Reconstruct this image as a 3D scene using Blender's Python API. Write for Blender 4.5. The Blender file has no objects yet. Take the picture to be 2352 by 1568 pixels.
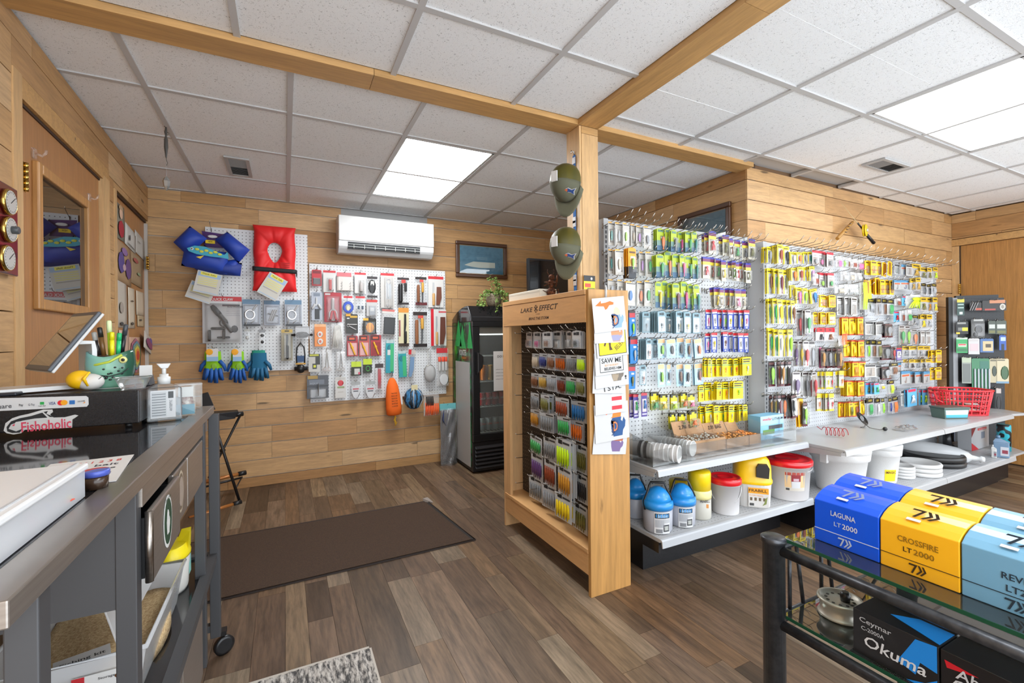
import bpy, bmesh, math, random
from mathutils import Vector, Matrix
rnd = random.Random(7)
sc = bpy.context.scene
COL = sc.collection
PI = math.pi
# ------------------------------------------------------------------ camera
H = 1.265
YAW, ROLL, FPX, CYP = 0.464025699, 0.00978383761, 1041.17586, 770.748
_c, _s = math.cos(YAW), math.sin(YAW)
_R0, _F, _D0 = Vector((_c, -_s, 0)), Vector((_s, _c, 0)), Vector((0, 0, -1))
_R = math.cos(ROLL)*_R0 + math.sin(ROLL)*_D0
_D = -math.sin(ROLL)*_R0 + math.cos(ROLL)*_D0
EYE = Vector((0, 0, H))
cam = bpy.data.objects.new('camera', bpy.data.cameras.new('camera'))
COL.objects.link(cam)
cam.data.sensor_width = 36.0
cam.data.lens = 36.0*FPX/2352
cam.data.shift_y = (CYP-784)/2352
cam.data.clip_start = 0.02
mw = Matrix.Identity(4)
for i in range(3):
    mw[i][0], mw[i][1], mw[i][2], mw[i][3] = _R[i], -_D[i], -_F[i], EYE[i]
cam.matrix_world = mw
sc.camera = cam
# ------------------------------------------------------------------ world, lamps, exposure
w = bpy.data.worlds.new('daylight'); sc.world = w; w.use_nodes = True
w.node_tree.nodes['Background'].inputs[0].default_value = (0.87, 0.935, 1.0, 1)
w.node_tree.nodes['Background'].inputs[1].default_value = 3.1
PANEL_W = 7.0
sc.view_settings.view_transform = 'Standard'
sc.view_settings.look = 'None'
sc.view_settings.gamma = 1.0
sc.view_settings.use_curve_mapping = False
sc.view_settings.exposure = 0.54
sc.cycles.transparent_max_bounces = 24
sc.cycles.max_bounces = 8
sc.cycles.use_denoising = True
sc.cycles.caustics_reflective = False
sc.cycles.caustics_refractive = False
CEIL = H+1.19

# ------------------------------------------------------------------ photo measurements -> points in the room
def ray(px, py): return _F + _R*((px-1176)/FPX) + _D*((py-CYP)/FPX)
def PL(px, py, P0, n):
    d = ray(px, py); P0 = Vector(P0); n = Vector(n)
    return EYE + d*((P0-EYE).dot(n)/d.dot(n))
def PY(px, py, y): return PL(px, py, (0, y, 0), (0, 1, 0))
def PX(px, py, x): return PL(px, py, (x, 0, 0), (1, 0, 0))
def PZ(px, py, z): return PL(px, py, (0, 0, z), (0, 0, 1))

# ------------------------------------------------------------------ materials
def lin(h):
    v = [int(h[i:i+2], 16)/255 for i in (0, 2, 4)]
    return tuple((c/12.92 if c <= .04045 else ((c+.055)/1.055)**2.4) for c in v)+(1,)
_M = {}
def M(h, r=.5, metal=0.0, tr=0.0, coat=0.0, spec=.5):
    k = (h, r, metal, tr, coat, spec)
    if k not in _M:
        m = bpy.data.materials.new('m_'+h); m.use_nodes = True
        b = m.node_tree.nodes['Principled BSDF']
        c = lin(h)
        if min(c[:3]) > .48: c = tuple(q*.74 for q in c[:3])+(1,)
        b.inputs['Base Color'].default_value = c
        b.inputs['Roughness'].default_value = r
        b.inputs['Metallic'].default_value = metal
        b.inputs['Coat Weight'].default_value = coat
        b.inputs['Specular IOR Level'].default_value = spec
        if tr: b.inputs['Transmission Weight'].default_value = tr
        _M[k] = m
    return _M[k]
def newmat(name):
    m = bpy.data.materials.new(name); m.use_nodes = True
    nt = m.node_tree
    return m, nt, nt.nodes['Principled BSDF']
def nd(nt, typ, **kw):
    n = nt.nodes.new(typ)
    for k, v in kw.items():
        if k.startswith('i_'):
            n.inputs[int(k[2:]) if k[2:].isdigit() else k[2:]].default_value = v
        else: setattr(n, k, v)
    return n
def ramp(nt, stops, interp='LINEAR'):
    n = nt.nodes.new('ShaderNodeValToRGB'); cr = n.color_ramp; cr.interpolation = interp
    while len(cr.elements) < len(stops): cr.elements.new(.5)
    for e, (p, c) in zip(cr.elements, stops):
        e.position = p; e.color = lin(c) if isinstance(c, str) else (c, c, c, 1)
    return n
def math_(nt, op, a=None, b=None, **kw):
    n = nt.nodes.new('ShaderNodeMath'); n.operation = op
    for i, v in enumerate((a, b)):
        if v is None: continue
        if isinstance(v, (int, float)): n.inputs[i].default_value = v
        else: nt.links.new(v, n.inputs[i])
    return n.outputs[0]
def film(name, alpha, col=(1, 1, 1, 1), rough=.05, gloss=.5):
    "thin clear plastic or glass: mostly see-through, glossy on top"
    m = bpy.data.materials.new(name); m.use_nodes = True; nt = m.node_tree; nt.nodes.clear()
    out = nt.nodes.new('ShaderNodeOutputMaterial')
    t = nt.nodes.new('ShaderNodeBsdfTransparent'); t.inputs[0].default_value = col
    p = nt.nodes.new('ShaderNodeBsdfPrincipled'); p.inputs['Base Color'].default_value = col
    p.inputs['Roughness'].default_value = rough
    mx = nt.nodes.new('ShaderNodeMixShader'); mx.inputs[0].default_value = alpha
    nt.links.new(t.outputs[0], mx.inputs[1]); nt.links.new(p.outputs[0], mx.inputs[2])
    gl = nt.nodes.new('ShaderNodeBsdfGlossy'); gl.inputs['Roughness'].default_value = rough
    fr = nt.nodes.new('ShaderNodeFresnel'); fr.inputs[0].default_value = 1.45
    a = math_(nt, 'MINIMUM', math_(nt, 'MULTIPLY', fr.outputs[0], gloss), 1.0)
    m2 = nt.nodes.new('ShaderNodeMixShader')
    nt.links.new(a, m2.inputs[0]); nt.links.new(mx.outputs[0], m2.inputs[1]); nt.links.new(gl.outputs[0], m2.inputs[2])
    nt.links.new(m2.outputs[0], out.inputs[0])
    return m
CLEAR = film('clear_plastic', .07)
BAG = film('clear_bag', .22, rough=.2)
MILKY = film('milky_plastic', .55, (.93, .95, .97, 1), .35)
GLASS = film('shelf_glass', .03, (.86, .95, .92, 1), .01, 2.2)
ACRYL = film('acrylic', .025, (.99, .995, .99, 1), .03, .6)
OLIVE = film('olive_mesh', .5, lin('5f5a12'), .5)

def wood(name, cols, scale, rough=.55, dark=.55, knots=.0, fine=.5):
    m, nt, b = newmat(name); L = nt.links.new
    geo = nt.nodes.new('ShaderNodeNewGeometry'); oi = nt.nodes.new('ShaderNodeObjectInfo')
    off = nt.nodes.new('ShaderNodeVectorMath'); off.operation = 'MULTIPLY_ADD'
    cmb = nt.nodes.new('ShaderNodeCombineXYZ')
    for i in range(3): L(oi.outputs['Random'], cmb.inputs[i])
    L(cmb.outputs[0], off.inputs[0]); off.inputs[1].default_value = (31, 47, 23); L(geo.outputs['Position'], off.inputs[2])
    mp = nt.nodes.new('ShaderNodeMapping'); mp.inputs['Scale'].default_value = scale; L(off.outputs[0], mp.inputs[0])
    n1 = nd(nt, 'ShaderNodeTexNoise', i_Scale=1.0, i_Detail=5.0, i_Roughness=.6, i_Distortion=1.2); L(mp.outputs[0], n1.inputs['Vector'])
    n2 = nd(nt, 'ShaderNodeTexNoise', i_Scale=5.0, i_Detail=4.0, i_Roughness=.65, i_Distortion=.3); L(mp.outputs[0], n2.inputs['Vector'])
    r0 = ramp(nt, [(i/(max(1, len(cols)-1)), c) for i, c in enumerate(cols)]); L(oi.outputs['Random'], r0.inputs[0])
    r1 = ramp(nt, [(.3, dark), (.62, 1.0)]); L(n1.outputs[0], r1.inputs[0])
    r2 = ramp(nt, [(.3, 1-fine*.6), (.6, 1.0)]); L(n2.outputs[0], r2.inputs[0])
    mx = nd(nt, 'ShaderNodeMix', data_type='RGBA', blend_type='MULTIPLY'); mx.inputs[0].default_value = 1
    L(r0.outputs[0], mx.inputs[6]); L(r1.outputs[0], mx.inputs[7])
    mx2 = nd(nt, 'ShaderNodeMix', data_type='RGBA', blend_type='MULTIPLY'); mx2.inputs[0].default_value = 1
    L(mx.outputs[2], mx2.inputs[6]); L(r2.outputs[0], mx2.inputs[7])
    last = mx2.outputs[2]
    if knots:
        kp = nt.nodes.new('ShaderNodeMapping'); kp.inputs['Scale'].default_value = tuple(max(1.6, s*.5) for s in scale); L(off.outputs[0], kp.inputs[0])
        kv = nd(nt, 'ShaderNodeTexVoronoi', i_Scale=1.0); L(kp.outputs[0], kv.inputs['Vector'])
        kn = nd(nt, 'ShaderNodeTexNoise', i_Scale=9.0, i_Detail=3.0); L(kp.outputs[0], kn.inputs['Vector'])
        dd = math_(nt, 'ADD', kv.outputs['Distance'], math_(nt, 'MULTIPLY', kn.outputs[0], .12))
        kr = ramp(nt, [(.10, .28), (.14+knots*.1, 1.0)]); L(dd, kr.inputs[0])
        m3 = nd(nt, 'ShaderNodeMix', data_type='RGBA', blend_type='MULTIPLY'); m3.inputs[0].default_value = 1
        L(last, m3.inputs[6]); L(kr.outputs[0], m3.inputs[7]); last = m3.outputs[2]
    L(last, b.inputs['Base Color']); b.inputs['Roughness'].default_value = rough
    bp = nd(nt, 'ShaderNodeBump'); bp.inputs['Strength'].default_value = .15; bp.inputs['Distance'].default_value = .003
    L(n2.outputs[0], bp.inputs['Height']); L(bp.outputs[0], b.inputs['Normal'])
    return m
OAK = wood('oak_wall_plank', ['b98d5a', 'c69c69', 'd0a878', 'ad7f4d', 'cca372', 'bf925e', 'd6b184', 'b58653'], (1.7, 1.7, 16), .5, .78, .16, .35)
OAKV = wood('oak_upright', ['cfa673', 'd8b07c'], (14, 14, 1.5), .5, .8, .0, .3)
OAKX = wood('oak_beam', ['c79a60', 'cda168'], (1.5, 16, 16), .5, .78, .1, .3)
OAKY = wood('oak_beam_along', ['c79a60', 'cda168'], (16, 1.5, 16), .5, .74, .1, .3)
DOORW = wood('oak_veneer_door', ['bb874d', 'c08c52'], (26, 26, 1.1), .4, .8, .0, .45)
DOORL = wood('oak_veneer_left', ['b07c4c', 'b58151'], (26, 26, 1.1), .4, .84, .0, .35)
MAPLE = wood('maple_board', ['d9ab77', 'dfb380'], (9, 9, 1.3), .45, .8, .0, .2)
MAPLEH = wood('maple_board_flat', ['d3a068', 'd9a870'], (2, 1.3, 12), .45, .86, .0, .2)
HICK = wood('hickory_end_panel', ['c99758', 'c39050'], (15, 15, .9), .45, .66, .1, .3)
VINYL = wood('vinyl_plank_floor', ['765e4a', '5a4637', '846c57', '503d2d', '957d61', '6f5845', '7d5f44', '93816b', '614c3c', '866a4e'], (14, 1.4, 14), .4, .5, .0, .8)
def tile_mat():
    m, nt, b = newmat('mineral_fibre_tile'); L = nt.links.new
    geo = nt.nodes.new('ShaderNodeNewGeometry')
    v = nd(nt, 'ShaderNodeTexNoise', i_Scale=120.0, i_Detail=2.0, i_Roughness=.55, i_Distortion=1.6); L(geo.outputs['Position'], v.inputs['Vector'])
    r = ramp(nt, [(.32, 'b4b5b7'), (.38, 'eff1f3')]); L(v.outputs[0], r.inputs[0])
    L(r.outputs[0], b.inputs['Base Color']); b.inputs['Roughness'].default_value = .95
    bp = nd(nt, 'ShaderNodeBump'); bp.inputs['Strength'].default_value = .35; bp.inputs['Distance'].default_value = .004
    L(v.outputs[0], bp.inputs['Height']); L(bp.outputs[0], b.inputs['Normal'])
    return m
TILE = tile_mat()
def peg_mat(name, base, hole, pitch=.0254, rad=.13, rough=.45, ax=2):
    m, nt, b = newmat(name); L = nt.links.new
    tc = nt.nodes.new('ShaderNodeTexCoord'); sp = nt.nodes.new('ShaderNodeSeparateXYZ'); L(tc.outputs['Object'], sp.inputs[0])
    def cell(o):
        f = math_(nt, 'FRACT', math_(nt, 'DIVIDE', o, pitch)); return math_(nt, 'SUBTRACT', f, .5)
    x = cell(sp.outputs[0]); z = cell(sp.outputs[ax])
    d = math_(nt, 'SQRT', math_(nt, 'ADD', math_(nt, 'MULTIPLY', x, x), math_(nt, 'MULTIPLY', z, z)))
    r = ramp(nt, [(rad-.03, hole), (rad+.03, base)]); L(d, r.inputs[0])
    L(r.outputs[0], b.inputs['Base Color']); b.inputs['Roughness'].default_value = rough
    return m
PEGW = peg_mat('white_pegboard', 'd6d8da', '45413c', .0275, .13)
PEGS = peg_mat('steel_pegboard', 'd4d6d8', '4a4a4c', .0262, .14)
PEGG = peg_mat('grey_steel_pegboard', 'bfc1c4', '55565a', .0262, .13)
PEGB = peg_mat('black_pegboard', '17181b', '050506', .0254, .16)
PEGD = peg_mat('brown_pegboard', '2a2422', 'b9a58c', .0254, .09)
PERFD = peg_mat('perforated_deck', 'a9aaac', '5b5c5e', .0254, .12, .45, 1)
def noise_mat(name, c1, c2, scale, rough=.8, bump=.0, detail=3.0, metal=0.0, lo=.35, hi=.65, stretch=None):
    m, nt, b = newmat(name); L = nt.links.new
    geo = nt.nodes.new('ShaderNodeNewGeometry'); src = geo.outputs['Position']
    if stretch:
        mp = nt.nodes.new('ShaderNodeMapping'); mp.inputs['Scale'].default_value = stretch; L(src, mp.inputs[0]); src = mp.outputs[0]
    n = nd(nt, 'ShaderNodeTexNoise', i_Scale=scale, i_Detail=detail, i_Roughness=.6); L(src, n.inputs['Vector'])
    r = ramp(nt, [(lo, c1), (hi, c2)]); L(n.outputs[0], r.inputs[0]); L(r.outputs[0], b.inputs['Base Color'])
    b.inputs['Roughness'].default_value = rough; b.inputs['Metallic'].default_value = metal
    if bump:
        bp = nd(nt, 'ShaderNodeBump'); bp.inputs['Strength'].default_value = bump; bp.inputs['Distance'].default_value = .004
        L(n.outputs[0], bp.inputs['Height']); L(bp.outputs[0], b.inputs['Normal'])
    return m
MATBR = noise_mat('brown_mat_pile', '33241a', '4a3626', 260, .95, .5)
RUGST = noise_mat('striped_rug_weave', '454342', 'b9b2aa', 1.0, .95, .4, 4.0, 0, .40, .60, (95, 26, 70))
BLKENAM = noise_mat('black_enamel', '101012', '1c1c1f', 220, .3)
STEEL = noise_mat('brushed_steel', '8d867f', '9b948d', 2.0, .28, 0, 3, 1.0, .3, .7, (2, 90, 90))
STEELD = noise_mat('brushed_bronze_steel', '8f8780', '9c948c', 2.0, .32, 0, 3, .7, .3, .7, (2, 3, 90))
GRANITE = noise_mat('black_speckled_top', '101012', '2b2b2e', 480, .06, 0, 2)
GUNM = M('48484a', .5, .3)
CARDB = noise_mat('cardboard', 'a98360', 'b58e6a', 60, .9)
FOAM = noise_mat('white_foam', 'e0e0df', 'e8e8e7', 300, .7, .12)
RUST = noise_mat('rusty_iron', '3a241a', '7a4a30', 90, .7, .3, 3, .6)
WHITE = M('efefef', .45); BLACK = M('131315', .45); CHROME = M('c8c8ca', .18, 1.0); BRASS = M('c9a75a', .22, 1.0)
WIRE = M('a9a49c', .25, 1.0); SHELFW = M('a6a7a8', .3); PAPER = M('efeeec', .7); BLKPL = M('1a1a1c', .35)

# ------------------------------------------------------------------ mesh building
class G:
    def __init__(self): self.v = []; self.f = []; self.sm = []
    def add(self, vs, fs, smooth=False):
        o = len(self.v); self.v += [tuple(v) for v in vs]
        self.f += [tuple(i+o for i in f) for f in fs]; self.sm += [smooth]*len(fs); return self
    def box(self, x0, x1, y0, y1, z0, z1):
        vs = [(x, y, z) for z in (z0, z1) for y in (y0, y1) for x in (x0, x1)]
        return self.add(vs, [(0, 2, 3, 1), (4, 5, 7, 6), (0, 1, 5, 4), (2, 6, 7, 3), (0, 4, 6, 2), (1, 3, 7, 5)])
    def bar(self, a, b, wx, wy):
        "square bar from a to b"
        a, b = Vector(a), Vector(b); d = (b-a).normalized()
        ref = Vector((0, 0, 1)) if abs(d.z) < .9 else Vector((0, 1, 0))
        u = d.cross(ref).normalized(); v = u.cross(d)
        vs = [p+u*(sx*wx/2)+v*(sy*wy/2) for p in (a, b) for sx, sy in ((-1, -1), (1, -1), (1, 1), (-1, 1))]
        return self.add(vs, [(0, 1, 2, 3), (7, 6, 5, 4), (0, 4, 5, 1), (1, 5, 6, 2), (2, 6, 7, 3), (3, 7, 4, 0)])
    def tube(self, pts, r, seg=8, closed=False):
        pts = [Vector(p) for p in pts]; n = len(pts); rs = r if isinstance(r, (list, tuple)) else [r]*n
        vs = []; prev = None
        for i, p in enumerate(pts):
            if closed: t = (pts[(i+1) % n]-pts[i-1])
            else: t = pts[min(i+1, n-1)]-pts[max(i-1, 0)]
            t = t.normalized() if t.length > 1e-9 else Vector((0, 0, 1))
            if prev is None:
                ref = Vector((0, 0, 1)) if abs(t.z) < .9 else Vector((1, 0, 0)); u = t.cross(ref).normalized()
            else:
                u = (prev - t*prev.dot(t)); u = u.normalized() if u.length > 1e-6 else t.orthogonal().normalized()
            prev = u; v = t.cross(u)
            for k in range(seg):
                a = 2*PI*k/seg; vs.append(p+(u*math.cos(a)+v*math.sin(a))*rs[i])
        fs = []
        for i in range(n if closed else n-1):
            j = (i+1) % n
            for k in range(seg):
                k2 = (k+1) % seg; fs.append((i*seg+k, i*seg+k2, j*seg+k2, j*seg+k))
        self.add(vs, fs, True)
        if not closed:
            o = len(self.v)-len(vs)
            self.f += [tuple(o+k for k in range(seg))[::-1], tuple(o+(n-1)*seg+k for k in range(seg))]; self.sm += [False, False]
        return self
    def lathe(self, prof, c=(0, 0, 0), seg=24, sx=1, sy=1, caps=True, smooth=True):
        cx, cy, cz = c; vs = []; n = len(prof)
        for r, z in prof:
            for k in range(seg):
                a = 2*PI*k/seg; vs.append((cx+r*math.cos(a)*sx, cy+r*math.sin(a)*sy, cz+z))
        fs = [(i*seg+k, i*seg+(k+1) % seg, (i+1)*seg+(k+1) % seg, (i+1)*seg+k) for i in range(n-1) for k in range(seg)]
        o = len(self.v); self.add(vs, fs, smooth)
        if caps:
            self.f += [tuple(o+k for k in range(seg))[::-1], tuple(o+(n-1)*seg+k for k in range(seg))]; self.sm += [False, False]
        return self
    def prism(self, poly, y0, y1):
        "polygon in x,z extruded along y"
        n = len(poly); vs = [(x, y0, z) for x, z in poly]+[(x, y1, z) for x, z in poly]
        fs = [tuple(range(n)), tuple(range(2*n-1, n-1, -1))]+[(i, i+n, (i+1) % n+n, (i+1) % n) for i in range(n)]
        return self.add(vs, fs)
    def hull(self, polyA, polyB):
        n = len(polyA); vs = list(polyA)+list(polyB)
        return self.add(vs, [tuple(range(n))[::-1], tuple(range(n, 2*n))]+[(i, (i+1) % n, (i+1) % n+n, i+n) for i in range(n)])
    def ell(self, c, r, seg=12, rings=7):
        vs = []; fs = []
        for i in range(rings+1):
            t = PI*i/rings
            for k in range(seg):
                a = 2*PI*k/seg
                vs.append((c[0]+r[0]*math.sin(t)*math.cos(a), c[1]+r[1]*math.sin(t)*math.sin(a), c[2]+r[2]*math.cos(t)))
        for i in range(rings):
            for k in range(seg):
                k2 = (k+1) % seg; fs.append((i*seg+k, (i+1)*seg+k, (i+1)*seg+k2, i*seg+k2))
        return self.add(vs, fs, True)
    def grid(self, fn, nu, nv, smooth=True, wrap=False):
        vs = [fn(i/nu, j/nv) for j in range(nv+1) for i in range(nu+1)]
        fs = [(j*(nu+1)+i, j*(nu+1)+i+1, (j+1)*(nu+1)+i+1, (j+1)*(nu+1)+i) for j in range(nv) for i in range(nu)]
        return self.add(vs, fs, smooth)
    def mesh(self, name='mesh'):
        me = bpy.data.meshes.new(name); me.from_pydata(self.v, [], self.f)
        me.polygons.foreach_set('use_smooth', self.sm)
        bm = bmesh.new(); bm.from_mesh(me); bmesh.ops.recalc_face_normals(bm, faces=bm.faces); bm.to_mesh(me); bm.free()
        return me
def obj(name, g, mat=None, parent=None, loc=(0, 0, 0), rot=(0, 0, 0), scale=None, bevel=0, solid=0, sub=0):
    me = g.mesh(name) if isinstance(g, G) else g
    o = bpy.data.objects.new(name, me); COL.objects.link(o)
    if mat is not None:
        if len(me.materials) == 0: me.materials.append(mat)
        elif me.materials[0] != mat:
            o.material_slots[0].link = 'OBJECT'; o.material_slots[0].material = mat
    o.location = loc; o.rotation_euler = rot
    if scale: o.scale = scale
    if parent: o.parent = parent
    if solid:
        md = o.modifiers.new('solid', 'SOLIDIFY'); md.thickness = solid
    if bevel:
        md = o.modifiers.new('bevel', 'BEVEL'); md.width = bevel; md.segments = 2; md.limit_method = 'ANGLE'; md.angle_limit = .6
    if sub:
        md = o.modifiers.new('sub', 'SUBSURF'); md.levels = sub; md.render_levels = sub
    return o
def tag(o, label, cat, group=None):
    o['label'] = label; o['category'] = cat
    if group: o['group'] = group
    return o
def thing(name, label, cat, loc=(0, 0, 0), rz=0, group=None):
    o = bpy.data.objects.new(name, None); COL.objects.link(o); o.empty_display_size = .05
    o.location = loc; o.rotation_euler = (0, 0, rz)
    return tag(o, label, cat, group)
def struct(o): o['kind'] = 'structure'; return o
def stuff(o): o['kind'] = 'stuff'; return o
TEXTS = []
def text(s, mat, parent, loc, width=None, height=None, rot=(PI/2, 0, 0), name='lettering', ext=.0003, shear=0.0, label=None):
    cu = bpy.data.curves.new(name, 'FONT'); cu.body = s; cu.size = 1; cu.align_x = 'CENTER'; cu.align_y = 'CENTER'
    cu.extrude = 0; cu.offset = .012; cu.shear = shear; cu.resolution_u = 2
    cu.materials.append(mat)
    o = bpy.data.objects.new(name, cu); COL.objects.link(o); o.parent = parent; o.location = loc; o.rotation_euler = rot
    TEXTS.append((o, width, height)); 
    if label: o['label'] = label
    return o
def fit_texts():
    "turns every piece of lettering into a flat mesh of its measured width and height"
    bpy.context.view_layer.update()
    dg = bpy.context.evaluated_depsgraph_get()
    mss = [bpy.data.meshes.new_from_object(o.evaluated_get(dg)) for o, _, _ in TEXTS]
    for (o, wd, hg), me in zip(TEXTS, mss):
        nm, par, loc, rot, lab = o.name.split('.')[0], o.parent, o.location.copy(), o.rotation_euler.copy(), o.get('label')
        mat = o.data.materials[0]
        bpy.data.objects.remove(o)
        if not me.vertices: continue
        xs = [v.co.x for v in me.vertices]; ys = [v.co.y for v in me.vertices]
        bw, bh = max(1e-6, max(xs)-min(xs)), max(1e-6, max(ys)-min(ys))
        sx = wd/bw if wd else None; sy = hg/bh if hg else None
        if not me.materials: me.materials.append(mat)
        n = bpy.data.objects.new(nm, me); COL.objects.link(n); n.parent = par; n.location = loc; n.rotation_euler = rot
        n.scale = (sx or sy, sy or sx, 1)
        if lab: n['label'] = lab
UNIT = G().box(-.5, .5, -.5, .5, -.5, .5).mesh('block')
def block(name, mat, parent, x0, x1, y0, y1, z0, z1, bevel=0):
    if bevel: return obj(name, G().box(x0, x1, y0, y1, z0, z1), mat, parent, bevel=bevel)
    if len(UNIT.materials) == 0: UNIT.materials.append(mat)
    o = obj(name, UNIT, mat, parent, ((x0+x1)/2, (y0+y1)/2, (z0+z1)/2), scale=(max(1e-5, x1-x0), max(1e-5, y1-y0), max(1e-5, z1-z0)))
    return o
# ================================================================== the room
XR, YB, YI, XI = 6.12, 4.44, 2.135, 2.955
fl = struct(obj('floor', G().box(-1.3, 6.4, -1.0, 4.6, -.08, -.004), M('4a3d33', .7)))
r5 = random.Random(11)
x = -1.12
while x < 6.1:
    wd = r5.choice((.09, .105, .12, .15, .17))
    y = .45 - r5.random()*.8
    yend = 4.5 if x < 2.95 else 2.14
    if x > 2.2 and x < 3.0: yend = 2.3
    while y < yend:
        ln = r5.choice((.35, .55, .8, 1.0, 1.22))
        y1 = min(y+ln, yend)
        if y1 > .5:
            block('floor_plank', VINYL, fl, x+.0006, x+wd-.0006, y+.0006, y1-.0006, -.006, 0.0)
        y = y1
    x += wd

def plank_wall(name, origin, rz, L, z0, z1, holes, backing, by=.012, seed=1, mat=OAK, first=.089, pitch=.1425, gap=.004, ext=.02):
    w_ = struct(obj(name, G().box(-ext, L+ext, by, by+.08, z0, z1+.03), backing, None, origin, (0, 0, rz)))
    rr = random.Random(seed); top = z1; hgt = first; k = 0
    while top > z0+.02:
        bot = max(z0, top-hgt); hgt = pitch
        cuts = [0]; xx = rr.random()*1.1
        while xx < L: cuts.append(xx); xx += rr.choice((.45, .7, .9, 1.2, 1.5))
        cuts.append(L)
        for a, b in zip(cuts[:-1], cuts[1:]):
            segs = [(a, b, bot, top)]
            for (h0, h1, g0, g1) in holes:
                ns = []
                for (p, q, lo, hi) in segs:
                    if h1 <= p or h0 >= q or g1 <= lo+.005 or g0 >= hi-.005: ns.append((p, q, lo, hi)); continue
                    if p < h0: ns.append((p, h0, lo, hi))
                    if q > h1: ns.append((h1, q, lo, hi))
                    if hi-g1 > .01: ns.append((max(p, h0), min(q, h1), g1, hi))
                segs = ns
            for (p, q, lo, hi) in segs:
                if q-p > .012:
                    dy = rr.random()*.0015
                    block('wall_plank', mat, w_, p+.0008, q-.0008, dy, by+.002, lo+gap*.5*rr.random(), hi-gap*(.4+.6*rr.random()))
        top = bot; k += 1
    return w_
BACKW = M('d8d2c8', .8); BACKD = M('4a3524', .8); BACKM = M('6e5238', .8)
wall_b = plank_wall('wall_back', (-1.0, YB, 0), 0, 4.0, 0, CEIL, [], BACKW, seed=4, gap=.0062)
plank_wall('wall_inner_left', (XI, YB, 0), -PI/2, YB-YI, 0, CEIL, [], BACKD, seed=9, ext=-.002)
plank_wall('wall_inner_front', (XI, YI, 0), 0, XR-XI+.06, 0, CEIL, [], BACKM, seed=15, gap=.005, ext=-.002)
D3 = (.06, 1.06, 0, 2.13)
wr = plank_wall('wall_right', (XR, YI, 0), -PI/2, 1.75, 0, CEIL, [(0, 1.12, 0, 2.205)], BACKM, by=.05, seed=21)
# left wall: runs slightly askew
LU = Vector((-.0372, .9993, 0)); LN = Vector((.9993, .0372, 0)); LC = Vector((-.95, YB, 0)); L0 = LC-LU*5.45
LRZ = math.atan2(LU.y, LU.x)
def LW(px, py, off=0.0):
    p = PL(px, py, LC+LN*off, LN); return ((p-L0).dot(LU), p.z)
dL, dT = LW(48, 232); dR, dT2 = LW(236, 405); dT = (dT+dT2)/2
b2L, _z = LW(268, 600); b2R = 5.45-.03; b2T = LW(300, 470)[1]
cL = LW(29, 400)[0]; cR = LW(250, 450)[0]
wl = plank_wall('wall_left', L0, LRZ, 5.45, 0, CEIL, [(cL, cR, 0, dT+.085), (b2L-.05, 5.45, 0, b2T+.005)], BACKD, by=.05, seed=33)
def onleft(name, mat, parent, u0, u1, y0, y1, z0, z1, **k): return block(name, mat, parent, u0, u1, y0, y1, z0, z1, **k)

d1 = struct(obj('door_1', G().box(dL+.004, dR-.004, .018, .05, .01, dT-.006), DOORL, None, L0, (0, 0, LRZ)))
onleft('door_casing', OAKV, d1, cL, dL, -.004, .05, 0, dT+.085)
onleft('door_casing', OAKV, d1, dR, cR, -.004, .05, 0, dT+.02)
onleft('door_head', OAKX, d1, dL, cR, -.002, .05, dT, dT+.082)
onleft('door_stop', M('3a2415', .7), d1, dL, dR, .012, .03, dT-.012, dT)
wo = [LW(87, 420)[0], LW(209, 560)[0]]; wt = LW(150, 418)[1]; wb = LW(150, 718)[1]
fw = .045
onleft('window_molding', DOORW, d1, wo[0], wo[0]+fw*.9, -.004, .02, wb, wt, bevel=.006)
onleft('window_molding', DOORW, d1, wo[1]-fw, wo[1], -.004, .02, wb, wt, bevel=.006)
onleft('window_molding', DOORW, d1, wo[0]+fw*.9, wo[1]-fw, -.004, .02, wt-fw, wt, bevel=.006)
onleft('window_molding', DOORW, d1, wo[0]+fw*.9, wo[1]-fw, -.004, .02, wb, wb+fw, bevel=.006)
mm, nt, b = newmat('dark_door_glass'); b.inputs['Base Color'].default_value = lin('241a12'); b.inputs['Roughness'].default_value = .01
b.inputs['IOR'].default_value = 2.6
onleft('window_pane', mm, d1, wo[0]+fw*.9, wo[1]-fw, .014, .019, wb+fw, wt-fw)
def hinge(parent, u, z, h=.1, name='hinge', y=-.004, wd=.022):
    g = G().box(-wd/2, wd/2, .0, .004, -h/2, h/2)
    for k in range(5): g.tube([(0, -.004, -h/2+k*h/5+.001), (0, -.004, -h/2+(k+1)*h/5-.001)], .0065, 10)
    return obj(name, g, BRASS, parent, (u, y, z))
hu, hz = LW(54, 406); hinge(d1, hu, hz, .11)
hinge(d1, hu, .35, .11)
for (hx, hy, nm) in ((88, 353, 'clear plastic hook stuck high on the left door, above its window'), (212, 454, 'clear plastic hook stuck on the left door, right of its window')):
    u, z = LW(hx, hy); P = L0+LU*u
    t = thing('adhesive_hook', nm, 'hook', (P.x, P.y, z), LRZ, 'clear adhesive hooks on the left door')
    block('hook_base', CLEAR, t, -.012, .012, .006, .018, -.02, .02, bevel=.003)
    obj('hook_tip', G().tube([(0, .006, .0), (0, -.012, -.008), (0, -.022, .004), (0, -.024, .018)], .0045, 8), CLEAR, t)
# second door on the left wall, covered with papers
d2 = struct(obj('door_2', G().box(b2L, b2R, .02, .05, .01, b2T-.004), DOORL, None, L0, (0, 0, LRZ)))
onleft('door_casing', OAKV, d2, b2L-.05, b2L, -.004, .05, 0, b2T)
onleft('door_stop', M('3a2415', .7), d2, b2L, b2R, .008, .03, b2T-.014, b2T-.001)
onleft('door_edge_strip', M('d5cfc6', .6), d2, b2R-.012, b2R+.012, .0, .05, 0, b2T-.02)
hu2, hz2 = LW(334, 597, .02); hinge(d2, b2R-.03, hz2, .1, wd=.06)
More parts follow.
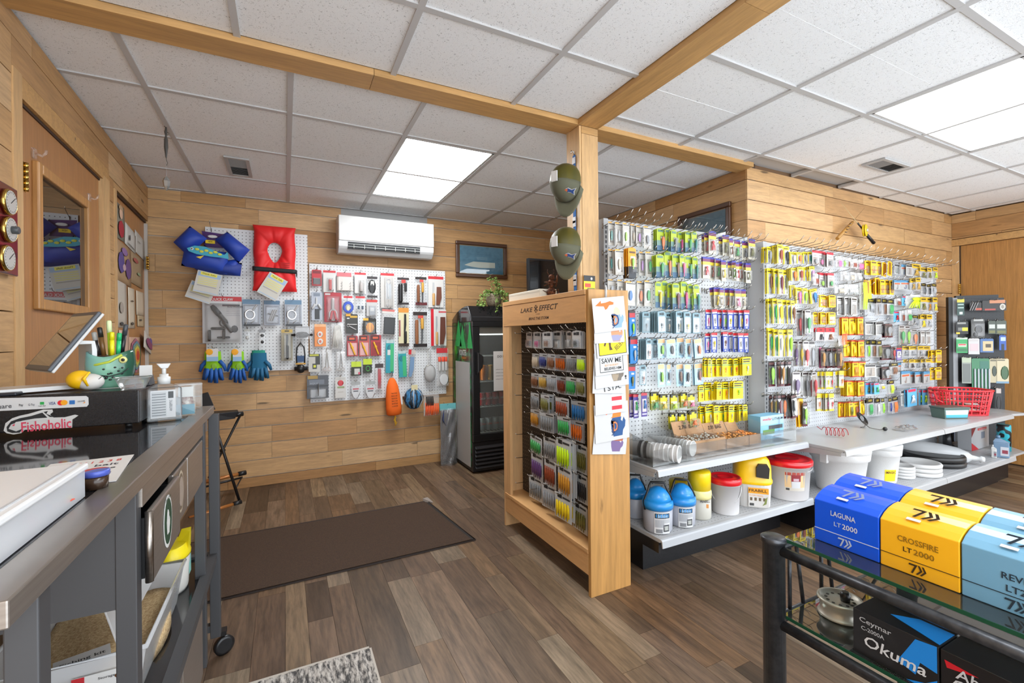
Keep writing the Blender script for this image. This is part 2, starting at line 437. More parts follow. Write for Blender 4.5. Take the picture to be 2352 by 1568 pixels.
# third door on the right wall, seen behind the black rack
d3 = struct(obj('door_3', G().box(D3[0], D3[1], .022, .05, .01, D3[3]), DOORW, None, (XR, YI, 0), (0, 0, -PI/2)))
block('door_casing', OAKV, d3, 0.0, .055, .0, .05, 0, 2.13)
block('door_head', OAKX, d3, 0.0, 1.12, .0, .05, 2.135, 2.2)
block('door_casing', OAKV, d3, 1.065, 1.12, .0, .05, 0, 2.13)
block('door_stop', M('2a180c', .8), d3, .055, .062, .01, .03, 0, 2.13)
hinge(d3, .058, H+.43, .1)

# ---- ceiling: tiles, grid bars
ce = struct(obj('ceiling', G().box(-1.3, 6.4, -1.1, 4.6, CEIL+.03, CEIL+.12), M('d0cfce', .9)))
BARM = M('d9d8d8', .5)
L1 = (.64, 1.25, 2.695, 3.915); L2 = (2.865, 4.09, .748, 1.345)
ADDED_PANELS = [(.45, 1.06, -.83, .39), (2.865, 4.09, -.475, .135)]  # unseen panels behind the camera, added to light the room
def zone(xs, ys, x0, x1, y0, y1):
    xs = [x0]+[v for v in xs if x0 < v < x1]+[x1]; ys = [y0]+[v for v in ys if y0 < v < y1]+[y1]
    for v in xs[1:-1]: block('grid_bar', BARM, ce, v-.0125, v+.0125, y0, y1, CEIL, CEIL+.02)
    for v in ys[1:-1]: block('grid_bar', BARM, ce, x0, x1, v-.0125, v+.0125, CEIL+.0003, CEIL+.02)
    for a, b in zip(xs[:-1], xs[1:]):
        for c, d in zip(ys[:-1], ys[1:]):
            mx, my = (a+b)/2, (c+d)/2
            if any(l[0] < mx < l[1] and l[2] < my < l[3] for l in [L1, L2]+ADDED_PANELS): continue
            block('ceiling_tile', TILE, ce, a+.008, b-.008, c+.008, d-.008, CEIL+.006+rnd.random()*.002, CEIL+.03)
zone([-.58, .033, .645, 1.255, 1.86, 2.47], [2.685, 3.305, 3.925], -1.0, XI, 2.215, YB)
zone([-.77, -.16, .45, 1.06], [1.61, 1.0, .39, -.22, -.83, -1.44, -2.05], -.95, 1.468, -1.05, 2.083)
zone([2.24, 2.86, 3.475, 4.1, 4.74, 5.37, 5.98], [1.965, 1.355, .745, .135, -.475, -1.085, -1.695, -2.3], 1.6, XR, -1.05, YI)
def edge_angle(x0, x1, y0, y1): block('wall_angle', BARM, ce, x0, x1, y0, y1, CEIL-.0005, CEIL+.02)
edge_angle(-1.0, XI, YB-.02, YB); edge_angle(XI-.02, XI, YI, YB)
def lamp(l, label, k=1.0):
    t = thing('ceiling_light', label, 'ceiling light', ((l[0]+l[1])/2, (l[2]+l[3])/2, CEIL), 0, 'flat panel ceiling lights')
    wx, wy = (l[1]-l[0])/2-.013, (l[3]-l[2])/2-.013
    fm = M('e6e6e6', .4)
    g = G()
    for a in ((-wx, wx, -wy, -wy+.012), (-wx, wx, wy-.012, wy), (-wx, -wx+.012, -wy, wy), (wx-.012, wx, -wy, wy)): g.box(a[0], a[1], a[2], a[3], .003, .02)
    obj('frame', g, fm, t)
    em = bpy.data.materials.get('lamp_diffuser_%d' % (k*10))
    if not em:
        em, nt, b = newmat('lamp_diffuser_%d' % (k*10))
        b.inputs['Emission Color'].default_value = (.95, .98, 1, 1); b.inputs['Emission Strength'].default_value = PANEL_W*k
        b.inputs['Base Color'].default_value = (.9, .9, .9, 1)
    block('diffuser', em, t, -wx+.012, wx-.012, -wy+.012, wy-.012, .006, .012)
lamp(L1, 'bright flat panel light in the ceiling above the white air conditioner', 2.2)
lamp(L2, 'bright flat panel light in the ceiling above the right shelves')
for k, l in enumerate(ADDED_PANELS): lamp(l, 'added unseen panel light in the ceiling behind the viewer, %s bay' % ('middle', 'right')[k])
def vent(x0, x1, y0, y1, label):
    t = thing('ceiling_vent', label, 'vent', ((x0+x1)/2, (y0+y1)/2, CEIL), 0, 'ceiling air registers')
    wx, wy = (x1-x0)/2, (y1-y0)/2; e = .022
    g = G()
    for a in ((-wx, wx, -wy, -wy+e), (-wx, wx, wy-e, wy), (-wx, -wx+e, -wy+e, wy-e), (wx-e, wx, -wy+e, wy-e)): g.box(a[0], a[1], a[2], a[3], -.006, .004)
    obj('frame', g, M('c9c8c7', .5), t)
    block('backing', M('3a3a3b', .9), t, -wx+e, wx-e, -wy+e, wy-e, .003, .005)
    n = 14
    for k in range(n):
        if wx < wy:
            y = -wy+e+(k+.5)*(2*wy-2*e)/n; sg = 1 if k < n/2 else -1
            g = G().hull([(-wx+e, y-.006*sg, .002), (wx-e, y-.006*sg, .002), (wx-e, y-.006*sg+.001, .003), (-wx+e, y-.006*sg+.001, .003)], [(-wx+e, y+.004*sg, -.005), (wx-e, y+.004*sg, -.005), (wx-e, y+.004*sg+.001, -.005), (-wx+e, y+.004*sg+.001, -.005)])
        else:
            xx = -wx+e+(k+.5)*(2*wx-2*e)/n; sg = 1 if k < n/2 else -1
            g = G().hull([(xx-.006*sg, -wy+e, .002), (xx-.006*sg, wy-e, .002), (xx-.006*sg+.001, wy-e, .003), (xx-.006*sg+.001, -wy+e, .003)], [(xx+.004*sg, -wy+e, -.005), (xx+.004*sg, wy-e, -.005), (xx+.004*sg+.001, wy-e, -.005), (xx+.004*sg+.001, -wy+e, -.005)])
        obj('louver', g, M('8f8f8f', .5), t)
vent(-.35, -.205, 3.48, 3.85, 'small ceiling air register over the left pegboard corner')
vent(3.68, 4.03, 1.625, 1.77, 'small ceiling air register beside the right panel light')
# ---- beams and post
t1 = struct(obj('trim_1', G().box(-.93, .365, 2.083, 2.218, CEIL-.02, CEIL+.01), OAKX))
block('beam_board', OAKX, t1, .367, 1.475, 2.083, 2.218, CEIL-.02, CEIL+.01)
block('beam_board', OAKX, t1, 1.6, XI, 2.083, 2.218, CEIL-.02, CEIL+.01)
t2 = struct(obj('trim_2', G().box(1.465, 1.602, 1.06, 2.083, CEIL-.02, CEIL+.01), OAKY))
block('beam_board', OAKY, t2, 1.465, 1.602, -1.05, 1.058, CEIL-.02, CEIL+.01)
t3 = struct(obj('trim_3', G().box(1.49, 1.595, 2.098, 2.205, 0, CEIL), OAKV))
block('post_board', OAKV, t3, 1.476, 1.4895, 2.088, 2.215, 0, CEIL-.02, bevel=.001)
block('post_board', OAKV, t3, 1.4905, 1.603, 2.086, 2.0975, 0, CEIL-.062, bevel=.001)
block('post_board', OAKX, t3, 1.4905, 1.603, 2.086, 2.0975, CEIL-.06, CEIL-.0205, bevel=.001)
# ================================================================== big furniture
ORD = ['first', 'second', 'third', 'fourth', 'fifth', 'sixth', 'seventh', 'eighth', 'ninth', 'tenth', 'eleventh', 'twelfth', 'thirteenth', 'fourteenth', 'fifteenth', 'sixteenth', 'seventeenth', 'eighteenth', 'nineteenth', 'twentieth']+['twenty-'+q for q in ('first', 'second', 'third', 'fourth', 'fifth', 'sixth', 'seventh', 'eighth', 'ninth')]
# ---------------- store shelving, left unit (in front of the corner)
GY1 = 2.10                                    # pegboard face
def lip_mesh(x0, x1, y, ztop, h=.034):
    "rounded price rail along a shelf front"
    g = G(); pr = [(0, 0), (-.010, -.002), (-.016, -.008), (-.019, -h), (-.014, -h), (-.010, -.012), (0, -.010)]
    A = [(x0, y+a, ztop+b) for a, b in pr]; B = [(x1, y+a, ztop+b) for a, b in pr]
    return g.hull(A, B)
def upright(root, x0, x1, y0, y1, z1, name='upright'):
    u = obj(name, G().box(x0, x1, y0, y1, 0, z1), SHELFW, root)
    g = G(); n = int((z1-.3)/.028)
    xc = (x0+x1)/2
    for k in range(n): g.box(xc-.004, xc+.004, y0-.0012, y0+.002, .28+k*.028, .28+k*.028+.017)
    obj('slot', g, M('3b4046', .6), u)['kind'] = 'stuff'
    return u
def gondola(name, label, x0, xs, yp, ylip, zdeck, yshelf, zshelf, ztop, pegm, rail, ykick):
    root = thing(name, label, 'shelving', (0, 0, 0), 0, 'steel store shelving units')
    xe = xs[-1]
    for a, b in zip([x0]+xs[:-1], xs):
        o = obj('back_panel', G().box(-.0, b-a-.03, -.004, .012, 0, ztop-.02), pegm, root, (a+.03, yp, 0))
        o2 = obj('shelf', G().box(a+.003, b-.003, yshelf, yp-.006, zshelf-.02, zshelf), SHELFW, root, bevel=.002)
        obj('price_rail', lip_mesh(a+.004, b-.004, yshelf, zshelf), rail, o2)
        for xx in (a+.002, b-.006):
            obj('shelf_bracket', G().hull([(xx, yshelf+.01, zshelf-.02), (xx, yshelf+.01, zshelf-.04), (xx, yp, zshelf-.085), (xx, yp, zshelf-.02)], [(xx+.003, yshelf+.01, zshelf-.02), (xx+.003, yshelf+.01, zshelf-.04), (xx+.003, yp, zshelf-.085), (xx+.003, yp, zshelf-.02)]), SHELFW, o2)
        o3 = obj('base_deck', G().box(0, b-a-.004, 0, yp-ylip-.004, -.018, 0), SHELFW, root, (a+.002, ylip, zdeck))
        obj('perforated_panel', G().box(.0, b-a-.03, 0, yp-ylip-.04, .0, .0006), PERFD, o3, (.012, .02, .0003))
        obj('price_rail', lip_mesh(0, b-a-.004, 0, 0, .04), rail, o3)
        block('kick_plate', BLKENAM, root, a+(.08 if a == x0 else 0), b-.002, ykick, ykick+.02, 0, zdeck-.02)
    for a in [x0]+xs: upright(root, a-(.0 if a == x0 else .03), a+.032-(.0 if a == x0 else .03), yp-.012, yp+.045, ztop)
    block('end_panel', BLKENAM, root, x0+.07, x0+.08, ykick, yp, 0, zdeck-.03); block('end_bracket', BLKENAM, root, x0-.002, x0+.012, ylip+.005, yp, zdeck-.07, zdeck-.018)
    block('top_rail', SHELFW, root, x0+.032, xe-.03, yp-.008, yp+.02, ztop-.03, ztop-.004)
    return root
z1 = H-.655*1.025
gon1 = gondola('store_shelving', 'white pegboard shelving unit with bait buckets on its base, next to wooden post',
    1.64, [2.885], GY1, 1.675, .255, 1.70, .592, 1.935, PEGS, M('adb0b4', .25), 1.87)
# ---------------- store shelving, right unit (two sections)
GY2 = 1.985
gon2 = gondola('store_shelving', 'grey pegboard shelving unit of two sections along the front wall',
    2.892, [4.118, 5.335], GY2, 1.49, .245, 1.50, .581, 1.885, PEGG, M('a6a7a8', .25), 1.58)
block('end_filler', M('dedede', .35), gon2, 2.887, 2.893, GY2-.014, GY2+.11, .0, 1.885)

# ---------------- wooden display stand
ST = thing('display_stand', 'honey-coloured wooden display stand with lure packets and burned-in lettering', 'display stand', (0, 0, 0))
SX, SYN, SYF = 1.305, 1.805, 2.725
SZ = 1.487
block('end_panel', HICK, ST, SX, 1.55, SYN-.022, SYN, 0, SZ, bevel=.002)
block('end_panel', MAPLE, ST, SX, 1.55, SYF, SYF+.022, 0, SZ-.0, bevel=.002)
block('face_stile', MAPLE, ST, SX-.001, SX+.018, SYF-.075, SYF, .19, SZ-.07)
hd = block('header_board', MAPLEH, ST, SX-.004, SX+.016, SYN, SYF, 1.327, SZ-.028, bevel=.001)
block('top_board', MAPLEH, ST, SX-.006, 1.465, SYN, SYF, SZ-.026, SZ, bevel=.002)
block('bottom_shelf', MAPLEH, ST, SX-.004, 1.43, SYN, SYF, .205, .225, bevel=.002)
block('apron', MAPLEH, ST, SX, SX+.018, SYN, SYF, .10, .204, bevel=.001)
obj('pegboard', G().box(0, SYF-SYN, 0, .005, 0, 1.15), PEGD, ST, (1.435, SYF, .225), (0, 0, -PI/2))
ink = M('2a1a10', .8)
def onstand(s, px, py, wpx, x=SX-.0046, h=None, shear=0.0, mat=ink):
    p = PX(px, py, x); a = PX(px-wpx/2, py, x); b = PX(px+wpx/2, py, x)
    return text(s, mat, ST, (x, p.y, p.z), abs(a.y-b.y), h, (PI/2, 0, -PI/2), shear=shear)
onstand('LAKE', 1208, 713, 28, h=.026, shear=.25); onstand('EFFECT', 1257, 706, 44, h=.03, shear=.3)
onstand('BRING THE STORM', 1236, 731, 46, h=.016, shear=.25)
onstand('LURES', 1235, 721, 9, h=.005)
pc = PX(1230.5, 709, SX-.0046); g = G()
for k in range(3):
    a = PI/2+k*PI/3
    for sg in (1, -1):
        dx, dz = math.cos(a)*.021*sg, math.sin(a)*.021*sg
        g.bar((pc.x, pc.y, pc.z), (pc.x, pc.y-dx, pc.z+dz), .0006, .004)
        for q in (.7,):
            for t in (.7, -.7):
                ex, ez = math.cos(a+t)*.009*sg, math.sin(a+t)*.009*sg
                g.bar((pc.x, pc.y-dx*q, pc.z+dz*q), (pc.x, pc.y-dx*q-ex, pc.z+dz*q+ez), .0006, .003)
obj('burned_snowflake', g, ink, ST)
# ---------------- black rack on the right, on the cross corner
RA = PZ(2190, 1000, 0); 
RP0 = Vector((5.56, 1.95, 0)); RANG = -PI/4
RU = Vector((math.cos(RANG), math.sin(RANG), 0)); RN = Vector((-math.sin(RANG), math.cos(RANG), 0))
RK = thing('black_rack', 'narrow black pegboard rack standing in the right corner before the door', 'rack', RP0, RANG, 'steel store shelving units')
def RR(px, py, off=0.0):
    p = PL(px, py, RP0-RN*off, RN); return ((p-RP0).dot(RU), p.z)
rl, rt = RR(2186, 684); rr_, _q = RR(2306, 700)
obj('back_panel', G().box(0, rr_-rl-.03, 0, .012, 0, RR(2240, 685)[1]), PEGB, RK, (rl+.03, 0, 0))
block('upright', M('8e9093', .4), RK, rl, rl+.035, -.014, .03, 0, RR(2190, 684)[1])
block('end_strip', BLACK, RK, rl-.03, rl, -.012, .03, 0, RR(2190, 682)[1])
block('top_cap', BLACK, RK, rl+.03, rr_-.04, -.004, .03, RR(2240, 685)[1], RR(2240, 678)[1])
# wedge shelves that carry the corner
ce_ = thing('corner_shelf', 'white corner shelf with rounded end carrying the red basket', 'shelf', (0, 0, 0))
def wedge(name, poly, z0, z1, m, parent):
    return obj(name, G().hull([(x, y, z0) for x, y in poly], [(x, y, z1) for x, y in poly]), m, parent, bevel=.002)
a5, b5 = 5.345, RP0+RU*(rr_-.01)
rkl = RP0+RU*(rl+.04)
E1 = PZ(2352, 1046, .195)
wedge('shelf_board', [(a5, 1.50), (5.50, 1.46), (5.60, 1.62), (5.56, 1.90), (5.50, 1.96), (a5, 1.975)], .561, .581, SHELFW, ce_)
dk = wedge('base_deck', [(a5, 1.49), (5.58, 1.49), (5.70, 1.60), (5.62, 1.87), (5.55, 1.92), (a5, 1.975)], .227, .245, SHELFW, ce_)
block('kick_plate', BLKENAM, ce_, a5, 5.58, 1.59, 1.61, 0, .227)
block('leg_panel', BLKENAM, ce_, 5.585, 5.60, 1.61, 1.75, 0, .227)
block('shelf_post', SHELFW, ce_, a5, a5+.03, 1.94, 1.972, .245, .561)

# ---------------- drinks fridge
FRX, FRY, FD, FW, FH = 1.53, 3.875, .545, .62, 1.40
fr = thing('drinks_fridge', 'tall black glass-door drinks fridge with green side panel', 'fridge', (FRX, FRY, 0))
block('cabinet_side', M('1a1d1b', .3), fr, 0, .02, .03, FD, .02, FH)
block('cabinet_side', M('1a1d1b', .3), fr, FW-.02, FW, .03, FD, .02, FH)
block('cabinet_back', M('101010', .6), fr, 0.02, FW-.02, FD-.02, FD, .02, FH)
block('cabinet_floor', M('2c2c2c', .6), fr, 0.02, FW-.02, .03, FD-.02, .30, .34)
g = G(); n = 10
poly = [(.0, 0)]+[(.02+.19*(1-math.cos(PI/2*k/n)), .155*math.sin(PI/2*k/n)) for k in range(n+1)]+[(FD, .155), (FD, 0)]
# curved top: arc rises from the back edge toward the front
arc = [(FD, 0)]+[(FD-.30*math.sin(PI/2*k/n)*1.0+.0, .135*(1-math.cos(PI/2*k/n))) for k in range(1)]
prof = [(.03, 0), (.03, .045), (.11, .15)]+[(.11+(FD-.11)*k/8, .15-.115*((k/8)**2.2)) for k in range(1, 9)]+[(FD, 0)]
obj('top_hood', G().hull([(0, y, FH+z) for y, z in prof], [(FW, y, FH+z) for y, z in prof]), M('19191b', .12, coat=.6), fr, bevel=.004)
sp = block('graphic_panel', noise_mat('green_printed_side', '0c1a10', '157a3c', 6, .18, 0, 4, 0, .45, .62, (1, 4, 2.2)), fr, -.003, .0, .035, FD-.03, .06, FH-.005)
def fside(px, py): p = PX(px, py, FRX-.003); return p.y-FRY, p.z
ya, za = fside(1043, 815); yb, zb_ = fside(1078, 1060)
y0_, zt_ = fside(1047, 828); y1_, _ = fside(1079, 830)
block('grey_panel', M('bdbdbb', .35), fr, -.006, -.003, min(y0_, y1_)-.0, max(y0_, y1_), .05, zt_)
o = text('MONSTER', M('e6e8e6', .5), fr, (-.0045, sum(fside(1063, 810)[:1]), fside(1063, 810)[1]), .19, .055, (PI/2, 0, -PI/2))
text('ENERGY', M('c9782e', .5), fr, (-.0045, fside(1066, 822)[0], fside(1066, 822)[1]), .13, .018, (PI/2, 0, -PI/2))
g = G(); yc, zc = fside(1047, 808)
for k, (dy, l) in enumerate(((.02, .13), (0, .10), (-.02, .13))):
    g.hull([(-.0046, yc+dy+.006, zc+.06), (-.0046, yc+dy-.006, zc+.06), (-.0046, yc+dy-.002, zc+.06-l)], [(-.004, yc+dy+.006, zc+.06), (-.004, yc+dy-.006, zc+.06), (-.004, yc+dy-.002, zc+.06-l)])
obj('claw_mark', g, M('58b32c', .5), fr)
g = G()
for (px, py, hp, wp) in ((1053, 735, 60, 7), (1062, 745, 55, 7), (1079, 740, 60, 6)):
    ya, za = fside(px, py); _, zb2 = fside(px, py+hp); ww = abs(fside(px-wp/2, py)[0]-fside(px+wp/2, py)[0])
    g.hull([(-.0046, ya, za), (-.0046, ya-ww, zb2), (-.0046, ya+ww, zb2)], [(-.0036, ya, za), (-.0036, ya-ww, zb2), (-.0036, ya+ww, zb2)])
obj('printed_claw', g, M('1c9a4e', .4), fr)
# door
g = G(); e = .05; zb0, zt0 = .29, FH
for a in ((0, FW, zb0, zb0+e+.02), (0, FW, zt0-e, zt0), (0, e+.02, zb0+e+.02, zt0-e), (FW-e, FW, zb0+e+.02, zt0-e)): g.box(a[0], a[1], -.012, .028, a[2], a[3])
dr = obj('door', g, M('121214', .25), fr, bevel=.004)
block('door_glass', film('fridge_glass', .08, (.75, .8, .78, 1), .02, 1.2), dr, e+.02, FW-e, .004, .01, zb0+e+.02, zt0-e)
obj('handle', G().hull([(.03, -.012, 1.12), (.10, -.012, 1.08), (.09, -.012, .98), (.03, -.012, .90)], [(.035, -.05, 1.12), (.09, -.05, 1.08), (.085, -.05, .98), (.035, -.05, .92)]), BLKPL, dr, bevel=.006)
block('header_glow', M('8a5a30', .5), fr, .07, FW-.05, .03, .04, FH-.11, FH-.06)  # glow at the fridge head, painted in as a warm brown strip
em, nt, b = newmat('fridge_lamp'); b.inputs['Emission Color'].default_value = (1, .98, .95, 1); b.inputs['Emission Strength'].default_value = 9.0
block('lamp_strip', em, fr, .022, .034, .05, .062, .40, FH-.12); block('lamp_strip', em, fr, .1, FW-.1, .045, .06, FH-.125, FH-.115)
g = block('grille_panel', M('17171a', .3), fr, .0, FW, .0, .03, .02, .285)
for k in range(6):
    z = .045+k*.036
    obj('grille_slat', G().hull([(.02, -.002, z+.028), (FW-.01, -.002, z+.028), (FW-.01, .0, z), (.02, .0, z)], [(.02, -.022, z+.006), (FW-.01, -.022, z+.006), (FW-.01, -.02, z), (.02, -.02, z)]), M('1d1d20', .3), fr, bevel=.002)
for k, z in enumerate((.36, .60, .835, 1.075)):
    g = G()
    for q in range(16): g.tube([(.03+q*.037, .06, z), (.03+q*.037, FD-.04, z)], .0025, 5)
    g.tube([(.025, .055, z), (FW-.025, .055, z)], .004, 6)
    obj('wire_shelf', g, M('d5d5d5', .4), fr)
note = thing('paper_notice', 'white paper notice taped on the fridge door', 'notice', (FRX, FRY, 0))
p0 = PY(1133, 797, FRY-.014); p1 = PY(1175, 895, FRY-.014)
block('sheet', PAPER, note, p0.x-FRX, p0.x-FRX+.22, -.0145, -.0135, p1.z, p1.z+.37)
text('DO NOT', BLACK, note, (p0.x-FRX+.10, -.015, p1.z+.32), .12, .022)
for k in range(4): text('please use other door', M('444444', .7), note, (p0.x-FRX+.11, -.015, p1.z+.20-k*.03), .17, .01)
def can(x, y, z, col, label, lt=None, h=.122, r=.033, txt='ffffff', group='drink cans in the fridge'):
    t = thing('drink_can', label, 'can', (FRX+x, FRY+y, z), 0, group)
    obj('body', G().lathe([(r*.8, 0), (r, .008), (r, h-.014), (r*.82, h-.003)], seg=16), M(col, .25, .5), t)
    obj('lid', G().lathe([(r*.82, h-.003), (r*.82, h), (r*.7, h-.002)], seg=16), M('c8c8c8', .25, 1.0), t)
    if lt: text(lt, M(txt, .5), t, (0, -r-.0006, h*.55), r*1.7, .024)
    return t
for k in range(5): can(.15+k*.072, .10, .845, ('e07a24', 'e0a030', 'b9bec4', 'cf2430', 'b9bec4')[k], ('orange', 'amber', 'silver', 'red', 'pale silver')[k]+' drink can on the top fridge shelf', h=.15)
for k in range(6): can(.125+k*.07, .10, .61, 'c01420', 'red soda can, %s from the left on the middle fridge shelf' % ORD[k], 'Coca-Cola')
for k in range(6): can(.125+k*.07, .10, .37, 'b9bdc2', 'silver soda can, %s from the left on the low fridge shelf' % ORD[k], 'Coke', txt='c01420')
# ---------------- air conditioner
ac = thing('air_conditioner', 'white split air conditioner mounted high on the back wall', 'air conditioner', (0, YB, 0))
yA = YB-.21
q0 = PY(777, 492, yA); q1 = PY(996, 512, yA); q2 = PY(777, 574, yA+.02)
ax0, ax1, azt, azb = q0.x, q1.x, (q0.z+q1.z)/2, q2.z-.012
zm = PY(880, 557, yA).z
prof = [(0, azb+.02), (-.03, azb), (-.15, azb-.005), (-.19, azb+.03), (-.207, zm-.055), (-.21, zm-.01)]
obj('body', G().hull([(ax0, a, z) for a, z in prof]+[(ax0, -.2, azt-.02), (ax0, -.18, azt), (ax0, 0, azt)], [(ax1, a, z) for a, z in prof]+[(ax1, -.2, azt-.02), (ax1, -.18, azt), (ax1, 0, azt)]), M('eceef0', .3), ac, bevel=.006)
obj('front_panel', G().box(ax0+.001, ax1-.001, -.222, -.205, zm-.008, azt-.008), M('f4f4f3', .12, coat=.5), ac, bevel=.007)
l0, l1 = PY(799, 560, yA).x, PY(965, 570, yA).x
vz0, vz1 = azb+.028, zm-.016
ou = obj('air_outlet', G().hull([(l0, -.203, vz0), (l1, -.203, vz0), (l1, -.2125, vz1), (l0, -.2125, vz1)], [(l0, -.17, vz0), (l1, -.17, vz0), (l1, -.17, vz1), (l0, -.17, vz1)]), M('26282a', .6), ac)
for k in range(2):
    z = vz0+.008+(k+.35)*(vz1-vz0)/2.6
    obj('louver', G().hull([(l0+.004, -.218, z), (l1-.004, -.218, z), (l1-.004, -.218, z+.0025), (l0+.004, -.218, z+.0025)], [(l0+.004, -.19, z+.008), (l1-.004, -.19, z+.008), (l1-.004, -.19, z+.011), (l0+.004, -.19, z+.011)]), M('cfd2d0', .4), ac)
for k in range(7): block('vane', M('d9dbd8', .4), ac, l0+.05+k*(l1-l0-.1)/6-.0015, l0+.05+k*(l1-l0-.1)/6+.0015, -.2185, -.195, vz0+.006, vz1-.02)
text('Blueridge', M('7f97a6', .5), ac, (PY(806, 540, yA).x, -.2225, PY(806, 538, yA).z), .06, .014)
obj('indicator_knob', G().lathe([(.012, 0), (.012, .004), (.008, .007)], seg=14), M('c6cdd2', .3), ac, (PY(977, 576, yA).x, -.198, PY(977, 572, yA).z), (PI/2, 0, 0))
# grey patch of the wall left bare over it
struct(block('wall_patch', M('a9a9a8', .8), wall_b, PY(783, 485, YB).x+1.0, PY(981, 505, YB).x+1.0, -.0022, 0.0, CEIL-.085, CEIL-.003))
# ---------------- framed pictures
def picture(label, root_loc, rz, w_, h_, parts):
    t = thing('framed_picture', label, 'picture', root_loc, rz, 'framed blueprint pictures')
    g = G(); f = .038
    fm = M('4a2c18', .35)
    for a in ((-w_/2, w_/2, -h_/2, -h_/2+f), (-w_/2, w_/2, h_/2-f, h_/2), (-w_/2, -w_/2+f, -h_/2+f, h_/2-f), (w_/2-f, w_/2, -h_/2+f, h_/2-f)): g.box(a[0], a[1], -.03, 0, a[2], a[3])
    obj('frame', g, fm, t, bevel=.008)
    block('gilt_liner', M('9a7a4a', .4), t, -w_/2+f, w_/2-f, -.012, -.006, -h_/2+f, h_/2-f)
    block('print', noise_mat('blueprint_print', '3f6f86', '4f8098', 30, .5), t, -w_/2+f+.008, w_/2-f-.008, -.016, -.012, -h_/2+f+.008, h_/2-f-.008)
    for nm, poly, mm_ in parts: obj(nm, G().prism(poly, -.0172, -.016), mm_, t)
    block('glass', film('picture_glass', .0, (1, 1, 1, 1), .02, .8), t, -w_/2+f, w_/2-f, -.022, -.020, -h_/2+f, h_/2-f)
    return t
p0, p1 = PY(1045, 556, YB), PY(1163, 638, YB)
pale = M('dfe6d9', .6)
boat = [(-.20, -.06), (-.10, -.02), (.15, -.02), (.15, -.075), (-.02, -.082), (-.12, -.075)]
hull_ = [(-.22, -.135), (-.12, -.15), (.05, -.152), (.13, -.135), (.08, -.158), (-.12, -.158)]
lines_ = [('line_print', [(-.06, .005+.008*k), (.06, .005+.008*k), (.06, .006+.008*k), (-.06, .006+.008*k)], M('a9bfc4', .6)) for k in range(4)]
picture('framed blue print of a white boat hull on the back wall', ((p0.x+p1.x)/2, YB-.002, 2.065), 0, p1.x-p0.x, .375, [('boat_print', boat, pale), ('hull_print', hull_, pale)]+lines_)
q0, q1 = PX(1562, 525, XI), PX(1682, 465, XI)
picture('framed blue print in the corner above the white pegboard', (XI-.002, (q0.y+q1.y)/2, q1.z-.19), -PI/2, abs(q0.y-q1.y), .40, lines_)
# ---------------- monitor
tv = thing('monitor', 'black flat monitor with reflections, behind the wooden stand', 'monitor', (0, 0, 0))
yM = 3.9
a, b_ = PY(1213, 592, yM), PY(1213, 672, yM); c2 = PY(1318, 600, yM)
block('bezel', M('1c1e22', .35), tv, a.x, c2.x+.05, yM, yM+.04, b_.z, a.z, bevel=.004)
block('screen', M('0c0e12', .12, coat=1.0), tv, a.x+.018, c2.x+.032, yM-.002, yM, b_.z+.022, a.z-.016)
block('wall_arm', BLACK, tv, c2.x-.02, c2.x+.03, yM+.04, YB, (a.z+b_.z)/2-.03, (a.z+b_.z)/2+.03)
# ================================================================== hanging merchandise
CN = dict(teal='1f8078', silver='b9bcc0', gold='b8923c', lime='8fd41c', beige='cdbfa8', lilac='b48ac4', grey='8b8d90', green='2f9a4c', orange='e8742a', blue='2a6fae',
    pink='e66a9e', magenta='c8327e', maroon='6b2436', red='c8242c', dark='2c2c30', yellow='e2c41c', brown='7a4c2c', white='ececea', navy='27347a', cream='e0d3b4',
    chartreuse='bfe21a', clear='d8dcdc', black='18181a', rust='8c3b20', amber='c08428', olive='6c6a30', purple='59356e', tan='b58a5c', smoke='777a7c')
def _unit(fn): 
    g = G(); fn(g); return g.mesh('shape')
def _spoon(g): g.ell((0, 0, 0), (.5, .5, .5), 8, 5)
def _minnow(g):
    pr = [(.02, -.5), (.42, -.36), (.5, -.12), (.38, .15), (.14, .34), (.30, .5)]
    vs = []; 
    for r, z in pr:
        for k in range(8): a = 2*PI*k/8; vs.append((r*math.cos(a), (r if z < .3 else .06)*math.sin(a), -z))
    g.add(vs, [(i*8+k, i*8+(k+1) % 8, (i+1)*8+(k+1) % 8, (i+1)*8+k) for i in range(5) for k in range(8)], True)
def _jig(g):
    g.ell((0, 0, .32), (.3, .4, .18), 8, 5)
    for k in range(7):
        a = -1+2*k/6; g.tube([(a*.12, 0, .2), (a*.34, -.2, -.1), (a*.5, 0, -.5)], .055, 4)
def _worms(g):
    for k in range(5): x = -.4+.2*k; g.tube([(x, 0, .5), (x+.04, -.2, 0), (x-.03, 0, -.5)], [.07, .1, .05], 5)
def _hook(g): g.tube([(.1, 0, .5), (.1, 0, -.25), (0, 0, -.46), (-.22, 0, -.44), (-.3, 0, -.22), (-.25, 0, -.12)], .05, 5)
def _spinner(g):
    g.ell((.05, -.1, .22), (.28, .3, .24), 8, 5); g.tube([(0, 0, .5), (0, 0, -.1)], .06, 5); g.ell((0, 0, -.12), (.18, .3, .12), 6, 4)
    g.tube([(0, 0, -.2), (.1, 0, -.4), (-.12, 0, -.5), (-.2, 0, -.3)], .05, 5)
def _blister(g):
    a = [(-.5, 0, -.5), (.5, 0, -.5), (.5, 0, .5), (-.5, 0, .5)]; b = [(-.4, -1, -.42), (.4, -1, -.42), (.4, -1, .42), (-.4, -1, .42)]
    g.hull(a, b)
def _rod(g): g.tube([(0, 0, -.5), (0, 0, -.42), (0, 0, .42), (0, 0, .5)], [.35, .5, .5, .35], 10)
def _blade(g): g.prism([(-.5, -.5), (.1, -.5), (.5, -.1), (.45, .5), (-.35, .5)], -.5, .5)
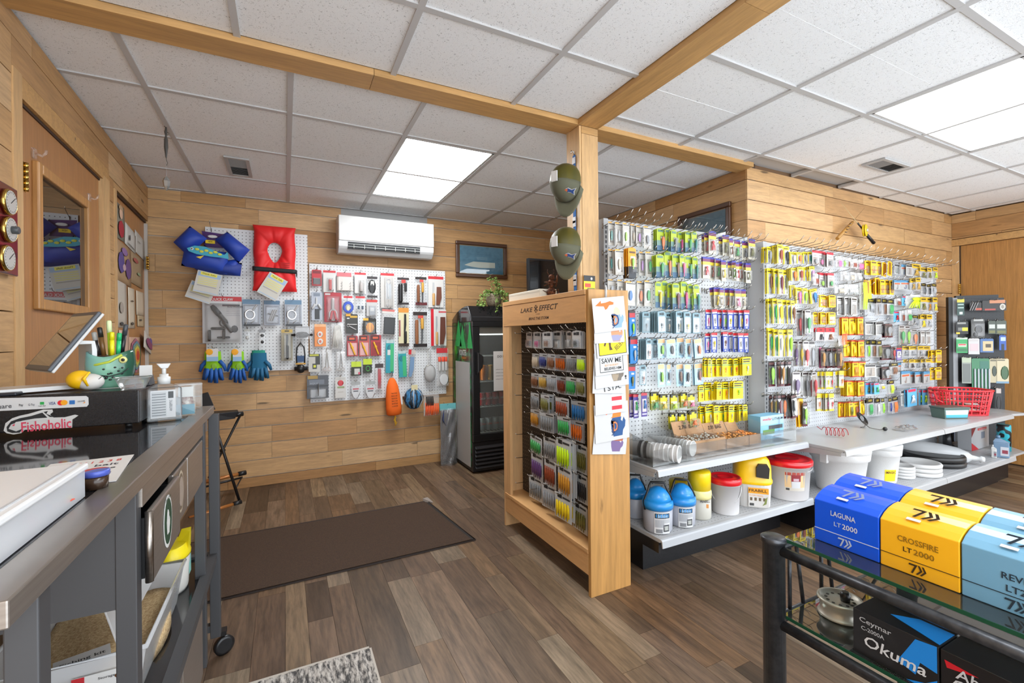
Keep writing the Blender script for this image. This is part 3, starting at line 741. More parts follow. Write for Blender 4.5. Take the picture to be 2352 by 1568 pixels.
def _ring(g): g.tube([(.42*math.cos(2*PI*k/16), 0, .42*math.sin(2*PI*k/16)) for k in range(16)], .08, 5, True)
def _frog(g):
    g.ell((0, 0, -.05), (.32, .5, .38), 8, 6); g.ell((-.2, -.3, .3), (.13, .2, .12), 6, 4); g.ell((.2, -.3, .3), (.13, .2, .12), 6, 4)
    for s in (1, -1): g.tube([(s*.25, 0, -.25), (s*.48, 0, -.1), (s*.42, 0, -.5)], .1, 5)
SH = {k: _unit(f) for k, f in dict(spoon=_spoon, minnow=_minnow, jig=_jig, worms=_worms, hook=_hook, spinner=_spinner, blister=_blister, rod=_rod, blade=_blade, ring=_ring, frog=_frog).items()}
SH['band'] = UNIT; SH['disc'] = SH['spoon']
PN = dict(spoon='lure', minnow='lure', jig='lure', worms='soft_bait', hook='hook', spinner='lure', blister='blister', band='printed_band', rod='handle', blade='blade', ring='ring', frog='frog_bait', disc='printed_disc')
_cards = {}
def card_mesh(w_, h_, kind='card'):
    k = (round(w_, 3), round(h_, 3), kind)
    if k not in _cards:
        w2, h2 = max(.006, k[0])/2, max(.01, k[1]); c = min(.008, w2*.4, h2*.2); hw = min(.012, w2*.5); hh = min(.008, h2*.1)
        t = .0006 if kind == 'card' else .003
        top = [(w2, -c*1.2), (w2-c, -hh*.4), (hw, -hh*.4), (hw*.7, 0), (-hw*.7, 0), (-hw, -hh*.4), (-w2+c, -hh*.4), (-w2, -c*1.2)]
        if kind == 'card':
            g = G().prism([(-w2, -h2), (w2, -h2)]+top, -t, t)
        else:   # soft bag, a little puffed out
            g = G(); A = [(x, 0.0, z) for x, z in [(-w2, -h2), (w2, -h2)]+top]
            B = [(x*.8, -.008, -h2*.1+z*.86) for x, _, z in A]
            g.hull(A, B)
        _cards[k] = g.mesh('card')
    return _cards[k]
_labels = {}
def pack(loc, rz, w_, h_, name, label, cat, group, card, parts=(), roll=0.0, kind='card', yaw=0.0, cardname=None):
    """one hanging packet. loc = top centre; parts = (shape, u0, v0, u1, v1, colour, depth, [roll], [name], [label]) with u,v from the top left corner"""
    m = card if not isinstance(card, str) else M(card, .45)
    o = obj(name, card_mesh(w_, h_, kind), m, None, loc, (0, roll, rz+yaw))
    tag(o, label, cat, group)
    for i, p in enumerate(parts):
        shp, u0, v0, u1, v1, col, dep = p[:7]
        rl_ = p[7] if len(p) > 7 else 0.0
        nm = p[8] if len(p) > 8 and p[8] else PN[shp]
        mt = col if not isinstance(col, str) else (M(CN.get(col, col), .35))
        sx, sz = (u1-u0)*w_, (v1-v0)*h_
        base = -.0008 if kind == 'card' else -.0086
        y = base-(.0004+.0002*i if shp in ('band', 'disc') else 0)
        if shp == 'blister': y, dep2 = base, dep
        elif shp in ('band',): dep2 = .0006
        elif shp == 'disc': dep2 = .0012
        else: dep2 = dep; y = base-dep/2-.0004
        c = obj(nm, SH[shp], mt, o, ((u0+u1-1)/2*w_, y, -(v0+v1)/2*h_), (0, rl_, 0), (max(sx, 1e-4), dep2, max(sz, 1e-4)))
        if len(p) > 9 and p[9]: c['label'] = p[9]
    return o
_hooks = {}
def peg(loc, rz, L, label, group, tip=.028, up=.16):
    nm = 'display_hook' if 'grey shelving' in group else ('wall_hook' if 'back wall' in group else 'peg_hook')
    k = (round(L, 2), tip)
    if k not in _hooks:
        _hooks[k] = G().tube([(0, 0, .006), (0, -.004, 0), (0, -L, L*up), (0, -L-tip*.72, L*up+tip*.75)], .0022, 5).tube([(0, -.002, -.012), (0, -.003, .016)], .003, 5).mesh('peg')
    return tag(obj(nm, _hooks[k], WIRE, None, loc, (0, 0, rz)), label, 'hook', group)

# ---- kinds of packet: noun, category, card colour, parts ('@' = the colour given per item)
ST_ = {
 'A': ('white lure card', 'd6d1c8', 'card', [('band', .0, .0, .55, .05, 'e8a83a', 0), ('band', .1, .07, .98, .10, '2b2b2b', 0), ('spoon', .3, .36, .68, .80, '@', .008), ('blister', .18, .30, .82, .88, CLEAR, .012)]),
 'B': ('orange and black lure card', 'e89a1a', 'card', [('band', 0, .62, 1, 1, '1c2028', 0), ('band', .15, .13, .9, .19, '5a3a10', 0), ('minnow', .42, .33, .72, .70, '@', .012), ('blister', .3, .28, .9, .85, CLEAR, .016)]),
 'C': ('tall blue lure card', '1878bd', 'card', [('band', 0, 0, 1, .10, '2a1a1c', 0), ('band', .05, .10, .95, .27, 'b51f2c', 0), ('band', .42, .34, .82, .42, 'e6ecee', 0), ('minnow', .42, .48, .75, .88, '@', .01)]),
 'D': ('green and blue lure card', 'a9bb2f', 'card', [('band', 0, .55, 1, .78, '6f8f86', 0), ('band', 0, .78, 1, 1, '3f6380', 0), ('band', .15, .07, .85, .17, '5b8068', 0), ('minnow', .52, .36, .92, .96, '@', .014), ('band', .5, .38, .98, .47, 'e8ecec', 0), ('blister', .45, .33, 1, 1, CLEAR, .018)]),
 'E': ('purple-topped lure card', 'dcd6c4', 'card', [('band', 0, 0, 1, .09, '3a3a9a', 0), ('band', 0, .09, 1, .22, '74325e', 0), ('band', 0, .22, 1, .36, 'ecd24c', 0), ('jig', .25, .42, .75, .84, '@', .014), ('blister', .12, .34, .88, .9, CLEAR, .018)]),
 'F': ('red-topped blue lure card', '27409a', 'card', [('band', 0, 0, 1, .12, 'c8282c', 0), ('band', .05, .13, .95, .2, 'e9e4e4', 0), ('band', .2, .26, .8, .86, 'e8e6ea', 0), ('spinner', .25, .4, .72, .84, '@', .01), ('band', .3, .9, .7, .96, 'dfe4ee', 0)]),
 'G': ('slate-blue lure card', '7f9ca6', 'card', [('band', .25, .10, .50, .20, '2c3a40', 0), ('band', .54, .09, .8, .21, '2c3a40', 0), ('band', .52, .32, .88, .42, 'dfe6e8', 0), ('spinner', .35, .55, .75, .92, '@', .01), ('blister', .1, .26, .9, .96, CLEAR, .014)]),
 'H': ('pale blue lure card', 'a9cbdd', 'card', [('band', .08, .04, .92, .24, 'e3b184', 0), ('spoon', .4, .34, .72, .82, '@', .012), ('blister', .25, .28, .85, .9, CLEAR, .016)]),
 'I': ('yellow spinner card', 'f0d616', 'card', [('band', .1, .1, .9, .17, '3a3618', 0), ('band', .1, .22, .8, .29, '3a3618', 0), ('band', 0, .34, 1, .38, '2f8f7a', 0), ('spinner', .36, .46, .68, .9, '@', .01)]),
 'J': ('purple flag-printed lure card', '4a3a86', 'card', [('band', 0, 0, 1, .12, 'b8303c', 0), ('band', .15, .26, .85, .8, 'e9dfe4', 0), ('jig', .3, .3, .75, .66, '@', .012), ('band', .1, .86, .9, .93, 'cfc9e2', 0)]),
 'K': ('yellow frog-bait card', 'e3d023', 'card', [('band', 0, 0, 1, .2, '2d2f2a', 0), ('band', .3, .08, .7, .26, 'e6d630', 0), ('band', 0, .62, 1, 1, '9fae66', 0), ('frog', .2, .5, .8, .92, '@', .02), ('blister', .05, .45, .95, .97, CLEAR, .026)]),
 'L': ('yellow-topped minnow packet', BAG, 'card', [('band', 0, 0, 1, .2, 'e4cc22', 0), ('band', .1, .1, .8, .15, '4a4012', 0), ('band', 0, .2, .22, .98, 'd9c22a', 0), ('minnow', .36, .24, .82, .96, '@', .014)]),
 'N': ('white card with red top', 'd9d4d1', 'card', [('band', 0, 0, 1, .16, 'b62c38', 0), ('band', .15, .3, .75, .34, '8a8684', 0), ('spoon', .3, .55, .72, .9, '@', .012), ('blister', .15, .45, .85, .96, CLEAR, .016)]),
 'P': ('clear bait bag', BAG, 'bag', [('band', .25, .08, .85, .3, 'f0efec', 0), ('worms', .2, .45, .8, .95, '@', .012)]),
 'Q': ('yellow hook card', 'e2b51c', 'card', [('band', .15, .1, .85, .2, '5a4312', 0), ('band', .1, .62, .9, .7, 'b5701a', 0), ('hook', .35, .4, .7, .85, '@', .006), ('blister', .2, .36, .85, .9, CLEAR, .01)]),
 'R': ('plain white swivel card', 'd3d1cd', 'card', [('band', .1, .1, .9, .17, '2c2624', 0), ('band', .2, .22, .8, .25, '55504c', 0), ('hook', .35, .5, .65, .9, '@', .006), ('blister', .15, .42, .85, .95, CLEAR, .01)]),
 'S': ('long soft-bait bag', BAG, 'bag', [('worms', .1, .04, .9, .97, '@', .02)]),
 'T': ('white lure box card', 'd5d2ce', 'card', [('band', .1, .05, .9, .12, '3a3030', 0), ('minnow', .25, .3, .75, .95, '@', .02), ('blister', .05, .16, .95, 1, CLEAR, .024)]),
 'U': ('wide red-topped bag', 'e9e2e4', 'bag', [('band', 0, 0, 1, .32, 'c22430', 0), ('band', .35, .1, .65, .2, '5a1018', 0), ('jig', .25, .45, .75, .9, '@', .012)]),
 'V': ('black lure card', '241c1e', 'card', [('band', .1, .04, .9, .13, '6a4a48', 0), ('minnow', .28, .22, .80, .9, '@', .016), ('band', 0, .9, 1, 1, '5c1622', 0), ('blister', .1, .18, .95, .95, CLEAR, .02)]),
 'W': ('yellow-topped grub packet', 'd6d0c6', 'card', [('band', 0, 0, 1, .24, 'e2c81c', 0), ('band', .1, .28, .9, .32, '5a5020', 0), ('spinner', .3, .45, .75, .86, '@', .012), ('band', 0, .9, 1, 1, 'd8c022', 0)]),
 'X': ('red-edged yellow worm bag', 'e3bb22', 'card', [('band', 0, 0, 1, .09, 'b8442a', 0), ('band', 0, .93, 1, 1, 'b8442a', 0), ('band', .2, .14, .8, .24, '8a6a14', 0), ('worms', .25, .34, .8, .9, '@', .012)]),
 'Y': ('small black-topped packet', BAG, 'card', [('band', 0, 0, 1, .26, '1e1d18', 0), ('band', .2, .06, .8, .18, '8a7a2a', 0), ('worms', .25, .34, .8, .94, '@', .014)]),
 'Z': ('grey hardware packet', 'b9b8b4', 'card', [('band', .05, .05, .95, .2, '3a3a3c', 0), ('hook', .3, .35, .7, .85, '@', .008), ('blister', .12, .28, .9, .92, CLEAR, .012)]),
 '1': ('gold-topped sinker packet', BAG, 'card', [('band', 0, 0, 1, .34, 'c9a428', 0), ('band', .15, .1, .85, .2, '4a3a10', 0), ('jig', .2, .45, .8, .92, '@', .012)]),
 '2': ('striped hook packet', 'bcbcba', 'card', [('band', 0, 0, 1, .22, '4a86ac', 0), ('band', .1, .3, .9, .42, 'c25a34', 0), ('hook', .3, .5, .7, .92, '@', .006)]),
 '3': ('chartreuse skirt packet', BAG, 'bag', [('band', .2, .02, .8, .16, 'e6e6e2', 0), ('jig', .05, .2, .95, .98, '@', .02)]),
 '4': ('tilted yellow box card', 'ecae18', 'card', [('band', .25, .1, .75, .9, '8a5a10', 0)]),
 '5': ('light blue bait packet', '5aa6cc', 'card', [('band', .1, .06, .9, .2, 'd8405a', 0), ('jig', .3, .38, .78, .82, '@', .012)]),
}
KIND = {}
for ks, nm, ct in (('ABCDH', 'spoon_card', 'lure card'), ('EFGJ', 'jig_card', 'jig card'), ('K', 'frog_bait_card', 'bait card'), ('I', 'spinner_card', 'spinner card'), ('LT', 'minnow_packet', 'lure packet'), ('NVW', 'float_packet', 'float packet'),
        ('PSUXY35', 'bait_bag', 'bait bag'), ('QRZ2', 'hook_packet', 'hook packet'), ('14', 'sinker_packet', 'sinker packet'), ('678', 'worm_bag', 'worm bag')):
    for q in ks: KIND[q] = (nm, ct)
def board_items(board, rows, conv, place, grp, hook=True, depth=(.075, .12)):
    """rows: list of (row phrase, [(style, x0, y0, x1, y1, colour, stack)...]); conv turns crop pixels into photo pixels"""
    rr = random.Random(len(board)*7)
    for rn, (phrase, items) in enumerate(rows):
        for k, it in enumerate(items):
            sty, x0, y0, x1, y1, col = it[:6]; n = it[6] if len(it) > 6 else 0; tilt = it[7] if len(it) > 7 else 0.0
            noun, card, kind, parts = ST_[sty]
            d = depth[0]+(k % 3)*.021+rr.random()*.004+.011*n*.5
            a, b = conv(x0, y0), conv(x1, y1)
            loc, rz, w_, h_, bl, nrm = place(a, b, d)
            ps = [tuple(col if q == '@' else q for q in p) for p in parts]
            cname = col
            where = '%s in %s, %s' % (ORD[k], phrase.replace('the ', ''), board)
            lab = '%s, %s bait, %s' % (noun, cname, where)
            roll = tilt+rr.uniform(-.03, .03)
            hl = bl+.02
            stacklab = '%s behind the %s' % (noun, where)
            hooky = rr.uniform(-.004, .004)
            grpn = '%ss on the %s' % (noun, board)
            o = pack(loc, rz, w_, h_, KIND[sty][0], lab, KIND[sty][1], grpn, card, ps, roll, kind, rr.uniform(-.08, .08))
            for q in range(n):
                off = .011*(q+1)
                oo = o.copy(); COL.objects.link(oo); oo['label'] = stacklab
                oo.location = Vector(loc)-nrm*off+Vector((rr.uniform(-.003, .003), 0, rr.uniform(-.003, .003)))
                oo.rotation_euler = (0, roll+rr.uniform(-.03, .03), rz+rr.uniform(-.15, .15))
                for c in o.children:
                    if not c.name.startswith('printed_band'): continue
                    cc = c.copy(); COL.objects.link(cc); cc.parent = oo
            if hook:
                L = min(.2, d+.04); up = .12
                hp = Vector(loc)-nrm*d; hp.z = loc[2]-d*up+.001
                peg(hp, rz, L, 'chrome peg hook holding the %s' % where, 'peg hooks on the %s' % board, up=up)
def place_y(yp):
    def f(a, b, d):
        y = yp-d; xm, ym = (a[0]+b[0])/2, (a[1]+b[1])/2
        l, r = PY(a[0], ym, y), PY(b[0], ym, y); t, bo = PY(xm, a[1], y), PY(xm, b[1], y)
        return Vector((t.x, y, t.z)), 0.0, r.x-l.x, t.z-bo.z, d, Vector((0, -1, 0))
    return f
c4 = lambda x, y: (1360+x/5.2275, 480+y/5.2275)
c5 = lambda x, y: (1360+x/5.2275, 760+y/5.2275)
c6 = lambda x, y: (1720+x/5.113, 520+y/5.113)
c7 = lambda x, y: (1720+x/5.113, 780+y/5.113)
B1 = 'white shelving pegboard'
R1 = [('the top row', [('A', 190, 155, 270, 435, 'teal'), ('A', 275, 165, 362, 440, 'silver'), ('A', 366, 170, 445, 445, 'lime'), ('A', 462, 185, 535, 440, 'beige', 1), ('A', 525, 205, 608, 445, 'lilac'), ('A', 615, 210, 708, 475, 'grey'),
   ('D', 772, 230, 870, 495, 'orange', 2), ('D', 872, 235, 942, 500, 'silver'), ('D', 945, 250, 1017, 510, 'grey', 1), ('D', 1022, 270, 1092, 520, 'magenta', 1), ('D', 1112, 265, 1192, 520, 'green', 2), ('D', 1196, 265, 1256, 520, 'teal'),
   ('E', 1313, 310, 1352, 550, 'maroon'), ('E', 1345, 285, 1398, 545, 'red'), ('E', 1394, 265, 1490, 538, 'red'), ('E', 1518, 340, 1565, 555, 'dark'), ('E', 1567, 310, 1638, 560, 'olive'), ('E', 1645, 355, 1690, 580, 'brown'), ('E', 1706, 370, 1776, 600, 'green'), ('E', 1800, 388, 1866, 612, 'dark'), ('E', 1880, 360, 1955, 606, 'olive')]),
 ('the second row', [('A', 190, 485, 270, 775, 'teal'), ('A', 270, 485, 378, 790, 'beige', 2), ('B', 430, 460, 526, 830, 'lime', 3), ('A', 562, 515, 636, 800, 'lilac'), ('A', 640, 515, 740, 815, 'green'),
   ('D', 770, 540, 858, 815, 'green', 4), ('D', 862, 500, 945, 815, 'orange', 2), ('D', 962, 540, 1048, 820, 'brown', 1), ('D', 1048, 540, 1106, 820, 'pink'), ('D', 1112, 560, 1200, 830, 'green', 1), ('D', 1204, 570, 1266, 840, 'teal'),
   ('E', 1330, 575, 1412, 832, 'red', 1), ('E', 1414, 580, 1472, 860, 'rust'), ('E', 1480, 595, 1546, 845, 'green'), ('E', 1545, 615, 1606, 865, 'yellow', 1), ('E', 1622, 630, 1680, 842, 'olive'), ('E', 1678, 620, 1722, 860, 'lime'), ('E', 1722, 642, 1762, 862, 'red'), ('E', 1764, 635, 1802, 870, 'rust'), ('E', 1812, 650, 1850, 880, 'dark'), ('E', 1842, 650, 1900, 888, 'olive')]),
 ('the third row', [('A', 190, 845, 285, 1060, 'silver'), ('A', 300, 852, 396, 1110, 'beige'), ('A', 402, 870, 522, 1160, 'blue', 1), ('A', 536, 870, 636, 1170, 'orange'), ('A', 628, 860, 726, 1165, 'green'),
   ('D', 756, 870, 834, 1185, 'yellow'), ('D', 832, 860, 906, 1200, 'silver'), ('D', 904, 890, 962, 1205, 'grey'), ('D', 964, 888, 1046, 1206, 'maroon', 1), ('D', 1060, 870, 1142, 1206, 'magenta', 2), ('D', 1146, 900, 1214, 1215, 'lime'), ('D', 1216, 905, 1284, 1212, 'teal'),
   ('E', 1408, 945, 1462, 1190, 'cream', 0, -.12), ('E', 1458, 940, 1542, 1190, 'yellow', 0, -.06), ('E', 1534, 950, 1578, 1190, 'beige'), ('E', 1592, 950, 1662, 1196, 'orange', 0, -.06), ('E', 1650, 955, 1710, 1196, 'grey'), ('E', 1714, 960, 1782, 1212, 'pink'), ('E', 1788, 965, 1842, 1202, 'beige')]),
 ('the fourth row', [('C', 440, 1215, 516, 1535, 'lime', 1), ('G', 605, 1230, 692, 1480, 'silver', 3), ('G', 782, 1220, 880, 1480, 'silver', 6), ('G', 874, 1236, 952, 1490, 'beige'), ('G', 1000, 1220, 1082, 1492, 'olive', 3), ('G', 1102, 1230, 1182, 1492, 'yellow', 2), ('G', 1206, 1240, 1296, 1490, 'silver', 1),
   ('F', 1362, 1210, 1430, 1440, 'pink'), ('F', 1436, 1205, 1498, 1440, 'silver', 0, -.06), ('F', 1500, 1212, 1560, 1442, 'red'), ('F', 1564, 1212, 1626, 1446, 'lime'), ('F', 1628, 1214, 1690, 1446, 'yellow'), ('F', 1694, 1214, 1758, 1446, 'silver'), ('F', 1762, 1216, 1820, 1446, 'yellow'), ('F', 1824, 1214, 1884, 1440, 'pink')])]
R2 = [('the fifth row', [('C', 390, 75, 450, 390, 'blue', 1), ('C', 452, 70, 546, 392, 'silver', 1), ('G', 645, 90, 716, 345, 'rust', 5), ('G', 718, 90, 780, 340, 'dark'), ('H', 784, 88, 876, 325, 'lime', 0, -.05), ('H', 890, 92, 998, 325, 'dark', 0, -.03), ('H', 1006, 76, 1108, 318, 'black', 0, -.03), ('H', 1116, 85, 1190, 332, 'brown', 0, .03), ('H', 1216, 88, 1316, 325, 'orange', 1, -.1),
   ('F', 1356, 30, 1418, 262, 'pink'), ('F', 1430, 20, 1500, 256, 'yellow'), ('F', 1566, 10, 1624, 246, 'brown', 1), ('F', 1630, 16, 1690, 246, 'white'), ('F', 1692, 25, 1748, 250, 'grey'), ('F', 1752, 26, 1812, 252, 'silver'), ('F', 1818, 26, 1874, 256, 'silver')]),
 ('the sixth row', [('C', 432, 400, 520, 695, 'olive', 1), ('G', 570, 405, 648, 648, 'rust'), ('H', 778, 388, 874, 672, 'lime', 0, -.04), ('H', 890, 392, 946, 652, 'grey', 0, .05), ('H', 1002, 390, 1092, 660, 'brown', 0, -.05), ('H', 1102, 392, 1190, 664, 'dark', 0, .05), ('H', 1222, 382, 1328, 645, 'rust', 1, -.05),
   ('I', 1346, 325, 1390, 556, 'silver', 1), ('I', 1390, 325, 1430, 556, 'gold'), ('I', 1436, 328, 1486, 552, 'red'), ('I', 1494, 328, 1560, 548, 'silver'), ('I', 1560, 326, 1628, 548, 'orange'), ('I', 1630, 328, 1690, 548, 'grey'), ('I', 1698, 328, 1752, 538, 'red', 1), ('I', 1798, 308, 1914, 532, 'silver', 3)]),
 ('the seventh row', [('J', 440, 755, 500, 1036, 'silver'), ('J', 490, 758, 552, 1046, 'green'), ('J', 590, 740, 656, 1026, 'blue'), ('K', 702, 735, 796, 945, 'green', 1), ('K', 820, 762, 900, 948, 'yellow', 1), ('K', 944, 762, 1022, 946, 'chartreuse', 1), ('K', 1060, 740, 1140, 918, 'orange', 2), ('K', 1152, 756, 1226, 924, 'pink', 1),
   ('I', 1280, 650, 1340, 848, 'rust', 1), ('I', 1350, 616, 1430, 836, 'grey', 1), ('I', 1432, 640, 1490, 832, 'silver'), ('I', 1494, 612, 1560, 826, 'brown', 2), ('I', 1568, 610, 1640, 822, 'orange', 1), ('I', 1642, 612, 1690, 820, 'red'), ('I', 1692, 600, 1816, 812, 'lime', 2)]),
 ('the lowest row', [('K', 930, 990, 1000, 1176, 'lime', 1), ('K', 1040, 986, 1120, 1180, 'green', 1), ('K', 1166, 958, 1250, 1152, 'orange', 2, -.06),
   ('I', 1292, 905, 1352, 1132, 'white', 1), ('I', 1356, 880, 1456, 1128, 'silver', 1, -.04), ('I', 1458, 890, 1522, 1112, 'gold', 1), ('I', 1526, 890, 1600, 1112, 'green'), ('I', 1586, 880, 1642, 1100, 'orange', 0, -.05), ('I', 1642, 886, 1700, 1096, 'silver'), ('I', 1702, 884, 1752, 1096, 'red'), ('I', 1756, 880, 1806, 1080, 'dark', 1), ('I', 1808, 880, 1862, 1076, 'yellow')])]
board_items(B1, R1, c4, place_y(GY1-.004), '')
board_items(B1, R2, c5, place_y(GY1-.004), '')
B2 = 'grey shelving pegboard'
R3 = [('the top row', [('L', 206, 240, 270, 430, 'grey', 3), ('L', 275, 225, 330, 436, 'smoke', 1), ('L', 330, 212, 396, 438, 'rust', 2), ('L', 398, 235, 470, 452, 'dark', 1), ('L', 482, 300, 556, 448, 'white', 1), ('L', 556, 304, 622, 440, 'orange'), ('L', 626, 300, 690, 440, 'grey', 1), ('L', 690, 300, 735, 440, 'teal'),
   ('N', 740, 280, 814, 456, 'grey'), ('N', 816, 290, 890, 468, 'pink'), ('N', 912, 305, 994, 476, 'smoke', 2), ('P', 1012, 340, 1080, 480, 'pink'), ('P', 1082, 355, 1134, 480, 'lime'), ('P', 1136, 366, 1190, 482, 'brown'), ('P', 1192, 380, 1250, 490, 'rust'), ('P', 1254, 384, 1340, 512, 'pink'),
   ('Q', 1366, 398, 1430, 568, 'dark', 1), ('Q', 1434, 398, 1500, 570, 'dark', 1), ('Q', 1502, 410, 1556, 570, 'brown'), ('4', 1566, 420, 1618, 588, 'amber', 0, .12), ('4', 1626, 406, 1688, 580, 'amber', 0, .12), ('Z', 1706, 444, 1770, 560, 'teal'), ('2', 1790, 448, 1848, 566, 'blue'), ('Z', 1850, 450, 1914, 578, 'dark'), ('1', 1920, 440, 2010, 592, 'gold', 2), ('1', 2012, 482, 2086, 612, 'olive', 2), ('1', 2088, 486, 2150, 616, 'olive', 1), ('1', 2158, 480, 2220, 616, 'chartreuse', 1)]),
 ('the second row', [('L', 212, 490, 288, 796, 'brown', 1), ('L', 288, 498, 346, 796, 'green', 1), ('L', 346, 505, 400, 800, 'maroon', 1), ('L', 400, 512, 450, 800, 'olive'), ('L', 492, 488, 560, 640, 'orange', 3), ('L', 562, 474, 638, 640, 'rust', 1), ('L', 640, 480, 700, 640, 'yellow', 1), ('L', 702, 468, 772, 640, 'lilac', 1),
   ('P', 752, 548, 806, 690, 'rust'), ('N', 824, 545, 896, 715, 'lime', 1), ('N', 924, 548, 996, 716, 'green', 2), ('P', 1070, 522, 1150, 640, 'clear'), ('P', 1156, 530, 1240, 640, 'beige'), ('P', 1244, 540, 1318, 640, 'clear'),
   ('4', 1370, 630, 1420, 800, 'amber', 1), ('4', 1424, 612, 1474, 790, 'amber'), ('4', 1478, 596, 1534, 800, 'amber', 1), ('Q', 1540, 622, 1596, 800, 'dark', 1), ('Q', 1600, 624, 1650, 800, 'brown'), ('Q', 1652, 630, 1700, 800, 'brown'), ('2', 1702, 632, 1780, 742, 'dark', 1), ('2', 1784, 632, 1890, 740, 'navy', 1), ('1', 1896, 610, 1956, 752, 'gold', 1), ('1', 1956, 598, 2014, 752, 'gold', 1), ('Y', 2022, 668, 2080, 800, 'smoke'), ('Y', 2084, 680, 2140, 806, 'dark'), ('Y', 2142, 672, 2200, 800, 'silver')]),
 ('the third row', [('L', 480, 690, 540, 848, 'yellow', 1), ('L', 544, 718, 622, 910, 'pink', 1), ('L', 624, 726, 690, 910, 'lime'), ('L', 700, 736, 800, 902, 'blue', 1, -.2), ('Q', 832, 802, 916, 948, 'red', 1), ('Q', 930, 802, 1024, 946, 'lime', 1), ('P', 1012, 680, 1130, 792, 'beige', 1), ('P', 1134, 676, 1280, 800, 'clear', 1),
   ('S', 1296, 652, 1366, 982, 'chartreuse'), ('S', 1346, 700, 1404, 975, 'chartreuse', 0, -.06), ('Y', 1390, 852, 1484, 1010, 'silver', 1), ('Y', 1490, 846, 1556, 1040, 'grey', 1), ('Y', 1558, 850, 1622, 1040, 'brown'), ('Y', 1626, 858, 1698, 1040, 'green'), ('P', 1704, 840, 1780, 930, 'rust'), ('5', 1796, 812, 1850, 930, 'white'), ('3', 1852, 800, 2028, 962, 'chartreuse'), ('1', 2014, 830, 2086, 990, 'olive', 1), ('1', 2090, 832, 2150, 1000, 'amber', 1), ('1', 2154, 832, 2216, 1000, 'yellow', 1)]),
 ('the fourth row', [('L', 214, 850, 270, 1146, 'green', 1), ('L', 270, 846, 330, 1146, 'green', 1), ('L', 332, 856, 388, 1146, 'yellow'), ('L', 390, 862, 440, 1148, 'grey', 1), ('L', 440, 866, 488, 1150, 'smoke'), ('L', 490, 870, 536, 1150, 'brown'), ('T', 556, 970, 624, 1290, 'red'), ('T', 622, 975, 684, 1286, 'lilac'), ('T', 660, 975, 726, 1262, 'green'),
   ('Q', 750, 1004, 810, 1150, 'clear'), ('Q', 836, 1004, 908, 1150, 'clear', 1), ('Q', 936, 1004, 1014, 1152, 'lime', 1), ('R', 1036, 815, 1110, 1040, 'silver', 1), ('R', 1116, 818, 1190, 1042, 'silver', 1), ('R', 1196, 826, 1276, 1042, 'silver', 1),
   ('Z', 1372, 1112, 1480, 1272, 'silver', 1), ('Z', 1484, 1116, 1590, 1276, 'silver', 1), ('V', 1594, 1140, 1684, 1300, 'grey', 1), ('5', 1704, 992, 1760, 1120, 'red'), ('P', 1764, 980, 1830, 1112, 'rust'), ('P', 1832, 970, 1904, 1112, 'green'), ('Y', 1910, 1046, 2000, 1160, 'grey', 1), ('1', 2012, 1030, 2080, 1192, 'yellow', 1), ('1', 2084, 1034, 2152, 1190, 'silver', 1)]),
 ('the fifth row', [('L', 222, 1195, 284, 1520, 'green', 1), ('L', 286, 1208, 342, 1530, 'green', 1), ('L', 344, 1212, 398, 1530, 'white'), ('L', 400, 1212, 452, 1530, 'yellow', 1), ('L', 454, 1210, 510, 1530, 'lime'), ('U', 776, 1190, 882, 1345, 'dark', 1), ('U', 884, 1192, 994, 1344, 'brown', 1), ('S', 1034, 1072, 1106, 1400, 'orange', 0, -.08),
   ('X', 1086, 1062, 1172, 1274, 'yellow', 1), ('X', 1174, 1062, 1262, 1274, 'yellow', 1), ('X', 1276, 1062, 1342, 1274, 'amber', 1), ('T', 1758, 1160, 1830, 1380, 'green'), ('T', 1832, 1164, 1890, 1380, 'lime'), ('T', 1900, 1204, 1982, 1390, 'orange'), ('R', 2012, 1226, 2070, 1380, 'dark', 1), ('R', 2076, 1228, 2132, 1380, 'dark', 1)])]
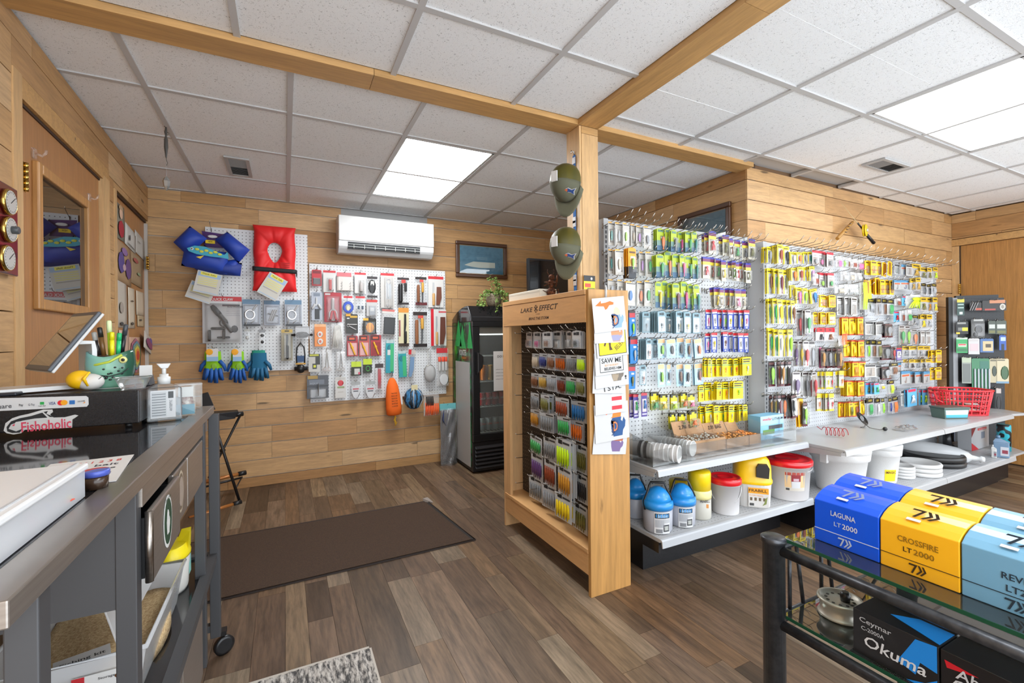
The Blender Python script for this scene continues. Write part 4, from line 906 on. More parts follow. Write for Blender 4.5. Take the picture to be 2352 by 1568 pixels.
R4 = [('the sixth row', [('T', 512, 5, 576, 310, 'purple'), ('T', 578, 8, 630, 310, 'yellow'), ('T', 640, 10, 700, 318, 'red'), ('T', 702, 12, 772, 318, 'silver'), ('S', 788, 84, 838, 338, 'pink'), ('V', 838, 96, 892, 330, 'amber', 1), ('V', 906, 98, 974, 330, 'grey', 1), ('V', 976, 96, 1032, 330, 'yellow'), ('V', 1034, 98, 1092, 330, 'amber'),
   ('X', 1118, 4, 1196, 206, 'yellow', 1), ('X', 1200, 4, 1270, 206, 'yellow', 1), ('X', 1284, 6, 1350, 206, 'amber', 1), ('Y', 1366, 6, 1430, 206, 'lime'), ('Y', 1432, 6, 1494, 206, 'brown'), ('Y', 1496, 10, 1560, 206, 'olive'), ('V', 1562, 62, 1662, 236, 'smoke', 1), ('V', 1664, 84, 1722, 236, 'red'), ('J', 1732, 96, 1790, 240, 'white'), ('1', 1806, 76, 1884, 196, 'grey'), ('1', 1884, 76, 1962, 196, 'grey'), ('1', 1982, 74, 2050, 200, 'grey'), ('1', 2050, 76, 2122, 200, 'dark'), ('Q', 2134, 122, 2192, 270, 'tan', 1), ('Q', 2200, 116, 2258, 268, 'tan', 1)]),
 ('the seventh row', [('V', 226, 255, 302, 550, 'lime'), ('V', 320, 250, 370, 550, 'red'), ('V', 370, 250, 412, 545, 'amber'), ('V', 412, 248, 450, 545, 'green'), ('V', 452, 246, 496, 540, 'smoke'), ('T', 516, 372, 602, 660, 'purple', 1), ('T', 630, 372, 700, 672, 'dark', 1), ('T', 702, 374, 736, 672, 'red'), ('T', 738, 372, 790, 672, 'red'),
   ('X', 1210, 256, 1292, 436, 'amber', 5), ('X', 1294, 258, 1366, 436, 'yellow', 1), ('Z', 1370, 286, 1482, 440, 'dark', 1), ('Z', 1492, 292, 1552, 440, 'navy'), ('V', 1562, 318, 1662, 466, 'silver', 1), ('Y', 1664, 276, 1742, 412, 'brown', 1), ('2', 1748, 270, 1790, 380, 'rust'), ('1', 1806, 232, 1876, 336, 'grey'), ('1', 1884, 232, 1942, 336, 'dark'), ('1', 1946, 232, 2006, 336, 'grey'), ('1', 2014, 230, 2072, 334, 'dark'), ('1', 2078, 226, 2136, 334, 'grey'), ('Q', 2132, 326, 2192, 472, 'tan', 1), ('Q', 2196, 320, 2256, 468, 'tan', 1)]),
 ('the eighth row', [('W', 806, 374, 852, 578, 'pink'), ('W', 852, 374, 896, 578, 'lime'), ('W', 897, 374, 942, 578, 'yellow'), ('W', 943, 374, 990, 578, 'red'), ('W', 1016, 364, 1062, 562, 'lime'), ('W', 1062, 364, 1112, 562, 'orange'), ('X', 1152, 480, 1212, 666, 'yellow', 4), ('X', 1214, 482, 1272, 664, 'rust', 1), ('X', 1280, 482, 1352, 664, 'amber', 2),
   ('5', 1370, 500, 1426, 640, 'olive'), ('5', 1428, 502, 1474, 640, 'yellow'), ('5', 1474, 502, 1524, 640, 'green'), ('P', 1526, 512, 1582, 580, 'yellow'), ('Y', 1638, 478, 1702, 636, 'chartreuse', 1), ('2', 1786, 366, 1892, 516, 'brown', 1), ('2', 1894, 372, 1946, 516, 'dark'), ('2', 1954, 374, 2036, 506, 'grey', 1), ('2', 2044, 370, 2130, 506, 'dark', 1)]),
 ('the lowest row', [('V', 230, 650, 282, 930, 'amber'), ('V', 282, 648, 332, 930, 'yellow'), ('V', 332, 645, 376, 928, 'maroon'), ('V', 376, 640, 440, 926, 'orange', 1), ('V', 440, 640, 488, 922, 'green'), ('V', 488, 640, 560, 920, 'white', 1, -.08), ('4', 566, 690, 634, 1024, 'yellow', 1, -.1), ('V', 630, 732, 686, 1016, 'lime'), ('W', 796, 630, 842, 834, 'orange', 1), ('W', 844, 630, 890, 836, 'silver', 1), ('W', 892, 630, 940, 836, 'pink', 1), ('W', 944, 630, 996, 834, 'red'),
   ('X', 1056, 732, 1116, 910, 'amber', 1), ('X', 1118, 732, 1170, 908, 'white', 1), ('X', 1172, 726, 1222, 904, 'olive', 2), ('X', 1224, 722, 1300, 900, 'rust', 1), ('X', 1304, 706, 1356, 884, 'yellow'), ('Y', 1380, 690, 1462, 890, 'green', 1), ('Y', 1480, 688, 1546, 886, 'white', 1), ('Y', 1550, 686, 1586, 870, 'lime'), ('Y', 1636, 686, 1672, 850, 'navy'), ('Y', 1676, 664, 1750, 862, 'orange'),
   ('Z', 1786, 590, 1842, 772, 'black'), ('5', 1856, 568, 1972, 782, 'white', 1), ('5', 1990, 580, 2038, 766, 'chartreuse'), ('5', 2040, 580, 2096, 766, 'chartreuse'), ('Y', 2106, 578, 2152, 750, 'navy'), ('Y', 2162, 570, 2232, 712, 'red', 1)])]
board_items(B2, R3, c6, place_y(GY2-.004), '', depth=(.06, .11))
board_items(B2, R4, c7, place_y(GY2-.004), '', depth=(.06, .11))
# bare peg hooks above the top rows and at the board ends
for k, (px, py) in enumerate([(1404, 515), (1420, 513), (1433, 519), (1452, 522), (1470, 523), (1490, 526), (1506, 533), (1521, 533), (1538, 538), (1552, 541), (1568, 540), (1588, 544), (1602, 545), (1612, 547), (1640, 552), (1668, 556), (1690, 560), (1705, 561)]):
    p = PY(px-12, py+6, GY1-.004); peg((p.x, GY1-.004, min(p.z, 1.905)), 0, .2, 'bare chrome hook along top edge, white shelving pegboard, %s from left' % ORD[k], 'peg hooks on the white shelving pegboard', tip=.04, up=.08)
for k in range(24):
    px = 1770+k*15.5; p = PY(px, 560+(px-1755)*.153, GY2-.004); peg((p.x, GY2-.004, min(p.z, 1.85)), 0, .2, 'thin bare hook along top edge, grey shelving pegboard, %s from left' % ORD[k], 'peg hooks on the grey shelving pegboard', tip=.035, up=.06)
for k, py in enumerate((585, 655, 720, 785, 840, 900)): 
    p = PY(1722, py, GY1-.004); peg((2.93, GY1-.004, p.z), 0, .2, 'bare hook at right edge of white shelving pegboard, %s from top' % ORD[k], 'peg hooks on the white shelving pegboard', tip=.035, up=.1)
# ================================================================== things hanging on the wooden stand and on the back wall
ST_['6'] = ('white snowflake-printed worm bag', 'e4e6e8', 'card', [('band', .2, .12, .48, .26, '23262a', 0), ('band', .52, .1, .85, .27, '23262a', 0), ('worms', .28, .56, .74, .92, '@', .012), ('blister', .15, .48, .88, .97, CLEAR, .016)])
ST_['7'] = ('silver worm bag', 'c4cad0', 'card', [('band', 0, 0, 1, .22, 'd9dde0', 0), ('band', .45, .1, .95, .16, '2a2c2e', 0), ('worms', .1, .24, .92, .9, '@', .014), ('band', .12, .4, .88, .8, '@', 0), ('disc', .45, .55, .66, .72, 'f4f4f2', 0)])
ST_['8'] = ('white-topped worm bag', 'dfe2e4', 'card', [('band', .15, .06, .42, .2, '23262a', 0), ('band', .46, .1, .9, .17, '3a3d40', 0), ('worms', .1, .3, .92, .92, '@', .014), ('band', .12, .4, .88, .84, '@', 0), ('disc', .5, .5, .68, .64, 'f4f4f2', 0)])
def place_x(xp):
    def f(a, b, d):
        x = xp-d; xm, ym = (a[0]+b[0])/2, (a[1]+b[1])/2
        l, r = PX(a[0], ym, x), PX(b[0], ym, x); t, bo = PX(xm, a[1], x), PX(xm, b[1], x)
        return Vector((x, t.y, t.z)), -PI/2, l.y-r.y, t.z-bo.z, d, Vector((-1, 0, 0))
    return f
c8 = lambda x, y: (1130+x/4.127, 640+y/4.127)
c9 = lambda x, y: (1130+x/4.127, 1000+y/4.127)
B3 = 'wooden stand'
board_items(B3, [('the top row', [('6', 320, 500, 386, 655, 'dark', 1), ('6', 392, 500, 466, 660, 'magenta', 1), ('6', 482, 500, 562, 654, 'brown', 1), ('6', 572, 492, 660, 664, 'white', 3), ('6', 706, 492, 756, 660, 'white'), ('6', 757, 488, 840, 660, 'dark', 2), ('6', 856, 500, 888, 660, 'brown')]),
 ('the second row', [('7', 380, 708, 450, 850, 'beige'), ('7', 452, 706, 522, 852, 'navy'), ('7', 526, 712, 602, 866, 'brown'), ('7', 604, 718, 702, 876, 'orange'), ('7', 708, 724, 802, 888, 'smoke'), ('7', 810, 726, 890, 892, 'chartreuse')]),
 ('the third row', [('7', 370, 894, 446, 1036, 'brown'), ('7', 448, 902, 522, 1048, 'gold'), ('7', 526, 910, 608, 1068, 'grey'), ('7', 608, 924, 706, 1092, 'rust'), ('7', 708, 930, 798, 1108, 'green'), ('7', 800, 942, 890, 1116, 'olive')]),
 ('the fourth row', [('7', 364, 1080, 450, 1240, 'smoke'), ('7', 456, 1096, 550, 1268, 'olive', 2), ('7', 602, 1126, 726, 1312, 'rust'), ('7', 756, 1156, 890, 1356, 'blue', 1)]),
 ('the fifth row', [('7', 364, 1234, 452, 1406, 'amber'), ('7', 458, 1266, 580, 1450, 'smoke', 2), ('7', 622, 1302, 738, 1490, 'green'), ('7', 742, 1338, 862, 1540, 'orange', 1)])], c8, place_x(1.433), '', depth=(.06, .08))
board_items(B3, [('the sixth row', [('8', 352, 0, 482, 170, 'green'), ('8', 486, 16, 608, 222, 'smoke'), ('8', 608, 32, 746, 310, 'chartreuse', 2), ('8', 804, 84, 902, 356, 'olive')]),
 ('the seventh row', [('8', 366, 166, 486, 410, 'purple'), ('8', 488, 220, 612, 480, 'rust'), ('8', 614, 292, 762, 566, 'amber', 2), ('8', 804, 366, 904, 636, 'dark')]),
 ('the lowest row', [('8', 356, 392, 472, 606, 'smoke'), ('8', 478, 466, 602, 690, 'grey'), ('8', 604, 556, 748, 800, 'yellow', 2), ('8', 768, 646, 906, 905, 'olive')])], c9, place_x(1.433), '', depth=(.06, .08))
for k, (px, py) in enumerate([(1182, 760), (1198, 757), (1184, 806), (1200, 803), (1184, 854), (1199, 855), (1182, 902), (1205, 908), (1204, 942), (1184, 992), (1184, 1046), (1184, 1104), (1216, 1118)]):
    p = PX(px, py, 1.31); peg((1.433, p.y, p.z-.02), -PI/2, .115, 'bare peg hook at the left of the wooden stand, %s from the top' % ORD[k], 'peg hooks on the wooden stand', tip=.012, up=.03)

# ---- sticker sheets on the stand's end panel
cs = lambda x, y: (1340+x/4.017, 660+y/4.017)
MITT = [(.15, 0), (.75, 0), (.8, .18), (.95, .3), (1, .5), (.88, .64), (.78, .48), (.68, .55), (.72, .8), (.55, .95), (.35, 1), (.2, .9), (.12, .7), (0, .5), (.05, .25)]
UPPER = [(0, .5), (.15, .72), (.32, 1), (.32, .72), (.55, .75), (.8, .88), (1, .7), (.97, .48), (.75, .45), (.62, .1), (.52, .0), (.45, .38), (.25, .42)]
def sheet(k, x0, y0, x1, y1, label, tilt, prints):
    yq = SYN-.022-.008-.0055*(9-k)
    a, b = cs(x0, y0), cs(x1, y1); l = PY(a[0], a[1], yq); r = PY(b[0], b[1], yq)
    w_, h_ = r.x-l.x, l.z-r.z
    t = thing('sticker_sheet', label, 'sticker', ((l.x+r.x)/2, yq, l.z), 0, 'state sticker sheets on the stand end')
    t.rotation_euler = (0, tilt, 0)
    block('sheet', M('dddddd', .7), t, -w_/2, w_/2, -.0004, .0004, -h_, 0)
    for i, pr in enumerate(prints):
        knd, u0, v0, u1, v1, col = pr[:6]
        X0, X1, Z0, Z1 = (u0-.5)*w_, (u1-.5)*w_, -v1*h_, -v0*h_
        y = -.0005-.0002*(i+1)
        mt = M(col, .6)
        if knd in ('mitten', 'upper'):
            P = MITT if knd == 'mitten' else UPPER
            lo, hi = (pr[6], pr[7]) if len(pr) > 7 else (0, 1)
            P = [(X0+u*(X1-X0), Z0+min(max(v, lo), hi)*(Z1-Z0)) for u, v in P]
            obj('state_print', G().prism(P, y, y+.0002), mt, t)
        elif knd == 'band': block('printed_band', mt, t, X0, X1, y, y+.0002, Z0, Z1)
        elif knd == 'frame':
            g = G(); e = .006
            for q in ((X0, X1, Z0, Z0+e*.5), (X0, X1, Z1-e*.5, Z1), (X0, X0+e*.5, Z0, Z1), (X1-e*.5, X1, Z0, Z1)): g.box(q[0], q[1], y, y+.0002, q[2], q[3])
            obj('printed_frame', g, mt, t)
        elif knd == 'text': text(pr[8], mt, t, ((X0+X1)/2, y-.0003, (Z0+Z1)/2), X1-X0, Z1-Z0, (PI/2, pr[9] if len(pr) > 9 else 0, 0))
        elif knd == 'poly': obj('printed_shape', G().prism([(X0+u*(X1-X0), Z0+v*(Z1-Z0)) for u, v in pr[8]], y, y+.0002), mt, t)
    return t
DL = [('text', .56, .52, .78, .88, '1d3a68', 0, 1, 'D'), ('text', .61, .58, .73, .83, 'e07a3c', 0, 1, 'D'), ('poly', .52, .5, .80, .92, '1d3a68', 0, 1, [(.1, .95), (.45, .98), (.5, .9), (.3, .9), (.28, .1), (.05, .02), (.2, .0), (.36, .1), (.36, .88)]), ('band', .55, .62, .61, .645, '1d3a68'), ('band', .55, .72, .61, .745, '1d3a68'), ('band', .55, .8, .61, .82, '1d3a68')]
sheet(1, 75, 85, 375, 405, 'topmost white sticker sheet, orange and blue state print with letter D', -.10, [('upper', .08, .08, .66, .36, 'e86a1c'), ('mitten', .58, .30, .94, .92, 'f4c09c', .62, 1), ('mitten', .58, .30, .94, .92, '7f9fc0', 0, .62)]+DL)
sheet(2, 92, 200, 372, 508, 'white sticker sheet with a sunset state photo print, second from the top', -.03, [('mitten', .55, .4, .95, .97, 'c98a62'), ('mitten', .56, .62, .92, .95, '8f8fae', 0, .55)])
sheet(3, 105, 330, 400, 632, 'yellow road-sign sticker reading believe', -.08, [('band', .06, .1, .94, .94, '1c1a16'), ('band', .08, .12, .92, .92, 'f2d90a'), ('poly', .2, .2, .62, .8, '4a2a16', 0, 1, [(.1, 1), (.9, 1), (.85, .55), (.6, .62), (.58, .2), (.7, .0), (.45, .0), (.42, .5), (.3, .45), (.15, .2), (.05, .25), (.2, .6)]), ('text', .55, .6, .9, .74, '3a2414', 0, 1, 'BELIEVE', -.6)])
sheet(4, 95, 480, 385, 792, 'white framed sticker reading SAW ME', -.06, [('frame', .14, .3, .9, .93, '23241f'), ('text', .2, .54, .84, .68, '23241f', 0, 1, 'SAW ME'), ('text', .3, .71, .74, .77, 'd9a878', 0, 1, 'BUT NOBODY'), ('text', .28, .80, .82, .88, '23241f', 0, 1, 'BELIEVES HIM')])
sheet(5, 95, 600, 405, 905, 'white sticker sheet with a grey tree-bark state print', -.06, [('mitten', .48, .42, .86, .85, '6f665c'), ('mitten', .5, .5, .7, .84, '9a8a74'), ('text', .88, .72, .94, .84, '2a2a2a', 0, 1, '!')])
sheet(6, 95, 690, 385, 965, 'white sticker sheet with curved black lettering I STA', .06, [('poly', .28, .62, .6, .8, 'c03038', 0, 1, [(0, .5), (1, 1), (.4, .4), (1, .3), (.2, .1)]), ('text', .35, .74, .9, .9, '1e1e1e', 0, 1, 'I STA.', -.2)])
sheet(7, 100, 850, 388, 1148, 'white sticker sheet with a red and white striped mitten', -.03, [('mitten', .5, .2, .95, .88, 'dfe0e4')]+[('band', .53, .27+.26*k, .86, .38+.26*k, 'd22a38') for k in range(3)])
sheet(8, 95, 1080, 412, 1392, 'white sticker sheet with an orange-over-navy mitten and letter D', -.05, [('upper', .05, .05, .6, .3, 'e8682a'), ('mitten', .46, .14, .9, .90, 'ee7a22', .66, 1), ('mitten', .46, .14, .9, .90, '174a80', 0, .66)]+[(q[0], q[1]-.08, q[2]-.06)+(q[3]-.08, q[4]-.06)+q[5:] for q in DL])
sheet(9, 110, 1230, 420, 1512, 'lowest sticker sheet, with a purple sunset state print', .12, [('mitten', .52, .4, .9, .92, '6f5a86'), ('mitten', .56, .42, .88, .7, 'b0623c', .3, 1)])
hk = thing('sticker_hook', 'white plastic hook strip holding the sticker sheets on the stand', 'hook', (PY(1393, 660, SYN-.03).x, SYN-.022, 1.487))
obj('strip', G().box(-.006, .006, -.0035, -.0008, -.62, .0), MILKY, hk)
obj('over_hook', G().tube([(0, -.003, -.05), (0, -.006, .0), (0, -.004, .012), (0, -.002, .02)], .004, 8), M('eceff2', .3), hk)
# ---- caps on the post
def cap(z, label):
    t = thing('trucker_cap', label, 'cap', (1.40, 2.05, z), 0, 'caps hanging on the post')
    t.rotation_euler = (0, 0, 0)
    drab = M('5a5a48', .85); drab2 = M('63634f', .85)
    # crown as half-dome pointing to -x, brim hanging down
    R_ = .082; Hh = .12
    def crown(u0, u1):
        def fn(u, v):
            a = u0+(u1-u0)*u; r = math.cos(v*PI/2*.98); 
            return Vector((-Hh*math.sin(v*PI/2), -R_*1.05*math.cos(a)*r, R_*1.3*math.sin(a)*r))
        return G().grid(fn, 12, 7)
    cr = obj('front_panel', crown(-PI*.97, -PI*.03), drab, t, solid=.003)
    obj('mesh_back', crown(-PI*.03, PI*1.03), OLIVE, t)
    def brim(u, v):
        a = -PI*.92+PI*.84*u; q = 1+v*.75
        return Vector((-.004-.028*v*math.sin(u*PI)+.02*v, -R_*1.05*math.cos(a)*(1+.08*v), R_*1.3*math.sin(a)*q))
    obj('brim', G().grid(brim, 12, 4), drab2, t, solid=.003)
    obj('button', G().ell((-Hh-.003, 0, 0), (.006, .008, .008), 8, 5), drab, t)
    p_ = obj('fish_patch', G().prism([(-.025, 0), (-.008, .012), (.012, .006), (.03, .018), (.024, 0), (.03, -.016), (.01, -.008), (-.01, -.008)], -.001, .001), M('2c4a86', .6), t, (-.07, -.052, -.066), (.9, .2, -.9))
    obj('fish_outline', G().prism([(-.029, 0), (-.008, .016), (.012, .010), (.035, .024), (.029, 0), (.035, -.021), (.01, -.012), (-.011, -.012)], .001, .0015), M('e9e9e6', .6), p_)
    obj('fish_head', G().prism([(-.026, 0), (-.012, .010), (-.008, 0), (-.012, -.009)], -.0015, -.001), M('c9643a', .6), p_)
    block('tag', PAPER, t, -Hh-.012, -Hh-.006, -.015, .02, -.02, .035)
    # straighten: face the viewer's left, opening toward the post
    return t
cA = PX(1303, 428, 1.40); cB = PX(1303, 572, 1.40)
t = cap(cA.z+.015, 'olive mesh-back cap hanging higher on the post'); t.location.y = cA.y; t.rotation_euler = (0, 0, .45)
t = cap(cB.z+.015, 'olive mesh-back cap hanging lower on the post, above wooden stand'); t.location.y = cB.y; t.rotation_euler = (0, 0, .45)
la = thing('hanging_strap', 'blue and white strap with clips hanging down the wooden post', 'strap', (1.474, 2.135, 0))
ztop = PX(1312, 352, 1.47).z; zbot = 1.5
block('webbing', M('2a6ab0', .8), la, -.003, 0, -.012, .012, zbot, ztop-.02)
for py in (372, 508, 516, 640, 650): 
    z = PX(1313, py, 1.47).z; block('white_clip', M('e6e6e8', .4), la, -.006, -.003, -.014, .014, z-.018, z+.018, bevel=.002)
obj('top_hook', G().tube([(0, 0, ztop-.02), (-.004, 0, ztop), (-.02, 0, ztop+.004), (-.022, 0, ztop-.012)], .003, 6), CHROME, la)
q = PY(1341, 632, 2.075)
q2 = PY(1367, 664, 2.075)
pack((( q.x+q2.x)/2, 2.076, q.z), 0, q2.x-q.x, q.z-q2.z+.03, 'bait_bag', 'yellow bag with black top leaning on the post above the stand', 'bait bag', None, 'e9d526', [('band', 0, 0, 1, .3, '17171a', 0), ('disc', .58, .08, .78, .24, 'e8e8e8', 0), ('band', .1, .42, .6, .62, 'd2462a', 0), ('band', .3, .66, .95, .86, '6a7a1a', 0)])

# ================================================================== back wall pegboards
def wallboard(label, x0, x1, z0, z1):
    t = thing('pegboard', label, 'pegboard', (x0, YB-.022, z0), 0, 'white pegboards on the back wall')
    obj('board', G().box(0, x1-x0, 0, .006, 0, z1-z0), PEGW, t)
    g = G()
    for a in ((0, .03, 0, z1-z0), (x1-x0-.03, x1-x0, 0, z1-z0), (.03, x1-x0-.03, 0, .03), (.03, x1-x0-.03, z1-z0-.03, z1-z0)): g.box(a[0], a[1], .006, .022, a[2], a[3])
    obj('batten', g, OAK, t)
    return t
YP = YB-.022
a, b = PY(471, 521, YP), PY(709, 856, YP)
wallboard('left one of two white wall pegboards, behind the life vests', a.x, b.x, PY(590, 852, YP).z, PY(590, 530, YP).z)
a2, b2 = PY(710, 606, YP), PY(1025, 905, YP)
wallboard('right one of two white wall pegboards, below the air conditioner', a2.x, b2.x, PY(868, 914, YP).z, PY(868, 614, YP).z)
cb = lambda x, y: (690+x/4.021, 590+y/4.021)
cl = lambda x, y: (380+x/3.563, 480+y/3.563)
TK = []
def tool(conv, box, label, card, parts, name='tool_card', cat='tool card', kind='card', d=.035, roll=0.0, hook=True):
    a, b = conv(box[0], box[1]), conv(box[2], box[3])
    loc, rz, w_, h_, bl, n = place_y(YP)(a, b, d)
    o = pack(loc, rz, w_, h_, name, label, cat, None, card, parts, roll, kind)
    if hook:
        peg((loc.x, YP, loc.z-.004), 0, d+.03, 'dark peg hook holding the '+' '.join(label.split()[:8]), 'peg hooks on the back wall pegboards', tip=.02, up=.15)
    return o
RH = ('band', 0, 0, 1, .1, 'c2242e', 0)
WC = 'e9e8e5'
tool(cb, (105, 115, 195, 265), 'small red card with dark square gadget, top left of right wall pegboard', 'b8323a', [('band', .1, .08, .9, .25, '7a1c24', 0), ('band', .12, .55, .88, .9, '2a2a2c', .0), ('blister', .08, .5, .92, .95, CLEAR, .03)])
tool(cb, (210, 125, 325, 325), 'white card with red header and small red tube', WC, [RH, ('rod', .42, .4, .68, .9, 'c2342e', .02), ('rod', .46, .38, .64, .55, 'd9d2cc', .02), ('blister', .3, .34, .8, .95, CLEAR, .03)])
tool(cb, (335, 145, 485, 315), 'white bag of small black hooks with red print', 'ece6e0', [('band', 0, 0, .9, .22, 'c86a70', 0)]+[('hook', .2+.55*(k % 2), .5+.15*(k//2), .4+.5*(k % 2), .62+.15*(k//2), 'dark', .004) for k in range(6)], kind='bag', cat='tackle bag')
tool(cb, (500, 145, 605, 335), 'white card with red header and small red-labelled bottle', WC, [RH, ('rod', .42, .48, .75, .92, 'd8d0cc', .03), ('band', .44, .62, .74, .78, 'b83a3a', 0), ('rod', .5, .38, .66, .5, 'eeeeee', .02), ('blister', .35, .36, .85, .97, CLEAR, .035)])
tool(cb, (615, 180, 710, 375), 'black handheld scale with oval screen in clear pack', CLEAR, [('band', 0, 0, 1, .12, '2a2224', 0), ('disc', .12, .14, .86, .82, '1f2023', 0, 0, 'scale_body'), ('disc', .2, .16, .78, .8, '232427', 0), ('band', .34, .22, .68, .42, 'd9dad6', 0, 0, 'scale_screen'), ('band', 0, .9, 1, 1, '2a2224', 0)])
tool(cb, (740, 150, 865, 470), 'long white card with red header and metal spring scale', 'd8d5d0', [('band', 0, 0, 1, .07, 'c2242e', 0), ('ring', .4, .16, .75, .32, CHROME, .006), ('band', .42, .3, .78, .74, 'cfd6dc', 0), ('rod', .5, .32, .6, .7, 'eceef0', .012), ('hook', .35, .78, .7, .98, CHROME, .006), ('blister', .25, .12, .9, .98, CLEAR, .03)])
tool(cb, (885, 190, 1005, 440), 'clear pack with black flashlight under a dark header', CLEAR, [('band', .08, .0, .98, .09, '2c2022', 0), ('band', .4, .08, .72, .2, 'c83a34', 0), ('rod', .12, .24, .46, .92, '1c1c1e', .03), ('rod', .6, .2, .8, .52, '202022', .02), ('band', .1, .92, .95, 1, '241c1e', 0)], cat='tool pack')
tool(cb, (1055, 185, 1170, 445), 'clear pack with fillet knife and brown sheath, top row', CLEAR, [('band', .05, .0, .95, .09, '2c2422', 0), ('band', .4, .09, .7, .18, 'c24a40', 0), ('rod', .15, .28, .38, .9, '7a4a2c', .02), ('rod', .52, .2, .72, .55, 'c8963c', .02), ('blade', .55, .55, .68, .92, '4a4c50', .004), ('band', .05, .9, .98, 1, '5a1c22', 0)], name='knife_pack', cat='knife')
tool(cb, (1180, 180, 1320, 465), 'white card with red header, wooden-handled fillet knife and sheath', WC, [('band', 0, 0, 1, .09, 'c2242e', 0), ('rod', .24, .55, .42, .94, 'c49a62', .02), ('blade', .27, .2, .4, .56, 'c9ccce', .003), ('blade', .5, .34, .85, .92, '6a3a26', .012)], name='knife_card', cat='knife')
tool(cb, (100, 320, 200, 585), 'grey card with open multi-plier and pouch', 'a9b0bc', [('band', .2, .05, .8, .16, '76808e', 0), ('blade', .4, .2, .56, .5, 'd5d8da', .01), ('rod', .1, .42, .34, .62, 'd5d8da', .015, .5), ('rod', .66, .42, .9, .62, 'd5d8da', .015, -.5), ('band', .3, .6, .75, .96, '24262a', 0)])
tool(cb, (220, 325, 380, 600), 'red card with chrome and red fish-gripping pliers', 'a8323c', [('band', .05, .04, .35, .1, 'd8d0d0', 0), ('rod', .4, .2, .58, .62, 'b9b4b4', .02), ('ring', .24, .55, .76, .98, 'b9b4b4', .02), ('rod', .32, .62, .46, .94, 'c2303a', .02, .2), ('rod', .54, .62, .68, .94, 'c2303a', .02, -.2), ('blister', .12, .14, .9, .98, CLEAR, .03)])
tool(cb, (390, 360, 490, 520), 'coil of blue cord on a small red-topped card', CLEAR, [('band', .1, 0, .9, .12, 'c2242e', 0), ('ring', .0, .3, 1, 1, '2a4ab0', .02), ('ring', .1, .38, .9, .94, '2f52c0', .02), ('disc', .3, .55, .7, .85, 'cfc8a8', 0)], cat='cord')
tool(cb, (510, 360, 595, 490), 'little clear pack with two dark clips and red header', CLEAR, [('band', 0, .02, 1, .16, 'c2242e', 0), ('band', .2, .7, .42, .95, '3a4a5c', 0), ('band', .62, .7, .85, .95, '3a4a5c', 0)], cat='tackle pack')
tool(cb, (610, 395, 710, 545), 'grey card with red header and metal clip', 'd5d4d4', [('band', 0, 0, 1, .15, 'c2342e', 0), ('band', .25, .4, .8, .95, '9aa0a8', 0), ('band', .35, .48, .7, .7, 'd9dcde', 0), ('blister', .2, .36, .86, .98, CLEAR, .025)])
tool(cb, (420, 525, 530, 705), 'black card with wire carabiner outline', '3a3a38', [('band', 0, 0, .4, .12, 'e0a020', 0), ('band', .35, .1, .95, .2, 'c8a030', 0), ('band', .08, .2, .3, .26, 'e6e6e6', 0), ('rod', .08, .52, .95, .58, 'a8a8a8', .008), ('rod', .2, .7, .9, .75, 'a8a8a8', .008, .5), ('ring', .06, .5, .3, .68, 'a8a8a8', .008)])
tool(cb, (580, 565, 700, 710), 'black and gold card with round amber light', '26241f', [('band', 0, 0, .4, .15, 'e0a828', 0), ('disc', .18, .28, .85, .92, 'f0a020', 0, 0, 'amber_lamp'), ('band', .3, .34, .45, .86, 'c87a10', 0), ('band', .58, .34, .73, .86, 'c87a10', 0), ('blister', .1, .22, .92, .98, CLEAR, .03)])
tool(cb, (755, 485, 890, 725), 'clear bag with dark fabric pouch inside', BAG, [('band', 0, 0, .85, .16, 'c26a64', 0), ('band', 0, .08, .85, .16, 'e4e0dc', 0), ('band', .15, .3, .92, .95, '2e3032', .0), ('band', .22, .34, .86, .9, '3a3c3e', 0)], kind='bag', cat='pouch', roll=.06)
tool(cb, (905, 470, 1000, 825), 'long pack with black serrated knife on bright pattern', 'cfc7a2', [('band', 0, 0, 1, .12, 'd08a34', 0), ('band', .02, .3, .22, .75, 'e4ded6', 0), ('band', .04, .32, .18, .74, '8a3a32', 0), ('blade', .5, .16, .75, .62, '1d1d1e', .006), ('rod', .48, .6, .76, .92, '1a1a1c', .025), ('band', 0, .92, 1, 1, '3a2a20', 0)], name='knife_pack', cat='knife')
tool(cb, (1040, 500, 1170, 830), 'clear pack with fillet knife and brown sheath, second row', CLEAR, [('band', 0, .02, 1, .12, '2c2422', 0), ('band', .35, .12, .72, .2, 'c24a40', 0), ('rod', .12, .24, .36, .92, '8a5634', .02), ('rod', .52, .2, .74, .5, 'c8963c', .02), ('blade', .56, .5, .68, .92, '4a4c50', .004), ('band', .02, .91, .98, 1, '241c1c', 0)], name='knife_pack', cat='knife')
tool(cb, (1205, 480, 1345, 820), 'white card with red edge, wooden-handled knife and long sheath', WC, [('band', 0, 0, .18, 1, 'c41e2c', 0), ('band', .5, .06, 1, .1, 'c44a50', 0), ('rod', .28, .62, .44, .97, 'c49a62', .02), ('blade', .3, .2, .42, .62, 'b9bcc0', .003), ('blade', .56, .22, .94, .96, '5e3226', .012)], name='knife_card', cat='knife')
tool(cb, (130, 620, 235, 825), 'orange pack with two round white rings', 'e08a4a', [('band', 0, 0, 1, .12, 'e8ae7a', 0), ('disc', .2, .32, .75, .6, 'f0ece6', 0), ('disc', .32, .38, .62, .54, 'c86a50', 0), ('disc', .22, .64, .77, .92, 'f0ece6', 0), ('disc', .34, .7, .64, .86, 'c86a50', 0)])
tool(cb, (280, 610, 400, 855), 'clear bag full of thin white ties, higher one', BAG, [('worms', .15, .12, .6, .92, 'e6e4de', .02, .1), ('worms', .35, .1, .85, .94, 'efeeea', .02, -.1)], kind='bag', cat='tackle bag')
